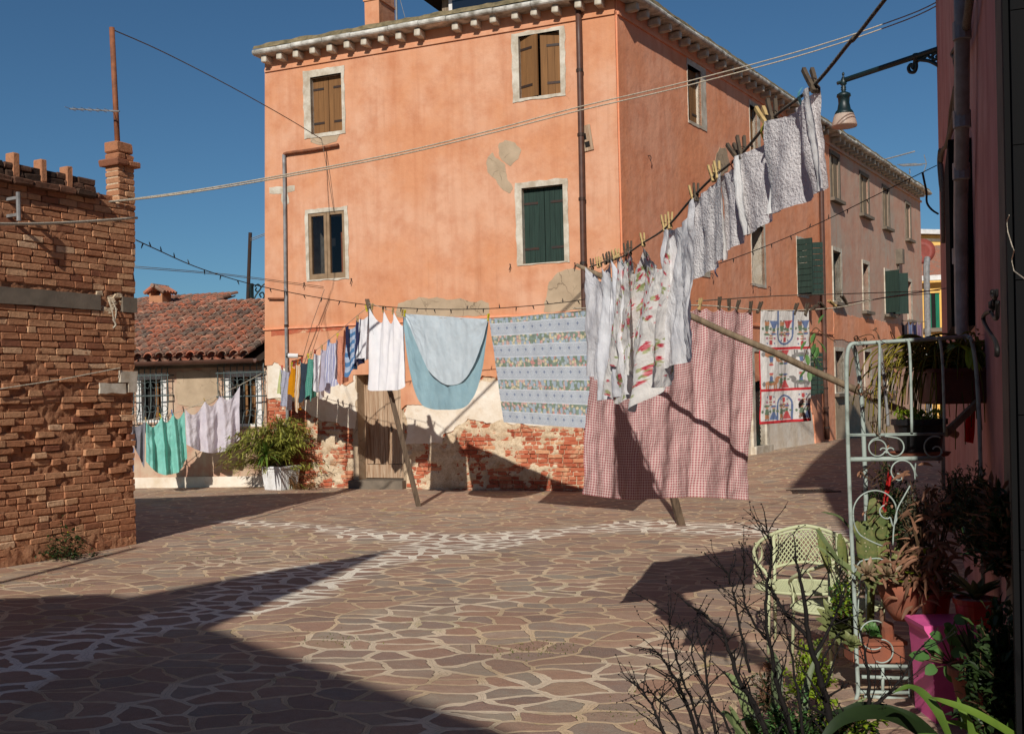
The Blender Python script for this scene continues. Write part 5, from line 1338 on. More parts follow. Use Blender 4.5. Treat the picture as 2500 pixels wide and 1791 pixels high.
tagpiece(1526, 632, .018, .03, (90, 190, 176), 'turquoise tag by the grey pegs')
rx = (RA - RB).normalized()
npegs = [(1984, 208, 'dark', -0.68, 1.3, 0.00, 'dark wooden peg on the topmost towel, nearest the viewer'), (1888, 285, 'dark', -0.49, 1.3, 0.06, 'dark wooden peg joining the two upper towels'), (1868, 296, 'wood', -0.72, 1.3, -0.09, 'brown wooden peg with the yellow loop'),
         (1812, 372, 'dark', -0.49, 1.3, 0.06, 'black wooden peg of the crossed pair over the towels'), (1796, 380, 'dark', -0.83, 1.3, -0.09, 'slanting black peg of the crossed pair over the towels'),
         (1752, 424, 'wood', -0.46, 1.0, 0.04, 'upper of the two bright yellow wooden pegs on the towels'), (1740, 432, 'wood', -0.53, 1.0, -0.03, 'lower of the two bright yellow wooden pegs on the towels'),
         (1700, 478, 'dark', -0.27, 1.0, 0.06, 'grey peg at the upper corner of the crumpled pillowcase'), (1692, 482, 'wood', -0.34, 1.0, -0.06, 'yellow peg at the upper corner of the crumpled pillowcase'),
         (1636, 546, 'wood', -0.20, 1.0, 0.06, 'right peg of the yellow pair above the rose print sheet'), (1622, 552, 'wood', -0.23, 1.0, -0.06, 'left peg of the yellow pair above the rose print sheet'),
         (1570, 592, 'wood', -0.46, 1.0, 0.00, 'yellow peg at the middle of the rose print sheet'), (1538, 612, 'dark', -0.16, 1.0, 0.00, 'grey peg right of the small rose print pillowcase'), (1528, 616, 'dark', -0.42, 1.0, 0.03, 'dark peg left of the small rose print pillowcase'),
         (1508, 624, 'wood', -0.80, 1.0, 0.06, 'yellow peg lying along the rope above the white linen'), (1500, 628, 'wood', -0.72, 1.0, 0.00, 'second yellow peg along the rope above the white linen'), (1492, 632, 'dark', -0.64, 1.0, 0.00, 'right dark peg of three above the white linen'), (1486, 634, 'dark', -0.61, 1.0, 0.03, 'middle dark peg of three above the white linen'), (1478, 638, 'dark', -0.57, 1.0, -0.03, 'left dark peg of three above the white linen'),
         (1466, 644, 'wood', -0.64, 1.0, 0.03, 'yellow peg on the narrow printed strip'), (1460, 646, 'wood', -0.49, 1.0, 0.00, 'second yellow peg on the narrow printed strip'), (1446, 650, 'dark', -0.38, 1.0, 0.00, 'lowest dark peg beside the tip of the slanting pole')]
for px, py, c, ti, s_, tu, lb in npegs: peg(rpt(px, py) + V((0, 0, .006)), c, lb, rx, ti * .95, s_ * .85, turn=tu)

# slanting prop pole
pe0 = rpt(1416, 645) + V((-.02, .02, 0)); pe1 = P(2336, 1062, 6.62)
b = MB(); n = 14; b.tube([pe0.lerp(pe1, t / n) + V((0, 0, .012 * fbm((t * .5, 1, 1), 3))) for t in range(n + 1)], [.010 if t == 0 else .0175 + .006 * t / n for t in range(n + 1)], 9)
tag(b.build('prop_pole', M['pole_wood'], smooth=True), 'long grey round pole slanting across the washing to the trellis', 'pole')

# ------------------------------------------------------------------ gingham sheet, tea towel and their line
SA, SB = V((.42, 6.6, 0)), V((1.66, 7.5, 0))
sp_, sn_ = vplane((SA.x, SA.y), (SB.x, SB.y))
def spt(px, py): return onplane(px, py, sp_, sn_)
end2 = CRm @ V((LC * .58, -.02, 0)); eP = spt(2330, 700)
lpts = [spt(1400, 752), spt(1440, 752), spt(1700, 745), spt(1860, 757), spt(1975, 756), spt(2060, 748), spt(2150, 728), spt(2295, 706), spt(2345, 697)]
line('clothes_line', lpts, .005, 'rope', 'thin pale line carrying the gingham sheet and the figure towel')
o = cloth('gingham_sheet', 'gingham', spt(1450, 752), spt(1838, 752), spt(1416, 1205), spt(1826, 1216), nu=110, nv=110, pegs=(0, .33, .62, .68, .78, .88, 1), sag=.05, folds=((3.0, .018), (7.3, .012), (1.3, .012), (13, .003)), wr=.012, seed=3, bottom=lambda u: 1 + .012 * math.sin(u * 7) + .014 * math.sin(math.pi * u))
tag(o, 'large red and white gingham sheet hanging nearly to the paving', 'bed sheet')
for px, py, c, ti, lb in ((1708, 745, 'wood', .3, 'yellow peg at the left of the gingham sheet'), (1756, 742, 'dark', .15, 'first dark peg from the left on the gingham sheet'), (1780, 746, 'dark', 0, 'upright brown peg on the gingham sheet'), (1800, 748, 'dark', .45, 'leaning grey peg on the gingham sheet'), (1832, 752, 'dark', .2, 'grey peg at the right corner of the gingham sheet')):
    peg(spt(px, py), c, lb, (SB - SA), ti, 1.15)
for px, py, c, ti, lb in ((1853, 753, 'dark', .5, 'grey peg on the left corner of the figure towel'), (1941, 756, 'dark', .5, 'grey peg in the middle of the figure towel'), (1968, 757, 'dark', .4, 'grey peg on the right corner of the figure towel'), (1984, 752, 'dark', 1.1, 'first spare peg on the empty line right of the figure towel'), (2010, 748, 'dark', -1.0, 'second spare peg on the empty line, close to the drainpipe'), (2034, 742, 'wood', -1.1, 'spare yellow peg on the empty line'), (2063, 734, 'dark', -.8, 'last spare peg on the empty line towards the lane')):
    peg(spt(px, py), c, lb, (SB - SA), ti, 1.25)
def tea(u, v):
    W_ = S((226, 222, 218)); c = W_
    x, y = u, v
    red, blue, green, brown, skin, grey, orange = S((206, 60, 66)), S((86, 110, 156)), S((96, 122, 92)), S((150, 104, 78)), S((206, 150, 120)), S((128, 124, 122)), S((196, 130, 84))
    if abs(y - .335) < .011 or abs(y - .705) < .011: return red
    if y > .975 or (x < .018 and y > .35): return red
    def ell(cx, cy, rx_, ry): return ((x - cx) / rx_) ** 2 + ((y - cy) / ry) ** 2 < 1
    def tri(cx, y0, y1, w0, w1):
        if not (y0 <= y <= y1): return False
        return abs(x - cx) < (w0 + (w1 - w0) * (y - y0) / (y1 - y0)) * .8
    def flip(f, y0): return f
    def man(cx, y0, h, coat, trou):      # standing
        nonlocal c
        if tri(cx, y0 + .62 * h, y0 + .92 * h, .05, .06): c = trou
        if tri(cx, y0 + .3 * h, y0 + .65 * h, .035, .06): c = coat
        if ell(cx, y0 + .2 * h, .032, .09 * h): c = skin
        if ell(cx, y0 + .1 * h, .06, .07 * h): c = coat
        for s_ in (-1, 1):
            if ell(cx + s_ * .08, y0 + .45 * h, .018, .1 * h): c = coat
            if ell(cx + s_ * .03, y0 + .96 * h, .02, .05 * h): c = grey
    def lady(cx, y0, h, skirt):
        nonlocal c
        if tri(cx, y0 + .45 * h, y0 + .97 * h, .03, .11): c = skirt if int(x * 60) % 2 or skirt is red else tuple(q * 1.25 for q in skirt)
        if tri(cx, y0 + .26 * h, y0 + .47 * h, .04, .035): c = green
        if ell(cx, y0 + .18 * h, .035, .08 * h): c = skin
        if ell(cx, y0 + .1 * h, .055, .07 * h): c = blue
        for s_ in (-1, 1):
            if ell(cx + s_ * .075, y0 + .42 * h, .025, .06 * h): c = green
    def horse(cx, y0, h, hc, sg):
        nonlocal c
        if ell(cx, y0 + .62 * h, .12, .14 * h): c = hc
        if ell(cx + sg * .12, y0 + .45 * h, .04, .2 * h) or ell(cx + sg * .15, y0 + .3 * h, .05, .08 * h): c = hc
        for q in (-.1, -.06, .07, .11):
            if abs(x - cx - q) < .014 and y0 + .65 * h < y < y0 + h: c = hc
        if ell(cx - sg * .14, y0 + .68 * h, .025, .16 * h): c = grey
        if tri(cx, y0 + .2 * h, y0 + .55 * h, .03, .05): c = blue
        if ell(cx, y0 + .14 * h, .03, .07 * h): c = skin
        if ell(cx, y0 + .06 * h, .045, .05 * h): c = red
        if ell(cx, y0 + .56 * h, .06, .05 * h): c = green
    def tulip(cx, y0, s_):
        nonlocal c
        if ell(cx, y0, .035, .02) or (abs(x - cx) < .03 and abs(y - y0 + .012) < .012): c = red
        if ell(cx, y0 + .035, .045, .008) or ell(cx, y0 + .058, .035, .007): c = orange
        for s2 in (-1, 1):
            if ell(cx + s2 * .07, y0 - .01, .014, .008): c = blue
            if ell(cx + s2 * .075, y0 + .035, .02, .011): c = S((170, 96, 120))
    # top band is upside down
    yy = y
    if y < .335:
        y = .335 - y + .72
        # arch
    if y > .72:
        r_ = math.hypot((x - .5) / .16, max(0, .84 - y) / .085) if y < .84 else abs(x - .5) / .16
        if .88 < r_ < 1.08: c = blue
        man(.12, .83, .14, green, orange); lady(.26, .835, .135, blue); man(.43, .83, .14, green, orange); lady(.56, .835, .135, red); man(.80, .83, .14, green, brown); lady(.92, .835, .135, blue)
        tulip(.5, .80, 1); tulip(.2, .775, 1); tulip(.83, .765, 1)
    elif .35 < y < .70:
        if y < .52: y = .52 - (y - .35) * 1.0 + .0 ; y = .70 - (.52 - y) - .0 if False else y + .17
        man(.42, .555, .14, green, brown); lady(.52, .555, .14, red); horse(.2, .55, .15, orange, 1); horse(.8, .55, .15, grey, -1)
    return tuple(.9 * a + .1 * b_ for a, b_ in zip(c, W_))
o = cloth('figure_towel', 'tea', spt(1858, 757), spt(1975, 757), spt(1852, 1036), spt(1979, 1027), nu=110, nv=220, pegs=(0, .7, 1), sag=.006, folds=((1.2, .015), (2.6, .006)), wr=.006, seed=12, painter=tea)
tag(o, 'white linen towel printed with folk dancers and red bands', 'towel')
o.modifiers.new('thickness', 'SOLIDIFY').thickness = .004

# ------------------------------------------------------------------ main line between the two posts
MA, MBp = V((-2.15, 15.75, 0)), V((1.3, 12.4, 0))
mp_, mn_ = vplane((MA.x, MA.y), (MBp.x, MBp.y))
def mpt(px, py): return onplane(px, py, mp_, mn_)
# posts (squared, leaning)
pb = G(1023, 1236); pt_ = mpt(896, 730)
def post(a, c, w_, label):
    b = MB(); d = (c - a); n = 8; prev = None; x = V((1, .2, 0)).normalized(); y = V((-.2, 1, 0)).normalized()
    for t in range(n + 1):
        p = a + d * (t / n); s_ = w_ * (1 - .15 * t / n) + .004 * fbm((t * .7, 2, a.x), 3)
        r_ = [b.add(p + x * sx * s_ + y * sy * s_) for sx, sy in ((-1, -1), (1, -1), (1, 1), (-1, 1))]
        if prev:
            for q in range(4): b.face(prev[q], prev[(q + 1) % 4], r_[(q + 1) % 4], r_[q])
        else: b.f.append(tuple(r_[::-1]))
        prev = r_
    b.f.append(tuple(prev)); o = b.build('line_post', M['post_wood']); return tag(o, label, 'post', 'leaning posts that prop up the clothes lines')
post(pb + V((0, 0, -.02)), pt_, .038, 'weathered squared post leaning in front of the old door')
pb2 = G(1664, 1279); pt2 = mpt(1478, 742)
post(pb2 + V((0, 0, -.02)), V((1.28, 12.42, pt2.z)), .042, 'weathered post whose foot shows below the gingham sheet')
line('clothes_line', [mpt(896, 738), mpt(990, 767), mpt(1100, 777), mpt(1193, 778), mpt(1300, 770), mpt(1440, 756), mpt(1478, 750)], .004, 'rope', 'thin line carrying the blue bed sheet and the banded tablecloth')
o = cloth('white_dress', 'white_cotton', mpt(904, 752), mpt(985, 762), mpt(899, 954), mpt(989, 952), nu=70, nv=70, pegs=(0, .38, .68, 1), sag=.20, folds=((4, .03), (2, .02), (7, .008)), wr=.004, seed=2, bottom=lambda u: 1 - .10 * (max(0, u - .8) / .2) ** 2 - .04 * (max(0, .15 - u) / .15) ** 2)
tag(o, 'bright white sleeveless garment scalloped between four pegs by the post', 'garment')
sh = thing('bed_sheet', 'pale blue bed sheet hanging in a deep double swag', 'bed sheet', loc=mpt(990, 767))
inv = Matrix.Translation(-mpt(990, 767))
def U(lo, p=2.2): return lambda u: max(.06, lo * (1 - abs(2 * u - 1) ** p) + .06)
def swag(name, mat, l, r_, yb, lo, pw, dy, seed, folds, offc=0):
    o = cloth(name, mat, mpt(*l), mpt(*r_), mpt(l[0] + offc, yb), mpt(r_[0], yb), nu=90, nv=70, pegs=(0, 1), sag=.0, folds=folds, wr=.006, seed=seed, bottom=lambda u: U(lo, pw)(u ** (1.0 if name == 'back_fold' else 1.22)))
    o.parent = sh; o.matrix_parent_inverse = inv; o.location.y += dy; return o
swag('back_fold', 'sheet_teal', (986, 768), (1192, 780), 1000, .94, 4.5, .05, 4, ((2, .02), (5, .006)))
swag('front_fold', 'sheet_blue', (990, 766), (1191, 779), 938, .95, 2.3, -.01, 9, ((1.2, .012), (4, .004)))
swag('lower_fold', 'sheet_blue', (1030, 960), (1186, 905), 1000, .9, 2.0, .035, 19, ((2, .02), (5, .01))) if False else None
o = cloth('tablecloth', 'damask', mpt(1195, 777), mpt(1496, 751), mpt(1230, 1030), mpt(1496, 1050), nu=90, nv=80, pegs=(0, .5, 1), sag=.006, folds=((.9, .012), (2.1, .006)), wr=.004, seed=14)
tag(o, 'blue grey tablecloth with five bands of flowers', 'tablecloth')
ml = (MBp - MA)
for px, py, c, lb in ((909, 750, 'wood', 'pale peg on the first point of the white garment'), (935, 756, 'wood', 'pale peg on the second point of the white garment'), (959, 761, 'wood', 'pale peg on the third point of the white garment'), (982, 764, 'wood', 'pale peg on the last point of the white garment'), (988, 766, 'yellow', 'yellow peg at the left end of the blue sheet'), (1192, 776, 'yellow', 'yellow peg between the blue sheet and the tablecloth')):
    peg(mpt(px, py), c, lb, ml, .2, 1.3)

# ------------------------------------------------------------------ children's washing on the line to the wall
QA, QB = V((pt_.x, pt_.y, 0)), V((-4.28, 19.45, 0))
qp_, qn_ = vplane((QA.x, QA.y), (QB.x, QB.y))
def qpt(px, py): return onplane(px, py, qp_, qn_)
line('clothes_line', [qpt(905, 745), qpt(870, 772), qpt(800, 832), qpt(740, 878), qpt(700, 896), qpt(683, 899)], .004, 'rope', 'steep line of small clothes from the post to the house wall')
kids = [('leggings', 'grey_dots', (689, 899), (709, 899), 993, 994, 'lilac grey patterned leggings at the wall end of the line', 'leggings'),
        ('shirt', 'yellow_cotton', (683, 900), (692, 899), 962, 962, 'pale yellow strip of cloth at the very end of the line', 'cloth'),
        ('sleeveless_top', 'orange_cotton', (710, 893), (725, 887), 965, 962, 'small orange top with a low neckline', 'top'),
        ('leggings', 'cream_stripe', (725, 887), (737, 880), 1000, 994, 'cream striped leggings with orange cuffs', 'leggings'),
        ('trousers', 'slate', (736, 882), (753, 872), 975, 978, 'dark slate trousers beside the teal shirt', 'trousers'),
        ('shirt', 'teal_dots', (753, 872), (769, 860), 968, 972, 'teal shirt with pale dots', 'shirt'),
        ('vest', 'white_cotton', (769, 862), (786, 850), 956, 966, 'small white vest beside the teal shirt', 'vest'),
        ('shirt', 'lilac_cotton', (786, 850), (803, 838), 958, 950, 'plain lilac shirt beside the pinstriped one', 'shirt'),
        ('shirt', 'stripe_shirt', (800, 832), (825, 822), 940, 930, 'violet pinstriped shirt beside the peach top', 'shirt'),
        ('pyjama_top', 'peach_dots', (827, 816), (845, 800), 930, 940, 'peach printed pyjama top', 'pyjama top'),
        ('jersey', 'stripe_blue', (847, 800), (873, 778), 914, 900, 'blue and white striped jersey with navy edges', 'jersey'),
        ('trousers', 'navy', (872, 780), (882, 772), 886, 890, 'narrow navy trousers beside the striped jersey', 'trousers'),
        ('shirt', 'white_cotton', (876, 778), (902, 752), 882, 870, 'white shirt next to the post', 'shirt')]
for q, (nm, mt_, l, r_, bl, br, lb, ct) in enumerate(kids):
    a, c = qpt(*l), qpt(*r_); wig = .03
    o = cloth(nm, mt_, a, c, qpt(l[0], bl), qpt(r_[0], br), nu=26, nv=40, pegs=(0, 1), sag=.07, folds=((1.2, .05), (2.3, .03)), wr=.01, seed=q * 2.3 + 1, bottom=lambda u, q=q: 1 - .05 * math.sin(u * 6 + q) - .03 * math.cos(u * 11 + q * 2), uvscale=((a - c).length, .55))
    tag(o, lb, ct)
    if nm == 'leggings' and mt_ == 'cream_stripe':
        e = cloth('cuff', 'orange_cotton', qpt(l[0], bl - 9), qpt(r_[0], br - 9), qpt(l[0] - 1, bl + 3), qpt(r_[0], br + 3), nu=10, nv=4, sag=0, folds=((1.2, .03),), parent=o)
    if nm == 'jersey':
        e = cloth('navy_panel', 'navy', a + V((-.02, -.03, 0)), a.lerp(c, .3) + V((-.02, -.03, 0)), qpt(l[0], bl), qpt(l[0] + 8, bl - 2), nu=6, nv=20, sag=0, folds=((1, .01),), parent=o)
qcol = ['red', 'yellow', 'orange', 'red', 'yellow', 'red', 'wood', 'blue', 'yellow', 'orange', 'wood', 'red', 'wood', 'yellow']
qx = [(689, 899), (712, 892), (727, 886), (737, 880), (753, 871), (769, 861), (786, 850), (803, 838), (825, 822), (847, 803), (873, 780), (718, 890), (760, 866), (895, 754)]
qn_l = ['lilac leggings', 'orange top', 'cream leggings', 'slate trousers', 'teal shirt', 'white vest', 'lilac shirt', 'pinstriped shirt', 'peach top', 'striped jersey', 'navy trousers', 'orange top at its far shoulder', 'teal shirt at its middle', 'white shirt by the post']
for (px, py), c, lb in zip(qx, qcol, qn_l): peg(qpt(px, py), c, {'wood': 'pale wooden'}.get(c, c) + ' peg on the ' + lb, QB - QA, random.uniform(-.4, .4), 1.35)

# ------------------------------------------------------------------ line in front of the annex
HA, HB = V((-4.70, 19.75, 0)), V((-6.75, 18.75, 0))
hp_, hn_ = vplane((HA.x, HA.y), (HB.x, HB.y))
def hpt(px, py): return onplane(px, py, hp_, hn_)
line('clothes_line', [hpt(643, 909), hpt(583, 941), hpt(535, 962), hpt(499, 980), hpt(457, 997), hpt(420, 1010), hpt(356, 1027), hpt(300, 1036)], .006, 'rope', 'sagging line of sheets in front of the barred windows')
o = cloth('turquoise_sheet', 'turq', hpt(356, 1028), hpt(450, 1000), hpt(357, 1160), hpt(460, 1160), nu=80, nv=60, pegs=(0, .4, .7, 1), sag=.14, folds=((3, .085), (7, .03)), wr=.016, seed=21, bottom=lambda u: .74 + .25 * (1 - abs(2 * u - 1) ** 2.4))
tag(o, 'turquoise cotton sheet hanging in a rounded swag', 'bed sheet')
o = cloth('lilac_sheet', 'pinkwhite', hpt(452, 998), hpt(585, 942), hpt(456, 1106), hpt(585, 1104), nu=90, nv=60, pegs=(0, .36, .64, 1), sag=.17, folds=((3, .08), (6, .03)), wr=.014, seed=22, bottom=lambda u: .80 + .2 * (1 - abs(2 * u - 1) ** 2.2))
tag(o, 'pinkish white sheet swagged between pegs before the barred window', 'bed sheet')
o = cloth('grey_shirt', 'grey_tee', hpt(316, 1036), hpt(355, 1028), hpt(322, 1076), hpt(352, 1142), nu=30, nv=40, pegs=(0, 1), sag=.06, folds=((2, .05),), wr=.012, seed=23)
tag(o, 'grey shirt half hidden behind the brick corner', 'shirt')
o = cloth('blue_cloth', 'blue_cloth', hpt(318, 1090), hpt(328, 1090), hpt(318, 1155), hpt(327, 1150), nu=10, nv=20, folds=((1, .03),), seed=24); tag(o, 'sliver of grey blue cloth at the brick corner', 'cloth')
for px, py, c, lb in ((356, 1026, 'wood', 'pale peg at the left of the turquoise sheet'), (392, 1017, 'yellow', 'yellow peg on the turquoise sheet'), (420, 1008, 'blue', 'blue peg on the turquoise sheet'), (448, 1000, 'dark', 'dark peg where the two swagged sheets meet'), (500, 979, 'wood', 'pale peg on the left point of the pinkish sheet'), (536, 961, 'dark', 'dark peg on the middle point of the pinkish sheet'), (577, 943, 'dark', 'dark peg at the right end of the pinkish sheet')):
    peg(hpt(px, py), c, lb, HB - HA, random.uniform(-.4, .4), 1.4)
# washing in the shade of the far lane
for q, (x0, x1, yb, mt_) in enumerate(((2172, 2196, 850, 'dark_cloth'), (2200, 2216, 840, 'dark_cloth'), (2218, 2228, 826, 'blue_cloth'), (2229, 2238, 832, 'navy'), (2239, 2250, 828, 'shirt_print'))):
    Yq = 33
    o = cloth('lane_garment', mt_, P(x0, 784, Yq), P(x1, 786, Yq), P(x0 + (8 if q == 0 else 0), yb, Yq), P(x1, yb, Yq), nu=16, nv=16, sag=.1, folds=((2, .08),), seed=q + 40)
    tag(o, ['large dark garment hanging far down the lane', 'narrow dark garment in the far lane', 'grey blue garment in the far lane', 'navy garment in the far lane', 'mauve patterned shirt in the far lane'][q], 'garment')
line('clothes_line', [P(2160, 768, 31), P(2200, 782, 33), P(2262, 785, 33)], .012, 'rope_dark', 'line of dark washing far down the lane', k=4)

# ------------------------------------------------------------------ overhead lines
def pathY(L): return [P(*q) for q in L]
for off, lb in ((0, 'upper of the two pale ropes spanning the square'), (1, 'lower of the two pale ropes spanning the square')):
    L = [(204, 498, 11.7), (331, 485 + 2 * off, 12.2), (480, 464 + 4 * off, 12.5), (661, 433 + 5 * off, 12.9), (959, 376 + 6 * off, 13.5), (1200, 318 + 7 * off, 14), (1411, 262 + 9 * off, 14.4), (1675, 200 + 10 * off, 15), (1984, 116 + 11 * off, 15.6), (2210, 40 + 10 * off, 16), (2292, 3 + 9 * off, 16.1)]
    line('span_rope', pathY(L), .010, 'rope', lb, 'rope', 4, 'pale ropes spanning the square')
line('span_rope', pathY([(-80, 546, 9.4), (60, 547, 10.2), (180, 543, 11.0), (334, 532, 12.15)]), .017, 'rope', 'thick pale rope running along the brick wall below the chimney', 'rope', 4)
L = [(332, 586, 12.4), (380, 608, 13.0), (480, 652, 14.2), (600, 690, 15.4), (720, 716, 16.2), (850, 738, 16.7), (960, 750, 16.8), (1080, 755, 16.7), (1200, 753, 16.5), (1320, 744, 16.3), (1430, 730, 16.2), (1560, 700, 16.1), (1720, 655, 16.1), (1860, 605, 16.1), (2000, 545, 16.1), (2140, 476, 16.1), (2287, 404, 16.1)]
spts = catmull(pathY(L), 6); b = MB(); b.tube(spts, .007, 5); sl_ = b.build('string_lights', M['cable']); tag(sl_, 'sagging black cable of fairy lights across the square', 'string lights')
b = MB(); b.tube([(0, 0, 0), (0, 0, -.03), (.0, 0, -.065)], [.009, .009, .004], 5); bm_ = None
for q in range(3, len(spts) - 2, 2):
    if bm_ is None: bm_ = b.build('bulb', M['cable'], sl_); c = bm_
    else: c = bm_.copy(); col.objects.link(c); c.parent = sl_
    c.matrix_local = Matrix.Translation(spts[q]) @ Matrix.Rotation(random.uniform(-.5, .5), 4, 'Y') @ Matrix.Rotation(math.pi if random.random() < .25 else 0, 4, 'X')
line('string_lights', pathY([(2252, 420, 16), (2257, 445, 16), (2262, 470, 15.9), (2263, 495, 15.9), (2275, 512, 15.9), (2290, 522, 16)]), .016, 'cable', 'loose dangling tail of black fairy lights beside the rose house', 'string lights', 3)
line('mast_wire', pathY([(278, 74, mY), (400, 128, mY + 2), (560, 210, 15.5), (700, 288, 17.6), (785, 340, 19.05)]), .007, 'rope_dark', 'grey wire from the brick house mast down to the salmon wall', 'wire', 4)
line('mast_wire', [P(785, 340, 19.05), P(800, 420, 19.1), P(815, 515, 19.15)], .005, 'rope_dark', 'thin wire falling from the hook to the glazed window', 'wire', 0)
line('wall_wire', pathY([(792, 706, 19.0), (762, 790, 19.1), (738, 878, 19.25)]), .005, 'rope_dark', 'thin wire slanting down the salmon wall to the small clothes', 'wire', 0)
for off in (0, 1):
    line('thin_line', pathY([(330, 650 + off * 4, 15), (560, 670 + off * 3, 17), (790, 700 + off * 4, 19.0)]), .005, 'rope_dark', ['upper', 'lower'][off] + ' thin line from the brick corner to the salmon wall', 'wire', 3)
for off in (0, 1):
    L = [(1700, 735, 9.0), (1900, 722, 11), (2100, 716, 13), (2294, 709, 16.0)] if not off else [(2070, 740, 12.5), (2200, 722, 14.5), (2294, 708 + 8, 16.0)]
    line('thin_line', pathY(L), .006, 'rope_dark', ['upper', 'lower'][off] + ' thin line crossing the lane behind the figure towel', 'wire', 3)
# ------------------------------------------------------------------ garden corner at the right
rnd = random.Random(21)
def rv(a=1.0): return V((rnd.uniform(-a, a), rnd.uniform(-a, a), rnd.uniform(-a, a)))
YT = 5.45
def T(px, py, dy=0): return P(px, py, YT + dy)
def PL(L, Y, k=5): return catmull([P(a, c, Y) for a, c in L], k)
# trellis stand
tre = thing('trellis', 'pale mint iron plant trellis with curled scrolls leaning by the rose house', 'trellis', loc=(0, 0, 0))
q = MB(); q.tube(PL([(2086, 1716), (2092, 1700), (2095, 1680), (2092, 1611), (2085, 1433), (2076, 1243), (2069, 1040), (2067, 900), (2070, 856), (2078, 841), (2090, 838)], YT, 4), .0108, 8); q.build('left_upright', M['mint'], tre, smooth=True)
q = MB(); q.tube(catmull([P(2350, 822, YT + .12), P(2363, 822, YT + .12), P(2372, 832, YT + .1), P(2381, 880, YT + .1), P(2388, 970, YT + .1), P(2393, 1099, YT + .1), P(2402, 1500, YT + .1), P(2406, 1700, YT + .12)], 5), .0112, 8); q.build('right_upright', M['mint'], tre, smooth=True)
q = MB(); q.tube([T(2086, 839), T(2200, 832, .03), T(2291, 826, .07), P(2354, 822, YT + .12)], .0105, 8); q.build('top_rail', M['mint'], tre, smooth=True)
for L in ([(2140, 835), (2147, 840), (2147, 900), (2147, 1056)], [(2212, 831), (2219, 838), (2223, 900), (2226, 1056)], [(2286, 826), (2295, 832), (2302, 900), (2306, 1056)]):
    q = MB(); q.tube(PL(L, YT - .01, 4), .0075, 6); q.build('bar', M['mint'], tre, smooth=True)
q = MB(); q.tube(catmull([P(2082, 842, YT + .25), P(2092, 880, YT + .28), P(2105, 994, YT + .3), P(2110, 1105, YT + .3), P(2114, 1215, YT + .3), P(2122, 1640, YT + .3)], 5), .0125, 8); q.build('back_upright', M['mint'], tre, smooth=True)
q = MB(); q.tube(catmull([P(2150, 850, YT + .3), P(2158, 920, YT + .3), P(2166, 1000, YT + .3), P(2168, 1040, YT + .3)], 5), .009, 6); q.build('back_upright', M['pipe_grey'], tre, smooth=True)
for y_, r_, x1 in ((1060, .004, 2308), (1063.5, .003, 2308), (1121, .0125, 2300)):
    q = MB(); q.tube([T(2067 if y_ < 1100 else 2076, y_), T(x1, y_ - 3)], r_, 7); q.build('rail', M['mint'], tre, smooth=True)
def spiral(cx, cy, r0, r1, a0, a1, n=26):
    return [(cx + (r0 + (r1 - r0) * t / n) * math.cos(R(a0 + (a1 - a0) * t / n)), cy + (r0 + (r1 - r0) * t / n) * math.sin(R(a0 + (a1 - a0) * t / n))) for t in range(n + 1)]
SCR = [spiral(2146, 1093, 26, 8, -80, 250)[:0] + spiral(2142, 1095, 22, 22, 200, 380) + spiral(2157, 1101, 8, 6, 30, 60)[:0],
       [(2150, 1066)] + spiral(2143, 1092, 23, 20, -100, -330) + spiral(2155, 1102, 11, 7, 20, -150, 12),
       [(2160, 1064)] + spiral(2184, 1092, 24, 20, -80, 150) + spiral(2175, 1102, 11, 8, 160, 330, 12),
       spiral(2282, 1092, 28, 22, -60, -330) + spiral(2286, 1100, 13, 9, 30, -160, 12),
       spiral(2200, 1152, 32, 20, -10, -270, 30) + spiral(2190, 1165, 14, 9, 90, -90, 12),
       [(2222, 1130), (2232, 1150), (2234, 1170)], [(2236, 1130), (2234, 1150), (2240, 1164)],
       spiral(2137, 1250, 54, 52, 175, 370, 30) + [(2189, 1268), (2180, 1284)] + spiral(2164, 1246, 20, 14, 60, 250, 12),
       [(2083, 1255), (2086, 1280), (2100, 1305), (2130, 1322), (2155, 1332)], [(2222, 1185), (2205, 1215), (2190, 1245), (2182, 1290), (2180, 1330)],
       spiral(2134, 1550, 36, 34, -60, -300, 24), spiral(2152, 1590, 30, 26, -90, 120, 20), [(2088, 1395), (2100, 1370), (2140, 1362), (2160, 1368)], [(2094, 1505), (2100, 1420), (2120, 1375)]]
for L in SCR:
    if len(L) < 3: continue
    q = MB(); q.tube(PL(L, YT - .012, 3), .0040, 6); q.build('scroll', M['mint'], tre, smooth=True)
for L in ([(2097, 1624), (2221, 1626)], [(2104, 1651), (2221, 1655)], [(2110, 1698), (2221, 1707)], [(2100, 1688), (2221, 1690)]):
    q = MB(); q.tube([T(*a) for a in L], .010, 7); q.build('shelf_rail', M['mint'], tre, smooth=True)
for L in ([(2155, 1628), (2155, 1698)], [(2221, 1610), (2222, 1720)]):
    q = MB(); q.tube([T(*a) for a in L], .0085, 7); q.build('shelf_upright', M['mint'], tre, smooth=True)
q = MB(); m_ = [T(2100, 1632), T(2221, 1634), P(2225, 1620, YT + .3), P(2110, 1618, YT + .3)]; q.quad(*m_); q.build('shelf', M['mint'], tre)

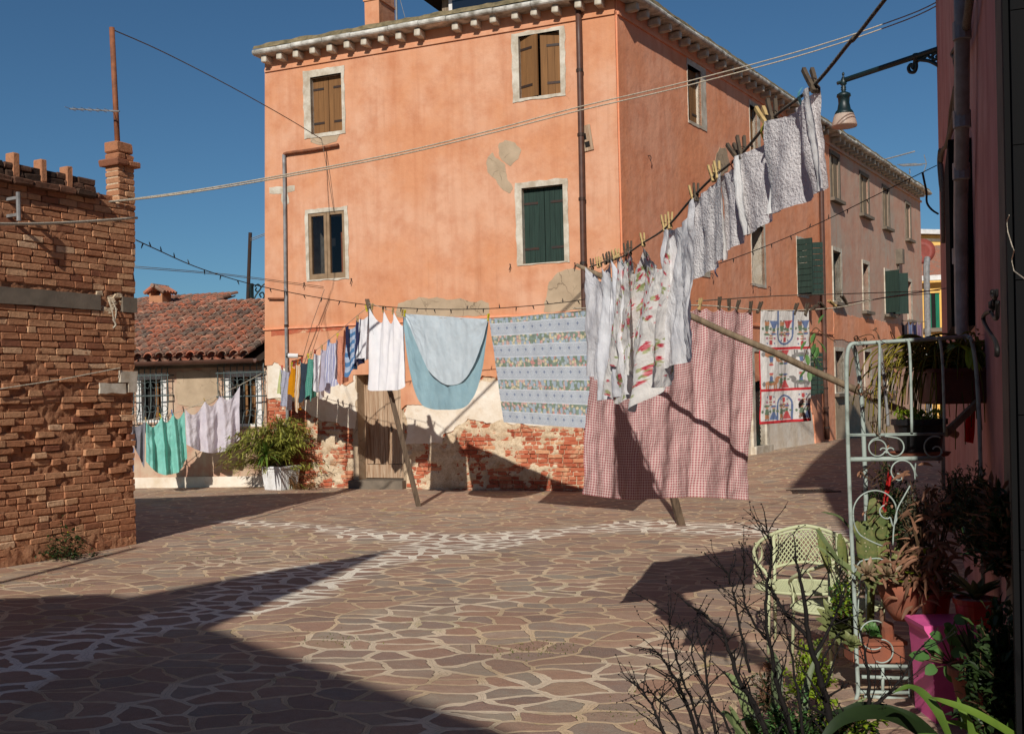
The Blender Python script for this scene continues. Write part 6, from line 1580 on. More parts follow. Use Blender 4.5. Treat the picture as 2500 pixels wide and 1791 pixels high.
# garden chairs
def make_chair():
    t = thing('garden_chair', 'pale green lattice tub chair facing the viewer', 'garden chair', group='pale green lattice chairs')
    rad = .285; zs = .36; zt = .66
    def ring(a, z, r=rad): return V((r * math.sin(a), r * .86 * math.cos(a), z))
    # top rail running down into the arms
    pts = []
    for d_ in range(-150, 151, 6):
        a = R(d_); pts.append(ring(a, zt + .03 - .25 * (abs(d_) / 150) ** 1.35 - (.06 * max(0, abs(d_) - 135) / 15)))
    b = MB(); b.tube(pts, .0115, 7); b.build('arm_rail', M['chair_paint'], t, smooth=True)
    b = MB()
    def pz(u, v):
        d_ = -40 + 80 * u; return ring(R(d_), .47 - .03 * (abs(d_) / 40) ** 1.5 + (.205 - .012 * abs(d_) / 40) * v)
    n = 15
    for s_ in range(-6, n + 1):
        for sg in (1, -1):
            L = []
            for k_ in range(9):
                v = k_ / 8; u = (s_ + 6 * v) / n if sg > 0 else (s_ + 6 * (1 - v)) / n
                if 0 <= u <= 1: L.append(pz(u, v))
            if len(L) > 1: b.tube(L, .0042, 4, False)
    b.build('back_lattice', M['chair_paint'], t, smooth=True)
    b = MB(); b.tube([pz(k_ / 12, 0) for k_ in range(13)], .009, 6); b.tube([pz(k_ / 12, .97) for k_ in range(13)], .006, 6); b.build('back_frame', M['chair_paint'], t, smooth=True)
    for sg in (-1, 1):
        b = MB(); a = R(41 * sg); b.tube([ring(a, 0, rad * 1.03), ring(a, .3), ring(a, zt - .005)], .0105, 7); b.build('leg', M['chair_paint'], t, smooth=True)
        b = MB(); b.tube([ring(R(140 * sg), 0, rad * 1.05), ring(R(140 * sg), .3), ring(R(140 * sg), .46)], .0105, 7); b.build('leg', M['chair_paint'], t, smooth=True)
        for c_, r0, r1, st in ((78, .095, .02, 1), (112, .06, .012, -1)):
            b = MB(); L = []
            for k_ in range(26):
                f = k_ / 25; an = R(80 + 430 * f) * st; r_ = r0 * (1 - f) + r1 * f
                L.append(ring(R(sg * c_) + r_ * math.cos(an) / rad * sg, .53 - (c_ - 78) * .0016 + r_ * math.sin(an) * .8))
            b.tube(L, .0055, 5); b.build('arm_scroll', M['chair_paint'], t, smooth=True)
    b = MB(); b.tube([ring(R(d_), zs, rad * .98) for d_ in range(0, 361, 10)], .010, 6); b.build('seat_rim', M['chair_paint'], t, smooth=True)
    b = MB(); st = .034
    for k_ in range(-17, 18):
        for sg in (1, -1):
            L = []
            for j_ in range(-14, 15):
                x = k_ * st + sg * j_ * .02; y = j_ * .02
                if (x / (rad * .97)) ** 2 + (y / (rad * .84)) ** 2 < 1: L.append(V((x, y, zs)))
            if len(L) > 1: b.tube(L, .004, 4, False)
    b.build('seat_lattice', M['chair_paint'], t, smooth=True)
    return t
ch = make_chair()
c1 = G(1965, 1600); c2_ = P(2012, 1650, 6.18)
ch.location = (1.76, 6.55, 0); ch.rotation_euler = (0, 0, R(-20)); ch.scale = (1.03, 1.0, 1.05)
cc = copy_tree(ch); cc.location = (1.83, 6.1, 0); cc.rotation_euler = (0, 0, R(202)); cc.scale = (.98, .9, .97)
cc['label'] = 'pale green lattice chair turned with its back to the viewer'

# plant makers
def strap(b, L, w_, r_=None):
    b.cur = rnd.random(); pts = catmull(L, 5); n = len(pts)
    b.tube(pts, [max(.0015, w_ * (1 - .6 * i_ / n)) for i_ in range(n)], 4)
def rosette(name, c, rad, mat, label, n=40, up=V((0, 0, 1)), wid=.42, cat='succulent', tiers=4):
    b = MB(); z = V(up).normalized(); x = z.orthogonal().normalized(); y = z.cross(x)
    for k_ in range(n):
        f = k_ / n; an = k_ * 2.39996; el = R(78 - 66 * f); L = rad * (.45 + .6 * f) * rnd.uniform(.9, 1.1)
        d = (x * math.cos(an) + y * math.sin(an)) * math.cos(el) + z * math.sin(el); b.cur = rnd.uniform(.1, 1)
        b.leaf(V(c) + d * rad * .08, d, L, L * wid, -.5, 4, .28, z, wf=lambda t: (math.sin(math.pi * min(1, .22 + .72 * t)) ** .8) if t < .97 else .1)
    o = b.build(name, M[mat], smooth=True); return tag(o, label, cat)
def bushy(name, mats, c, size, n, leafL, leafW, label, cat, stems=20, droop=.5, parent=None, seed=1, twigm='vine'):
    r_ = random.Random(seed); t = thing(name, label, cat, loc=c) if parent is None else parent
    st = MB(); bs = [MB() for _ in mats]
    for k_ in range(stems):
        an = r_.uniform(0, 6.283); el = r_.uniform(.25, 1.4); L = r_.uniform(.6, 1.05)
        d = V((math.cos(an) * math.cos(el) * size[0], math.sin(an) * math.cos(el) * size[1], math.sin(el) * size[2])) * L
        pts = [V((r_.uniform(-.05, .05), r_.uniform(-.05, .05), 0))]
        for j_ in range(1, 7):
            f = j_ / 6; pts.append(d * f + V((0, 0, -droop * size[2] * .35 * f * f)) + V((r_.uniform(-.02, .02), r_.uniform(-.02, .02), 0)))
        st.tube(pts, [.006 * (1 - .7 * j_ / 6) for j_ in range(7)], 4, False)
        for j_ in range(n // stems):
            f = r_.uniform(.18, 1); i0 = min(5, int(f * 6)); p = pts[i0].lerp(pts[i0 + 1], f * 6 - i0) + V((r_.gauss(0, .03), r_.gauss(0, .03), r_.gauss(0, .03))) * size[2] * 1.2
            b = bs[r_.randrange(len(bs))]; b.cur = r_.random()
            dd = (pts[i0 + 1] - pts[i0]).normalized() + V((r_.uniform(-1, 1), r_.uniform(-1, 1), r_.uniform(-.8, .6)))
            b.leaf(p, dd, leafL * r_.uniform(.6, 1.25), leafW * r_.uniform(.7, 1.2), r_.uniform(.2, 1.0), 2, .2, V((r_.uniform(-.6, .6), r_.uniform(-.6, .6), 1)))
    st.build('stem', M[twigm], t, smooth=True)
    for b, m_ in zip(bs, mats): b.build('foliage', M[m_], t, smooth=True)
    return t
def pot(parent, c, r0, r1, h, mat, rim=True, name='pot', n=24):
    b = MB(); pr = [(r0, 0), (r0 + (r1 - r0) * .8, h * .8), (r1, h * .82), (r1 * 1.06, h * .83), (r1 * 1.06, h), (r1 * .94, h), (r1 * .9, h * .9), (0.001, h * .9)] if rim else [(r0, 0), (r1, h), (r1 * .93, h), (r1 * .9, h * .92), (.001, h * .92)]
    b.lathe(c, pr, n); o = b.build(name, M[mat], parent, smooth=False); return o

# white ribbed planter with bamboo and yucca by the house
pc = G(675, 1197); pc.y += .28; pc.x += .02
pl = thing('planted_tub', 'white ribbed square tub of bushy bamboo and a yucca against the brick corner', 'potted plant', loc=pc)
s0 = .20; s1 = .245; hh = .42
b = MB(); rotz = Matrix.Rotation(R(-32), 4, 'Z')
nr = 12
ring0, ring1 = [], []
for e in range(4):
    for k_ in range(nr):
        for st in (0, 1):
            f = (k_ + .5 * st) / nr; dep = 0 if st == 0 else -.012
            for rr, s_, z in ((ring0, s0, .0), (ring1, s1, hh)):
                p = V(((2 * f - 1) * s_, -(s_ + dep), z)); rr.append(b.add(Matrix.Rotation(R(90 * e) , 4, 'Z') @ p))
n = len(ring0)
for k_ in range(n): b.face(ring0[k_], ring0[(k_ + 1) % n], ring1[(k_ + 1) % n], ring1[k_])
b.box(-s1 - .012, s1 + .012, -s1 - .012, -s1 + .02, hh - .03, hh + .005); b.box(-s1 - .012, s1 + .012, s1 - .02, s1 + .012, hh - .03, hh + .005); b.box(-s1 - .012, -s1 + .02, -s1 + .02, s1 - .02, hh - .03, hh + .005); b.box(s1 - .02, s1 + .012, -s1 + .02, s1 - .02, hh - .03, hh + .005)
b.build('tub', M['white_plastic'], pl, mtx=rotz)
b = MB(); b.box(-s1 + .02, s1 - .02, -s1 + .02, s1 - .02, hh - .1, hh - .04); b.build('soil', M['soil'], pl, mtx=rotz)
def sub(name, parent, off):
    o = bpy.data.objects.new(name, None); col.objects.link(o); o.parent = parent; o.location = off; return o
r_ = random.Random(3); st = MB(); fo = MB(); fd = MB()
for k_ in range(150):
    tx, tz = r_.gauss(-.28, .38), r_.uniform(.2, .85)
    if k_ > 140: tx, tz = r_.gauss(.62, .20), r_.uniform(-.25, .45)
    elif k_ > 125: tx, tz = r_.gauss(.35, .12), r_.uniform(.5, .95)
    tx = max(-1.0, min(1.0, tx)); ty = r_.uniform(-.5, .1)
    tz -= .25 * abs(tx)
    pts = [V((r_.uniform(-.1, .1), r_.uniform(-.1, .1), hh - .05))]
    for j_ in range(1, 7):
        f = j_ / 6; pts.append(V((tx * f ** 1.2, ty * f, hh - .05 + tz * math.sin(f * math.pi * .62) / math.sin(math.pi * .62) + .0)))
    st.tube(pts, [.005 * (1 - .7 * j_ / 6) for j_ in range(7)], 4, False)
    tgt = fd if (k_ > 140 and r_.random() < .75) or r_.random() < .06 else fo
    for j_ in range(44):
        f = r_.uniform(.25, 1.03); i0 = min(5, int(f * 6)); p = pts[i0].lerp(pts[min(6, i0 + 1)], f * 6 - i0) + V((r_.gauss(0, .03), r_.gauss(0, .03), r_.gauss(0, .03)))
        tgt.cur = r_.random(); d = (pts[i0 + 1] - pts[i0]).normalized() * .8 + V((r_.uniform(-.8, .8), r_.uniform(-.8, .8), r_.uniform(-.7, .3)))
        tgt.leaf(p, d, r_.uniform(.08, .16), r_.uniform(.014, .024), r_.uniform(.2, 1), 2, .15, V((r_.uniform(-.5, .5), r_.uniform(-.5, .5), 1)))
st.build('stem', M['vine'], pl, smooth=True); fo.build('foliage', M['bamboo'], pl, smooth=True); fd.build('dry_foliage', M['bamboo_dry'], pl, smooth=True)
b = MB()
for k_ in range(26):
    an = r_.uniform(-2.6, -.5); el = r_.uniform(-.1, 1.2); b.cur = r_.random()
    b.leaf(V((-.12, -.60, hh + .22)), V((math.cos(an) * math.cos(el), math.sin(an) * math.cos(el) * .8, math.sin(el))), r_.uniform(.3, .5), .045, r_.uniform(.6, 1.5), 7, .2, wf=lambda t: (1 - t ** 2.5) * (.6 + .4 * min(1, t * 5)))
b.build('yucca_blades', M['yucca'], pl, smooth=True)

# weed at the foot of the brick wall
wp_ = G(165, 1362); wd_ = thing('wall_weed', 'small dark green weed with a yellow flower at the foot of the brick wall', 'weed', loc=wp_)
b = MB(); r_ = random.Random(8); st = MB()
for k_ in range(420):
    p = V((r_.gauss(0, .13), r_.gauss(0, .08) - .04, abs(r_.gauss(.10, .11)))); p.z = max(.005, p.z * (1.2 - min(1, abs(p.x) * 3.2))); b.cur = r_.random()
    b.leaf(p, V((r_.uniform(-1, 1), r_.uniform(-1, 1), r_.uniform(-.2, .8))), r_.uniform(.025, .05), r_.uniform(.02, .034), .3, 2, .1, V((r_.uniform(-.5, .5), r_.uniform(-.5, .5), 1)))
for k_ in range(10): st.tube([(0, 0, 0), (r_.gauss(0, .1), r_.gauss(0, .05), r_.uniform(.1, .3))], .003, 4, False)
b.build('foliage', M['dark_leaf'], wd_, smooth=True); st.build('stem', M['vine'], wd_)
b = MB(); fp = P(167, 1300, wp_.y - .05) - wp_; b.lathe(fp, [(.002, 0), (.014, .006), (.012, .012), (.002, .008)], 8); b.build('flower', M['peg_yellow'], wd_)
gm_ = MB()
for k_ in range(700):
    px, py = rnd.choice(((735, 1360), (520, 1370), (590, 1355), (1250, 1590), (1330, 1580), (1610, 1700), (1500, 1740), (820, 1560), (1640, 1275), (120, 1420)))
    p = G(px + rnd.gauss(0, 50), py + rnd.gauss(0, 9)); gm_.cur = rnd.random(); gm_.leaf(p, V((rnd.uniform(-1, 1), rnd.uniform(-1, 1), .8)), rnd.uniform(.008, .022), .006, .5, 2)
tag(gm_.build('moss', M['moss'], smooth=True), 'tufts of moss and grass in the paving joints', 'moss', kind='stuff')

# iron drain grate in the lane shade
dg = MB(); a = G(1935, 1201); 
for k_ in range(14): dg.box(a.x + k_ * .045, a.x + k_ * .045 + .022, a.y - .16, a.y + .16, a.z + .005, a.z + .02)
dg.box(a.x - .05, a.x + .68, a.y - .2, a.y - .16, a.z, a.z + .022); dg.box(a.x - .05, a.x + .68, a.y + .16, a.y + .2, a.z, a.z + .022)
tag(dg.build('drain_grate', M['iron']), 'rusty slotted drain grate set in the shaded lane', 'drain grate')

# hanging strap cactus in a brown trough
tc = P(2330, 985, 5.9); hc = thing('strap_cactus', 'trailing olive strap cactus in a brown trough behind the trellis', 'potted plant', loc=tc)
b = MB(); b.rbox(-.14, .19, -.1, .16, .0, .19, .012, .0); b.box(-.155, .205, -.115, .175, .175, .195); b.build('trough', M['planter_brown'], hc)
b = MB(); r_ = random.Random(5)
for k_ in range(150):
    sx = r_.uniform(-.13, .17); an = r_.uniform(-3.1, .5) if r_.random() < .8 else r_.uniform(0, 6.28); sp_r = r_.uniform(.1, .34); up_ = r_.uniform(.05, .26); fall = r_.uniform(.1, .58)
    if r_.random() < .5: an = r_.uniform(2.6, 3.9); sp_r = r_.uniform(.15, .42)
    dx, dy = math.cos(an) * sp_r, math.sin(an) * sp_r * .5
    p0_ = V((sx, .02, .17)); b.cur = r_.random()
    strap(b, [p0_, p0_ + V((dx * .35, dy * .35, up_ * .8)), p0_ + V((dx * .75, dy * .7, up_ * .75)), p0_ + V((dx, dy, up_ - fall * .5)), p0_ + V((dx * 1.08, dy, up_ - fall))], .0065)
b.build('stems', M['cactus_strap'], hc, smooth=True)
b = MB()
for k_ in range(5):
    p0_ = P(2366, 850 + k_ * 3, 5.6) - tc; b.cur = 1; b.leaf(p0_, V((-.6, -.2, .2 + .1 * k_)), .16, .03, 1.2, 5, .1)
    b.leaf(p0_, V((-.1 + .1 * k_, -.2, -.4)), .12, .04, .8, 5, .1)
b.build('pale_blades', M['lime'], hc, smooth=True)
# black pot on the trellis shelf
bp = P(2246, 1105, 5.65); bpt = thing('black_pot_plant', 'big black plastic pot of small green plants on a terracotta saucer', 'potted plant', loc=bp)
pot(bpt, (0, 0, .01), .105, .135, .17, 'black_plastic', True)
b = MB(); b.lathe((0, 0, -.015), [(.14, 0), (.155, .02), (.15, .02), (.13, .006), (.001, .006)], 24); b.build('saucer', M['terracotta'], bpt)
b = MB(); r_ = random.Random(6)
for k_ in range(170):
    b.cur = r_.random(); an = r_.uniform(0, 6.28); rr = r_.uniform(0, .13); b.leaf(V((rr * math.cos(an), rr * math.sin(an), .17 + r_.uniform(0, .05))), V((r_.uniform(-1, 1), r_.uniform(-1, 1), .7)), r_.uniform(.02, .045), .014, .4, 2)
b.build('foliage', M['lime'], bpt, smooth=True)
# leaning plank and red cloth
b = MB(); pa, pb_ = P(2310, 1056, 5.7), P(2384, 985, 5.75); d = (pb_ - pa); y_ = V((0, .02, 0)); z_ = V((0, 0, .022))
i0 = [b.add(pa + sx * y_ + sz * z_) for sx, sz in ((-1, -1), (1, -1), (1, 1), (-1, 1))]; i1 = [b.add(pb_ + sx * y_ + sz * z_) for sx, sz in ((-1, -1), (1, -1), (1, 1), (-1, 1))]
for t in range(4): b.face(i0[t], i0[(t + 1) % 4], i1[(t + 1) % 4], i1[t])
b.f.append(tuple(i0)); b.f.append(tuple(i1)); tag(b.build('plank', M['pole_wood']), 'short mossy plank slanting against the right trellis upright', 'plank')
o = cloth('red_rag', 'red_rag' if 'red_rag' in M else 'gingham', P(2358, 1000, 5.85), P(2382, 995, 5.85), P(2356, 1078, 5.85), P(2378, 1082, 5.85), nu=14, nv=20, folds=((2, .02),), seed=51)
o.data.materials[0] = clothm('red rag', S((196, 22, 26)), None, 1, .2); tag(o, 'crumpled bright red rag behind the trellis upright', 'rag')
o = cloth('red_ribbon', 'gingham', P(2168, 1145, 5.72), P(2180, 1145, 5.72), P(2150, 1262, 5.72), P(2162, 1262, 5.72), nu=6, nv=20, folds=((1, .01),), seed=53); o.data.materials[0] = M['red_glaze']; tag(o, 'dark red strip hanging behind the scrolls', 'ribbon')

# opuntia
oc = P(2140, 1470, 5.62); op = thing('prickly_pear', 'prickly pear with flat green pads behind the trellis scrolls', 'cactus', loc=oc)
def pad(b, base, d, L, w_, nrm):
    d = V(d).normalized(); s_ = d.cross(V(nrm)).normalized(); t_ = s_.cross(d).normalized(); n = 18; m = 6
    rings = []
    for i_ in range(m + 1):
        f = i_ / m; ww = max(.003, w_ * .5 * math.sin(math.pi * (.06 + .9 * f)) ** .6); th = .011 * math.sin(math.pi * (.08 + .86 * f)) ** .5
        rings.append([b.add(V(base) + d * L * f + s_ * ww * math.cos(a) + t_ * th * math.sin(a)) for a in [2 * math.pi * q_ / n for q_ in range(n)]])
    for i_ in range(m):
        for q_ in range(n): b.face(rings[i_][q_], rings[i_][(q_ + 1) % n], rings[i_ + 1][(q_ + 1) % n], rings[i_ + 1][q_])
    b.f.append(tuple(rings[-1]))
b = MB()
PADS = [((2120, 1400), (2105, 1270), 50), ((2150, 1330), (2128, 1215), 46), ((2165, 1330), (2175, 1250), 42), ((2150, 1400), (2160, 1310), 42), ((2205, 1360), (2200, 1262), 28), ((2112, 1330), (2085, 1270), 34), ((2180, 1420), (2195, 1320), 36), ((2130, 1440), (2110, 1350), 40), ((2030, 1400), (2000, 1290), 26), ((2060, 1390), (2046, 1300), 30)]
for (a_, c_, w_) in PADS:
    p0_, p1_ = P(*a_, 5.68) - oc, P(*c_, 5.68) - oc; b.cur = rnd.random(); pad(b, p0_ + V((0, rnd.uniform(-.04, .04), 0)), p1_ - p0_, (p1_ - p0_).length, w_ * 5.68 / F, V((rnd.uniform(-.5, .5), -1, .1)))
b.build('pads', M['opuntia'], op, smooth=True)
b = MB(); b.tube([P(2125, 1520, 5.68) - oc, P(2128, 1400, 5.68) - oc], .02, 8); b.build('stem', M['opuntia'], op, smooth=True)

# withered leaf plant in front of the shade
dcen = P(2262, 1420, 5.35); dp = thing('withered_plant', 'shrub of long curled brown withered leaves on the plant stand', 'potted plant', loc=dcen)
b = MB(); g_ = MB(); st = MB(); r_ = random.Random(12)
def wl(p, d, L, w_, bb):
    # twisted withered blade
    d = V(d).normalized(); side = d.cross(V((r_.uniform(-1, 1), -1, r_.uniform(-.3, 1)))).normalized(); p = V(p); prev = None; n = 7; tw = r_.uniform(-1.6, 1.6); bb.cur = r_.random()
    for i_ in range(n + 1):
        f = i_ / n; ww = w_ * math.sin(math.pi * (.1 + .88 * f)) ** .8; a = tw * f; u_ = d.cross(side); s2 = side * math.cos(a) + u_ * math.sin(a); n2 = d.cross(s2)
        l, c, rr = bb.add(p - s2 * ww * .5 + n2 * ww * .3), bb.add(p), bb.add(p + s2 * ww * .5 + n2 * ww * .3)
        if prev: bb.face(prev[0], prev[1], c, l); bb.face(prev[1], prev[2], rr, c)
        prev = (l, c, rr); p = p + d * L / n; d = (d + V((r_.uniform(-.2, .2), r_.uniform(-.2, .2), -.16))).normalized()
for k_ in range(420):
    px = r_.gauss(2258, 42); py = r_.gauss(1395, 40)
    if r_.random() < .3: px, py = r_.gauss(2290, 32), r_.gauss(1275, 60)
    if r_.random() < .16: px, py = r_.gauss(2400, 50), r_.gauss(1330, 90)
    p = P(px, py, 5.35 + r_.uniform(-.15, .2)) - dcen
    wl(p, V((r_.uniform(-1.3, .5), r_.uniform(-1, .4), r_.uniform(-.6, .5))), r_.uniform(.05, .13), r_.uniform(.012, .026), b)
for k_ in range(40):
    px, py = r_.gauss(2255, 40), r_.gauss(1395, 32); g_.cur = r_.random(); g_.leaf(P(px, py, 5.3) - dcen, V((r_.uniform(-1, 1), -.6, r_.uniform(-.1, .8))), r_.uniform(.04, .09), .012, .5, 4)
for k_ in range(26): st.tube([P(r_.uniform(2240, 2300), 1470, 5.4) - dcen, P(r_.uniform(2200, 2320), r_.uniform(1280, 1400), 5.35) - dcen], .004, 4, False)
b.build('withered_leaves', M['dry_leaf'], dp, smooth=True); g_.build('green_leaves', M['lime'], dp, smooth=True); st.build('stem', M['vine'], dp)
# dark bushes in the shade
bushy('grey_shrub', ['grey_leaf', 'dark_leaf'], P(2385, 1345, 4.95), (.17, .12, .50), 3600, .026, .008, 'dark fuzzy grey shrub in the shade beside the rose wall', 'shrub', 70, .3, seed=31)
bushy('sprig_plant', ['grey_leaf'], P(2245, 1330, 5.5), (.14, .1, .36), 900, .018, .009, 'pale grey sprigs growing through the trellis scrolls', 'plant', 22, .2, seed=33)
bushy('dark_shrub', ['dark_leaf'], P(2465, 1800, 3.75), (.22, .2, .56), 2600, .045, .02, 'dense dark green shrub in the lower right corner', 'shrub', 60, .4, seed=35)
bushy('dark_bush', ['dark_leaf'], P(2170, 1300, 5.9), (.16, .14, .46), 1500, .035, .012, 'dark leafy bush behind the prickly pear', 'shrub', 40, .3, seed=36)
bushy('dark_bush', ['dark_leaf', 'dry_leaf'], P(2455, 1400, 4.1), (.12, .14, .45), 1300, .06, .02, 'dark broad leaved bush under the stone shelf', 'shrub', 40, .3, seed=37)
bushy('dark_bush', ['dark_leaf', 'round_leaf'], P(2225, 1330, 5.62), (.16, .12, .30), 1300, .03, .014, 'leafy green bush showing through the lower trellis scrolls', 'shrub', 36, .3, seed=38)
bushy('grey_shrub', ['dark_leaf', 'grey_leaf'], P(2330, 1290, 5.35), (.16, .10, .34), 2200, .024, .009, 'dark twiggy shrub above the withered leaves', 'shrub', 50, .3, seed=39)
# succulents
rosette('rosette_succulent', P(2117, 1400, 5.28), .075, 'succulent_pink', 'rosy pointed rosette succulent at the trellis upright', 26, V((-.2, -.8, .6)), .3)
rosette('rosette_succulent', P(2165, 1403, 5.25), .08, 'succulent_pink', 'second rosy pointed succulent, next to the withered leaves', 26, V((.1, -.8, .6)), .3)
rosette('rosette_succulent', P(2130, 1418, 5.3), .06, 'succulent', 'small green succulent tucked under the two rosy ones', 22, V((0, -.9, .5)), .36)
rosette('agave', P(2050, 1530, 5.66), .145, 'succulent', 'large grey green agave rosette in front of the chairs', 64, V((-.05, -.75, .65)), .42, 'agave')
rosette('rosette_succulent', P(2078, 1572, 5.2), .06, 'succulent', 'grey green rosette just below the agave', 26, V((.1, -.7, .7)), .5)
rosette('rosette_succulent', P(2128, 1548, 5.58), .07, 'round_leaf', 'pale green rosette in the terracotta trough', 30, V((0, -.5, .85)), .5)
rosette('rosette_succulent', P(2318, 1440, 5.3), .045, 'succulent', 'tiny rosette above the red pots', 20, V((0, -.6, .8)), .4)
# pots
tw_ = P(2146, 1620, 5.5); tr_ = thing('terracotta_trough', 'weathered terracotta trough on the trellis shelf', 'trough', loc=tw_)
b = MB(); b.rbox(-.135, .13, -.02, .14, -.0, .115, .01, .002); b.box(-.145, .14, -.03, .15, .1, .12); b.build('trough', M['terracotta'], tr_); b = MB(); b.tube([(.07, .05, .08), (.05, .02, .2)], [.03, .035], 10); b.build('small_pot', M['terracotta'], tr_)
bw = P(2202, 1512, 5.42); t_ = thing('terracotta_bowl', 'striped terracotta bowl at the edge of the shade', 'bowl', loc=bw)
b = MB(); b.lathe((0, 0, 0), [(.04, 0), (.075, .05), (.105, .12), (.125, .19), (.118, .19), (.1, .13), (.001, .1)], 26); b.build('bowl', M['terracotta'], t_, smooth=True)
rp_ = P(2288, 1514, 5.38); t_ = thing('red_pot', 'glossy red pot catching a strip of sun', 'pot', loc=rp_); pot(t_, (0, 0, 0), .05, .072, .15, 'red_glaze'); pot(t_, (-.06, -.05, .03), .028, .045, .12, 'terracotta', True, 'small_pot')
rp2 = P(2385, 1530, 5.1); t_ = thing('red_pot', 'wide dark red pot with an agave in deep shade', 'pot', loc=rp2); pot(t_, (0, 0, 0), .085, .10, .14, 'red_glaze')
b = MB()
for k_ in range(16):
    an = k_ * 2.4; b.cur = rnd.random() * .5; b.leaf(V((0, 0, .13)), V((math.cos(an), math.sin(an), rnd.uniform(.3, 1.2))), rnd.uniform(.16, .26), .045, .5, 6, .25, wf=lambda t: (1 - t ** 2) * (.7 + .3 * min(1, t * 4)))
b.build('agave_blades', M['aloe'], t_, smooth=True)
# magenta stand
pk = G(2290, 1765); pk = P(2304, 1740, 5.15); pd_ = thing('pink_plant_stand', 'tall magenta tapered plant stand with wide top', 'plant stand', loc=(pk.x, pk.y, 0))
zt_ = P(2292, 1512, 5.15).z
b = MB(); rings = []
for z, w_ in ((-.02, .088), (zt_ * .55, .098), (zt_ - .05, .112), (zt_ - .02, .132), (zt_, .136)):
    rings.append([b.add((sx * w_ * (1 if sx > 0 else 1.0), sy * .13, z)) for sx, sy in ((-1, -1), (1, -1), (1, 1), (-1, 1))])
for i_ in range(4):
    for q_ in range(4): b.face(rings[i_][q_], rings[i_][(q_ + 1) % 4], rings[i_ + 1][(q_ + 1) % 4], rings[i_ + 1][q_])
b.f.append(tuple(rings[-1])); b.build('stand', M['pink_paint'], pd_)
# round-leaved plant
rc = P(2300, 1600, 4.75); t_ = thing('round_leaf_plant', 'pale green round leaved plant before the magenta stand', 'plant', loc=rc); b = MB(); st = MB()
RLV = [(2330, 1515, .9, .3), (2322, 1540, -.6, .8), (2316, 1550, .2, 1), (2300, 1560, -.8, .6), (2286, 1572, -1, .1), (2300, 1590, -.9, -.2), (2268, 1600, -1, .2), (2255, 1608, -1, .6), (2285, 1628, -1, -.2), (2310, 1625, .2, -.8), (2325, 1600, .6, .6), (2330, 1575, .3, 1), (2276, 1590, -.6, .9), (2322, 1565, -.4, .5)]
for px, py, dx, dz in RLV:
    p = P(px, py, 4.75 + rnd.uniform(-.06, .06)) - rc; b.cur = rnd.uniform(.3, 1); b.leaf(p, V((dx, -.35, dz)), rnd.uniform(.055, .085), rnd.uniform(.045, .06), .5, 6, .12, V((0, -.8, .6))); st.tube([V((.06, .03, -.05)), p], .0035, 4, False)
b.build('leaves', M['round_leaf'], t_, smooth=True); st.build('stem', M['vine'], t_)
b = MB()
for L in ([(2330, 1556), (2345, 1590), (2350, 1620), (2362, 1650)], [(2328, 1610), (2345, 1622), (2362, 1632)], [(2352, 1650), (2354, 1690), (2366, 1730)]): b.tube(PL(L, 4.8, 4), .012, 7)
tag(b.build('bare_plant', M['terracotta'], smooth=True), 'thick bent brown stems rising beside the round leaved plant', 'plant')
# terracotta pot, lower right, with spiky plant
p_ = P(2385, 1740, 4.6); t_ = thing('terracotta_pot', 'terracotta pot half hidden by the dark shrub', 'pot', loc=p_); pot(t_, (0, 0, 0), .07, .11, .2, 'terracotta')
b = MB()
for k_ in range(34):
    an = rnd.uniform(0, 6.28); b.cur = rnd.random() * .6; b.leaf(V((0, 0, .19)), V((math.cos(an) * .5, math.sin(an) * .5, 1)), rnd.uniform(.12, .25), .014, .3, 4)
b.build('spikes', M['dark_leaf'], t_, smooth=True)
# strap leaves at the bottom
def blade(b, L, Y, w_, k=6, wf=lambda t: (1 - t ** 3) * (.5 + .5 * min(1, t * 4)), nr=V((0, -.6, .8))):
    pts = catmull([P(a_, c_, Y + dY) for a_, c_, dY in L], k); n = len(pts); prev = None; b.cur = rnd.random()
    for i_, p in enumerate(pts):
        d = (pts[min(i_ + 1, n - 1)] - pts[max(0, i_ - 1)]).normalized(); s_ = d.cross(nr).normalized(); ww = w_ * max(.04, wf(i_ / (n - 1))); n2 = s_.cross(d)
        l, c, r2 = b.add(p - s_ * ww * .5 + n2 * ww * .12), b.add(p), b.add(p + s_ * ww * .5 + n2 * ww * .12)
        if prev: b.face(prev[0], prev[1], c, l); b.face(prev[1], prev[2], r2, c)
        prev = (l, c, r2)
b = MB()
blade(b, [(2290, 1830, 0), (2220, 1770, -.05), (2140, 1740, -.1), (2050, 1760, -.15), (1990, 1830, -.2)], 3.9, .075)
blade(b, [(2320, 1830, 0), (2230, 1755, -.05), (2120, 1725, 0), (2060, 1735, 0), (2000, 1745, .05)], 4.0, .05)
tag(b.build('broad_leaf_plant', M['dark_leaf'], smooth=True), 'broad dark arching leaves along the bottom edge of the garden', 'plant')
b = MB()
for L in ([(2560, 1870, 0), (2480, 1800, 0), (2380, 1740, 0), (2300, 1710, .05), (2268, 1700, .1)], [(2440, 1860, 0), (2380, 1790, 0), (2350, 1740, 0), (2338, 1700, .05)], [(2400, 1860, 0), (2350, 1820, 0), (2290, 1800, 0), (2240, 1790, 0)], [(2330, 1830, 0), (2290, 1740, 0), (2250, 1690, .05), (2216, 1676, .1), (2180, 1690, .1)], [(2470, 1860, 0), (2420, 1820, 0), (2350, 1770, 0), (2300, 1760, 0)], [(2400, 1870, 0), (2375, 1800, 0), (2362, 1740, .0)], [(2460, 1840, 0), (2464, 1790, 0), (2468, 1750, 0)], [(2360, 1850, 0), (2300, 1810, 0), (2250, 1805, 0)]):
    blade(b, L, 3.45 + rnd.uniform(-.1, .1), .036)
tag(b.build('lily_blades', M['yucca'], smooth=True), 'bright green strap leaves at the bottom right', 'plant')
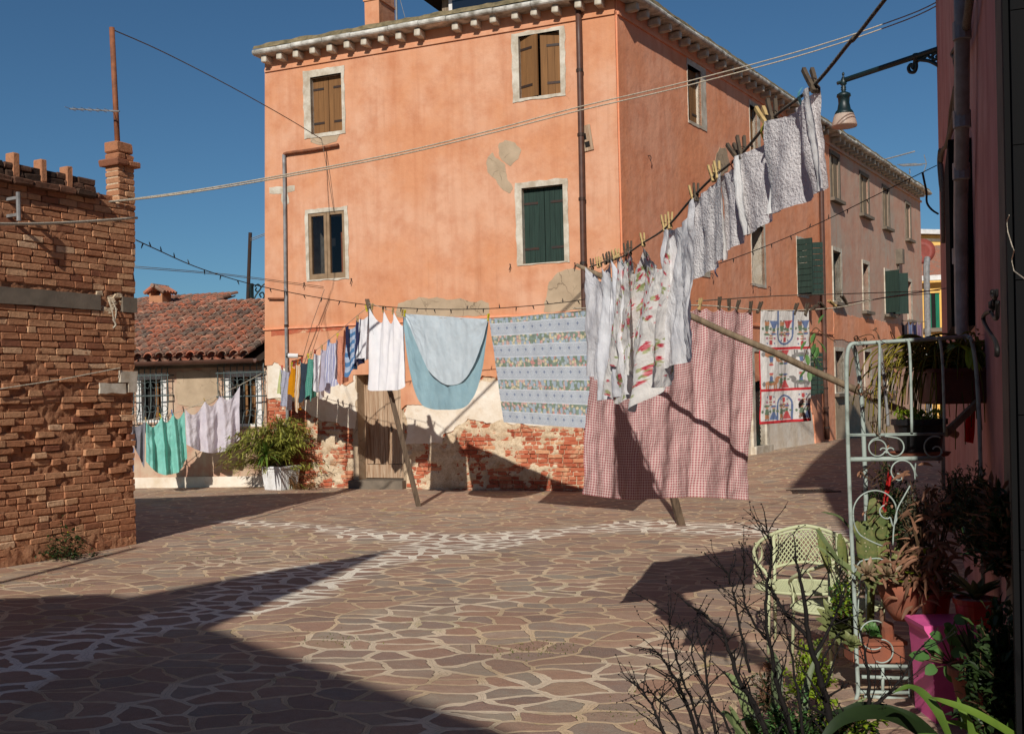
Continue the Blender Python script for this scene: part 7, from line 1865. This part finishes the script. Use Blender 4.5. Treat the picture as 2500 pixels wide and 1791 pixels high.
AL = (([(1880, 1900, 0), (1896, 1700, 0), (1893, 1620, .05), (1880, 1580, .1)], .05), ([(1950, 1900, 0), (1960, 1740, 0), (1975, 1650, .05), (2010, 1570, .1)], .035), ([(1850, 1850, 0), (1820, 1720, 0), (1790, 1660, .05), (1770, 1640, .1)], .05), ([(1830, 1900, 0), (1800, 1770, 0), (1780, 1720, 0)], .04), ([(1850, 1900, 0), (1815, 1800, 0), (1775, 1745, 0), (1760, 1740, 0)], .045), ([(2000, 1880, 0), (2035, 1790, 0), (2060, 1740, 0), (2120, 1700, 0)], .04), ([(2070, 1400, 1.2), (2020, 1330, 1.2), (2000, 1300, 1.25), (1990, 1290, 1.3)], .03), ([(2120, 1420, 1.2), (2050, 1370, 1.2), (1990, 1330, 1.25)], .04), ([(2074, 1288, 1.5), (2050, 1262, 1.5), (2020, 1252, 1.5), (2004, 1250, 1.5)], .02))
for sel, lb in (((0, 1), 'tall pale grey green aloe blades behind the bare shrub'), ((2, 3, 4, 5), 'low aloe blades spreading at the left foot of the bare shrub'), ((6, 7, 8), 'long drooping aloe blades reaching over the chair from the trellis')):
    b = MB()
    for t_i in sel: blade(b, AL[t_i][0], 4.25, AL[t_i][1])
    tag(b.build('aloe', M['aloe'], smooth=True), lb, 'aloe')
bushy('sedum', ['lime'], P(1985, 1700, 5.15), (.17, .12, .34), 1700, .03, .012, 'bright lime green feathery plant below the chair', 'plant', 40, .5, seed=41)
bushy('sedum', ['lime', 'round_leaf'], P(2060, 1500, 5.55), (.11, .09, .24), 700, .022, .016, 'yellow green small leaved plant climbing over the chair seat', 'plant', 22, .2, seed=42)
bushy('ground_plant', ['round_leaf', 'dark_leaf'], P(1930, 1850, 4.2), (.26, .18, .28), 1500, .04, .016, 'mid green leafy clump at the foot of the bare shrub', 'plant', 36, .4, seed=43)
bushy('ground_plant', ['dark_leaf', 'lime'], P(2060, 1810, 4.5), (.26, .2, .2), 1300, .035, .018, 'low dark leaved ground cover below the trellis', 'plant', 36, .4, seed=44)
bushy('ground_plant', ['dry_leaf', 'dark_leaf'], P(1880, 1730, 4.7), (.10, .08, .25), 500, .03, .01, 'small brownish plant with a pink flower head', 'plant', 18, .3, seed=45)
b = MB(); fp = P(1872, 1628, 4.7)
for k_ in range(40):
    b.cur = rnd.random(); b.leaf(fp + rv(.015), rv(1) + V((0, -.3, .3)), .022, .012, .3, 2)
tag(b.build('flower_head', M['dry_leaf'], smooth=True), 'faded pink flower head beside the chair leg', 'flower')
# vines over the trellis
b = MB(); lv = MB(); r_ = random.Random(17)
for k_ in range(26):
    x, y = r_.choice(((2010, 835), (2090, 838), (2150, 832), (2100, 960), (2160, 900), (2130, 1030), (2100, 1150), (2110, 1250))); pts = []
    for j_ in range(6): pts.append(P(x, y, YT + r_.uniform(-.03, .25))); x += r_.uniform(-8, 26); y += r_.uniform(-22, 24)
    b.tube(catmull(pts, 4), .0022, 4, False)
    for p in pts:
        if r_.random() < .55: lv.cur = r_.random(); lv.leaf(p, V((r_.uniform(-1, 1), -.4, r_.uniform(-1, .3))), r_.uniform(.02, .04), .014, .6, 3)
for k_ in range(10):
    p = P(r_.gauss(2375, 12), r_.gauss(822, 10), YT); lv.cur = r_.random(); lv.leaf(p, V((r_.uniform(-1, 1), -.4, r_.uniform(-.5, .8))), .035, .014, .6, 3)
vn = b.build('vine', M['vine'], smooth=True); tag(vn, 'dry thin vine tangled along the trellis top', 'vine'); lv.build('withered_leaves', M['dry_leaf'], vn, smooth=True)
b = MB(); lv = MB()
for L in ([(2040, 835), (2010, 815), (1990, 800), (1975, 830), (1985, 870)], [(2000, 806), (1985, 840), (1990, 900)], [(1990, 822), (1972, 850), (1962, 880)]):
    b.tube(PL([(a_, c_) for a_, c_ in L], 7.2, 4), .003, 4, False)
for k_ in range(16): lv.cur = rnd.random(); lv.leaf(P(rnd.gauss(1990, 12), rnd.gauss(850, 30), 7.2), V((rnd.uniform(-1, 1), -.3, -.8)), .08, .035, .5, 4)
vn = b.build('creeper', M['vine'], smooth=True); tag(vn, 'sprig of creeper hanging before the lower drainpipe', 'creeper'); lv.build('leaves', M['round_leaf'], vn, smooth=True)

# bare shrub in the foreground
sh_ = thing('bare_shrub', 'leafless dark shrub with knobbly twigs in the foreground', 'shrub', loc=G(1900, 1980)); shb = V(sh_.location)
b = MB(); r_ = random.Random(44)
def branch(p, d, L, r0, depth):
    n = max(3, int(L / .03)); pts = [p]; q_ = V(p); d = V(d).normalized()
    for i_ in range(n):
        d = (d + V((r_.gauss(0, .16), r_.gauss(0, .14), r_.gauss(.03, .13)))).normalized(); q_ = q_ + d * (L / n); pts.append(q_.copy())
    rr = [r0 * (1 - .62 * i_ / n) * (1.0 if i_ % 2 else 1.12) for i_ in range(n + 1)]
    b.tube(pts, rr, 5)
    if depth > 0:
        for i_ in range(1, n + 1):
            if r_.random() < (.34 if depth > 1 else .26):
                a = V((r_.uniform(-1, 1), r_.uniform(-1, 1), r_.uniform(-.1, .9))).normalized(); branch(pts[i_], d * .6 + a, L * r_.uniform(.28, .55), rr[i_] * .62, depth - 1)
    for i_ in range(1, n + 1):
        if r_.random() < .8:
            a = rv(1).normalized(); b.tube([pts[i_], pts[i_] + a * rr[i_] * 1.6 + a * .004], [.0032, .0018], 4)
YS = 3.85
ST = [([(2100, 2010), (2038, 1791), (2007, 1669), (1976, 1559), (1958, 1440), (1945, 1373)], .017), ([(1976, 1559), (1910, 1484), (1875, 1426), (1848, 1378)], .008),
      ([(1930, 2010), (1866, 1770), (1809, 1669), (1778, 1585), (1760, 1537), (1707, 1488)], .013), ([(1790, 2010), (1690, 1757), (1663, 1682), (1623, 1616), (1606, 1590)], .010),
      ([(1740, 2010), (1623, 1791), (1593, 1722), (1566, 1682)], .010), ([(1960, 2010), (1932, 1791), (1897, 1669), (1884, 1594), (1870, 1515), (1875, 1418), (1884, 1338), (1870, 1290)], .011),
      ([(2000, 1960), (2038, 1775), (2139, 1717), (2188, 1673), (2250, 1576)], .011), ([(2122, 1726), (2117, 1625), (2100, 1537)], .008), ([(1760, 1900), (1690, 1720), (1650, 1600), (1637, 1559), (1632, 1497)], .006),
      ([(1830, 1640), (1800, 1500), (1790, 1440), (1770, 1390)], .006), ([(1990, 1600), (2040, 1500), (2065, 1430)], .007), ([(1870, 1560), (1820, 1480), (1815, 1400)], .006), ([(1700, 1960), (1660, 1780), (1600, 1700), (1570, 1690)], .007),
      ([(1960, 1990), (1960, 1800), (1940, 1640), (1920, 1540)], .009), ([(1800, 1980), (1740, 1760), (1720, 1600), (1700, 1540)], .008), ([(1840, 1990), (1790, 1800), (1700, 1640), (1690, 1560)], .007)]
for L, r0 in ST:
    dy = r_.uniform(-.15, .15); pts = catmull([P(a_, c_, YS + dy * (i_ / len(L))) - shb for i_, (a_, c_) in enumerate(L)], 7); n = len(pts)
    pts = [p + rv(.004) for p in pts]; rr = [r0 * 1.0 * (1 - .78 * i_ / n) for i_ in range(n)]; b.tube(pts, rr, 6)
    for i_ in range(5, n):
        d = (pts[i_] - pts[i_ - 1]).normalized()
        if r_.random() < .64: a = V((r_.uniform(-1, 1), r_.uniform(-1, 1), r_.uniform(0, .8))).normalized(); branch(pts[i_], d * .5 + a, r_.uniform(.06, .2), max(.0022, rr[i_] * .42), 1 if i_ < n * .55 else 0)
        if r_.random() < .8: a = rv(1).normalized(); b.tube([pts[i_], pts[i_] + a * (rr[i_] * 1.3 + .005)], [.0035, .002], 4)
    branch(pts[-1], pts[-1] - pts[-3], .10, rr[-1], 1)
b.build('branches', M['twig'], sh_, smooth=True)
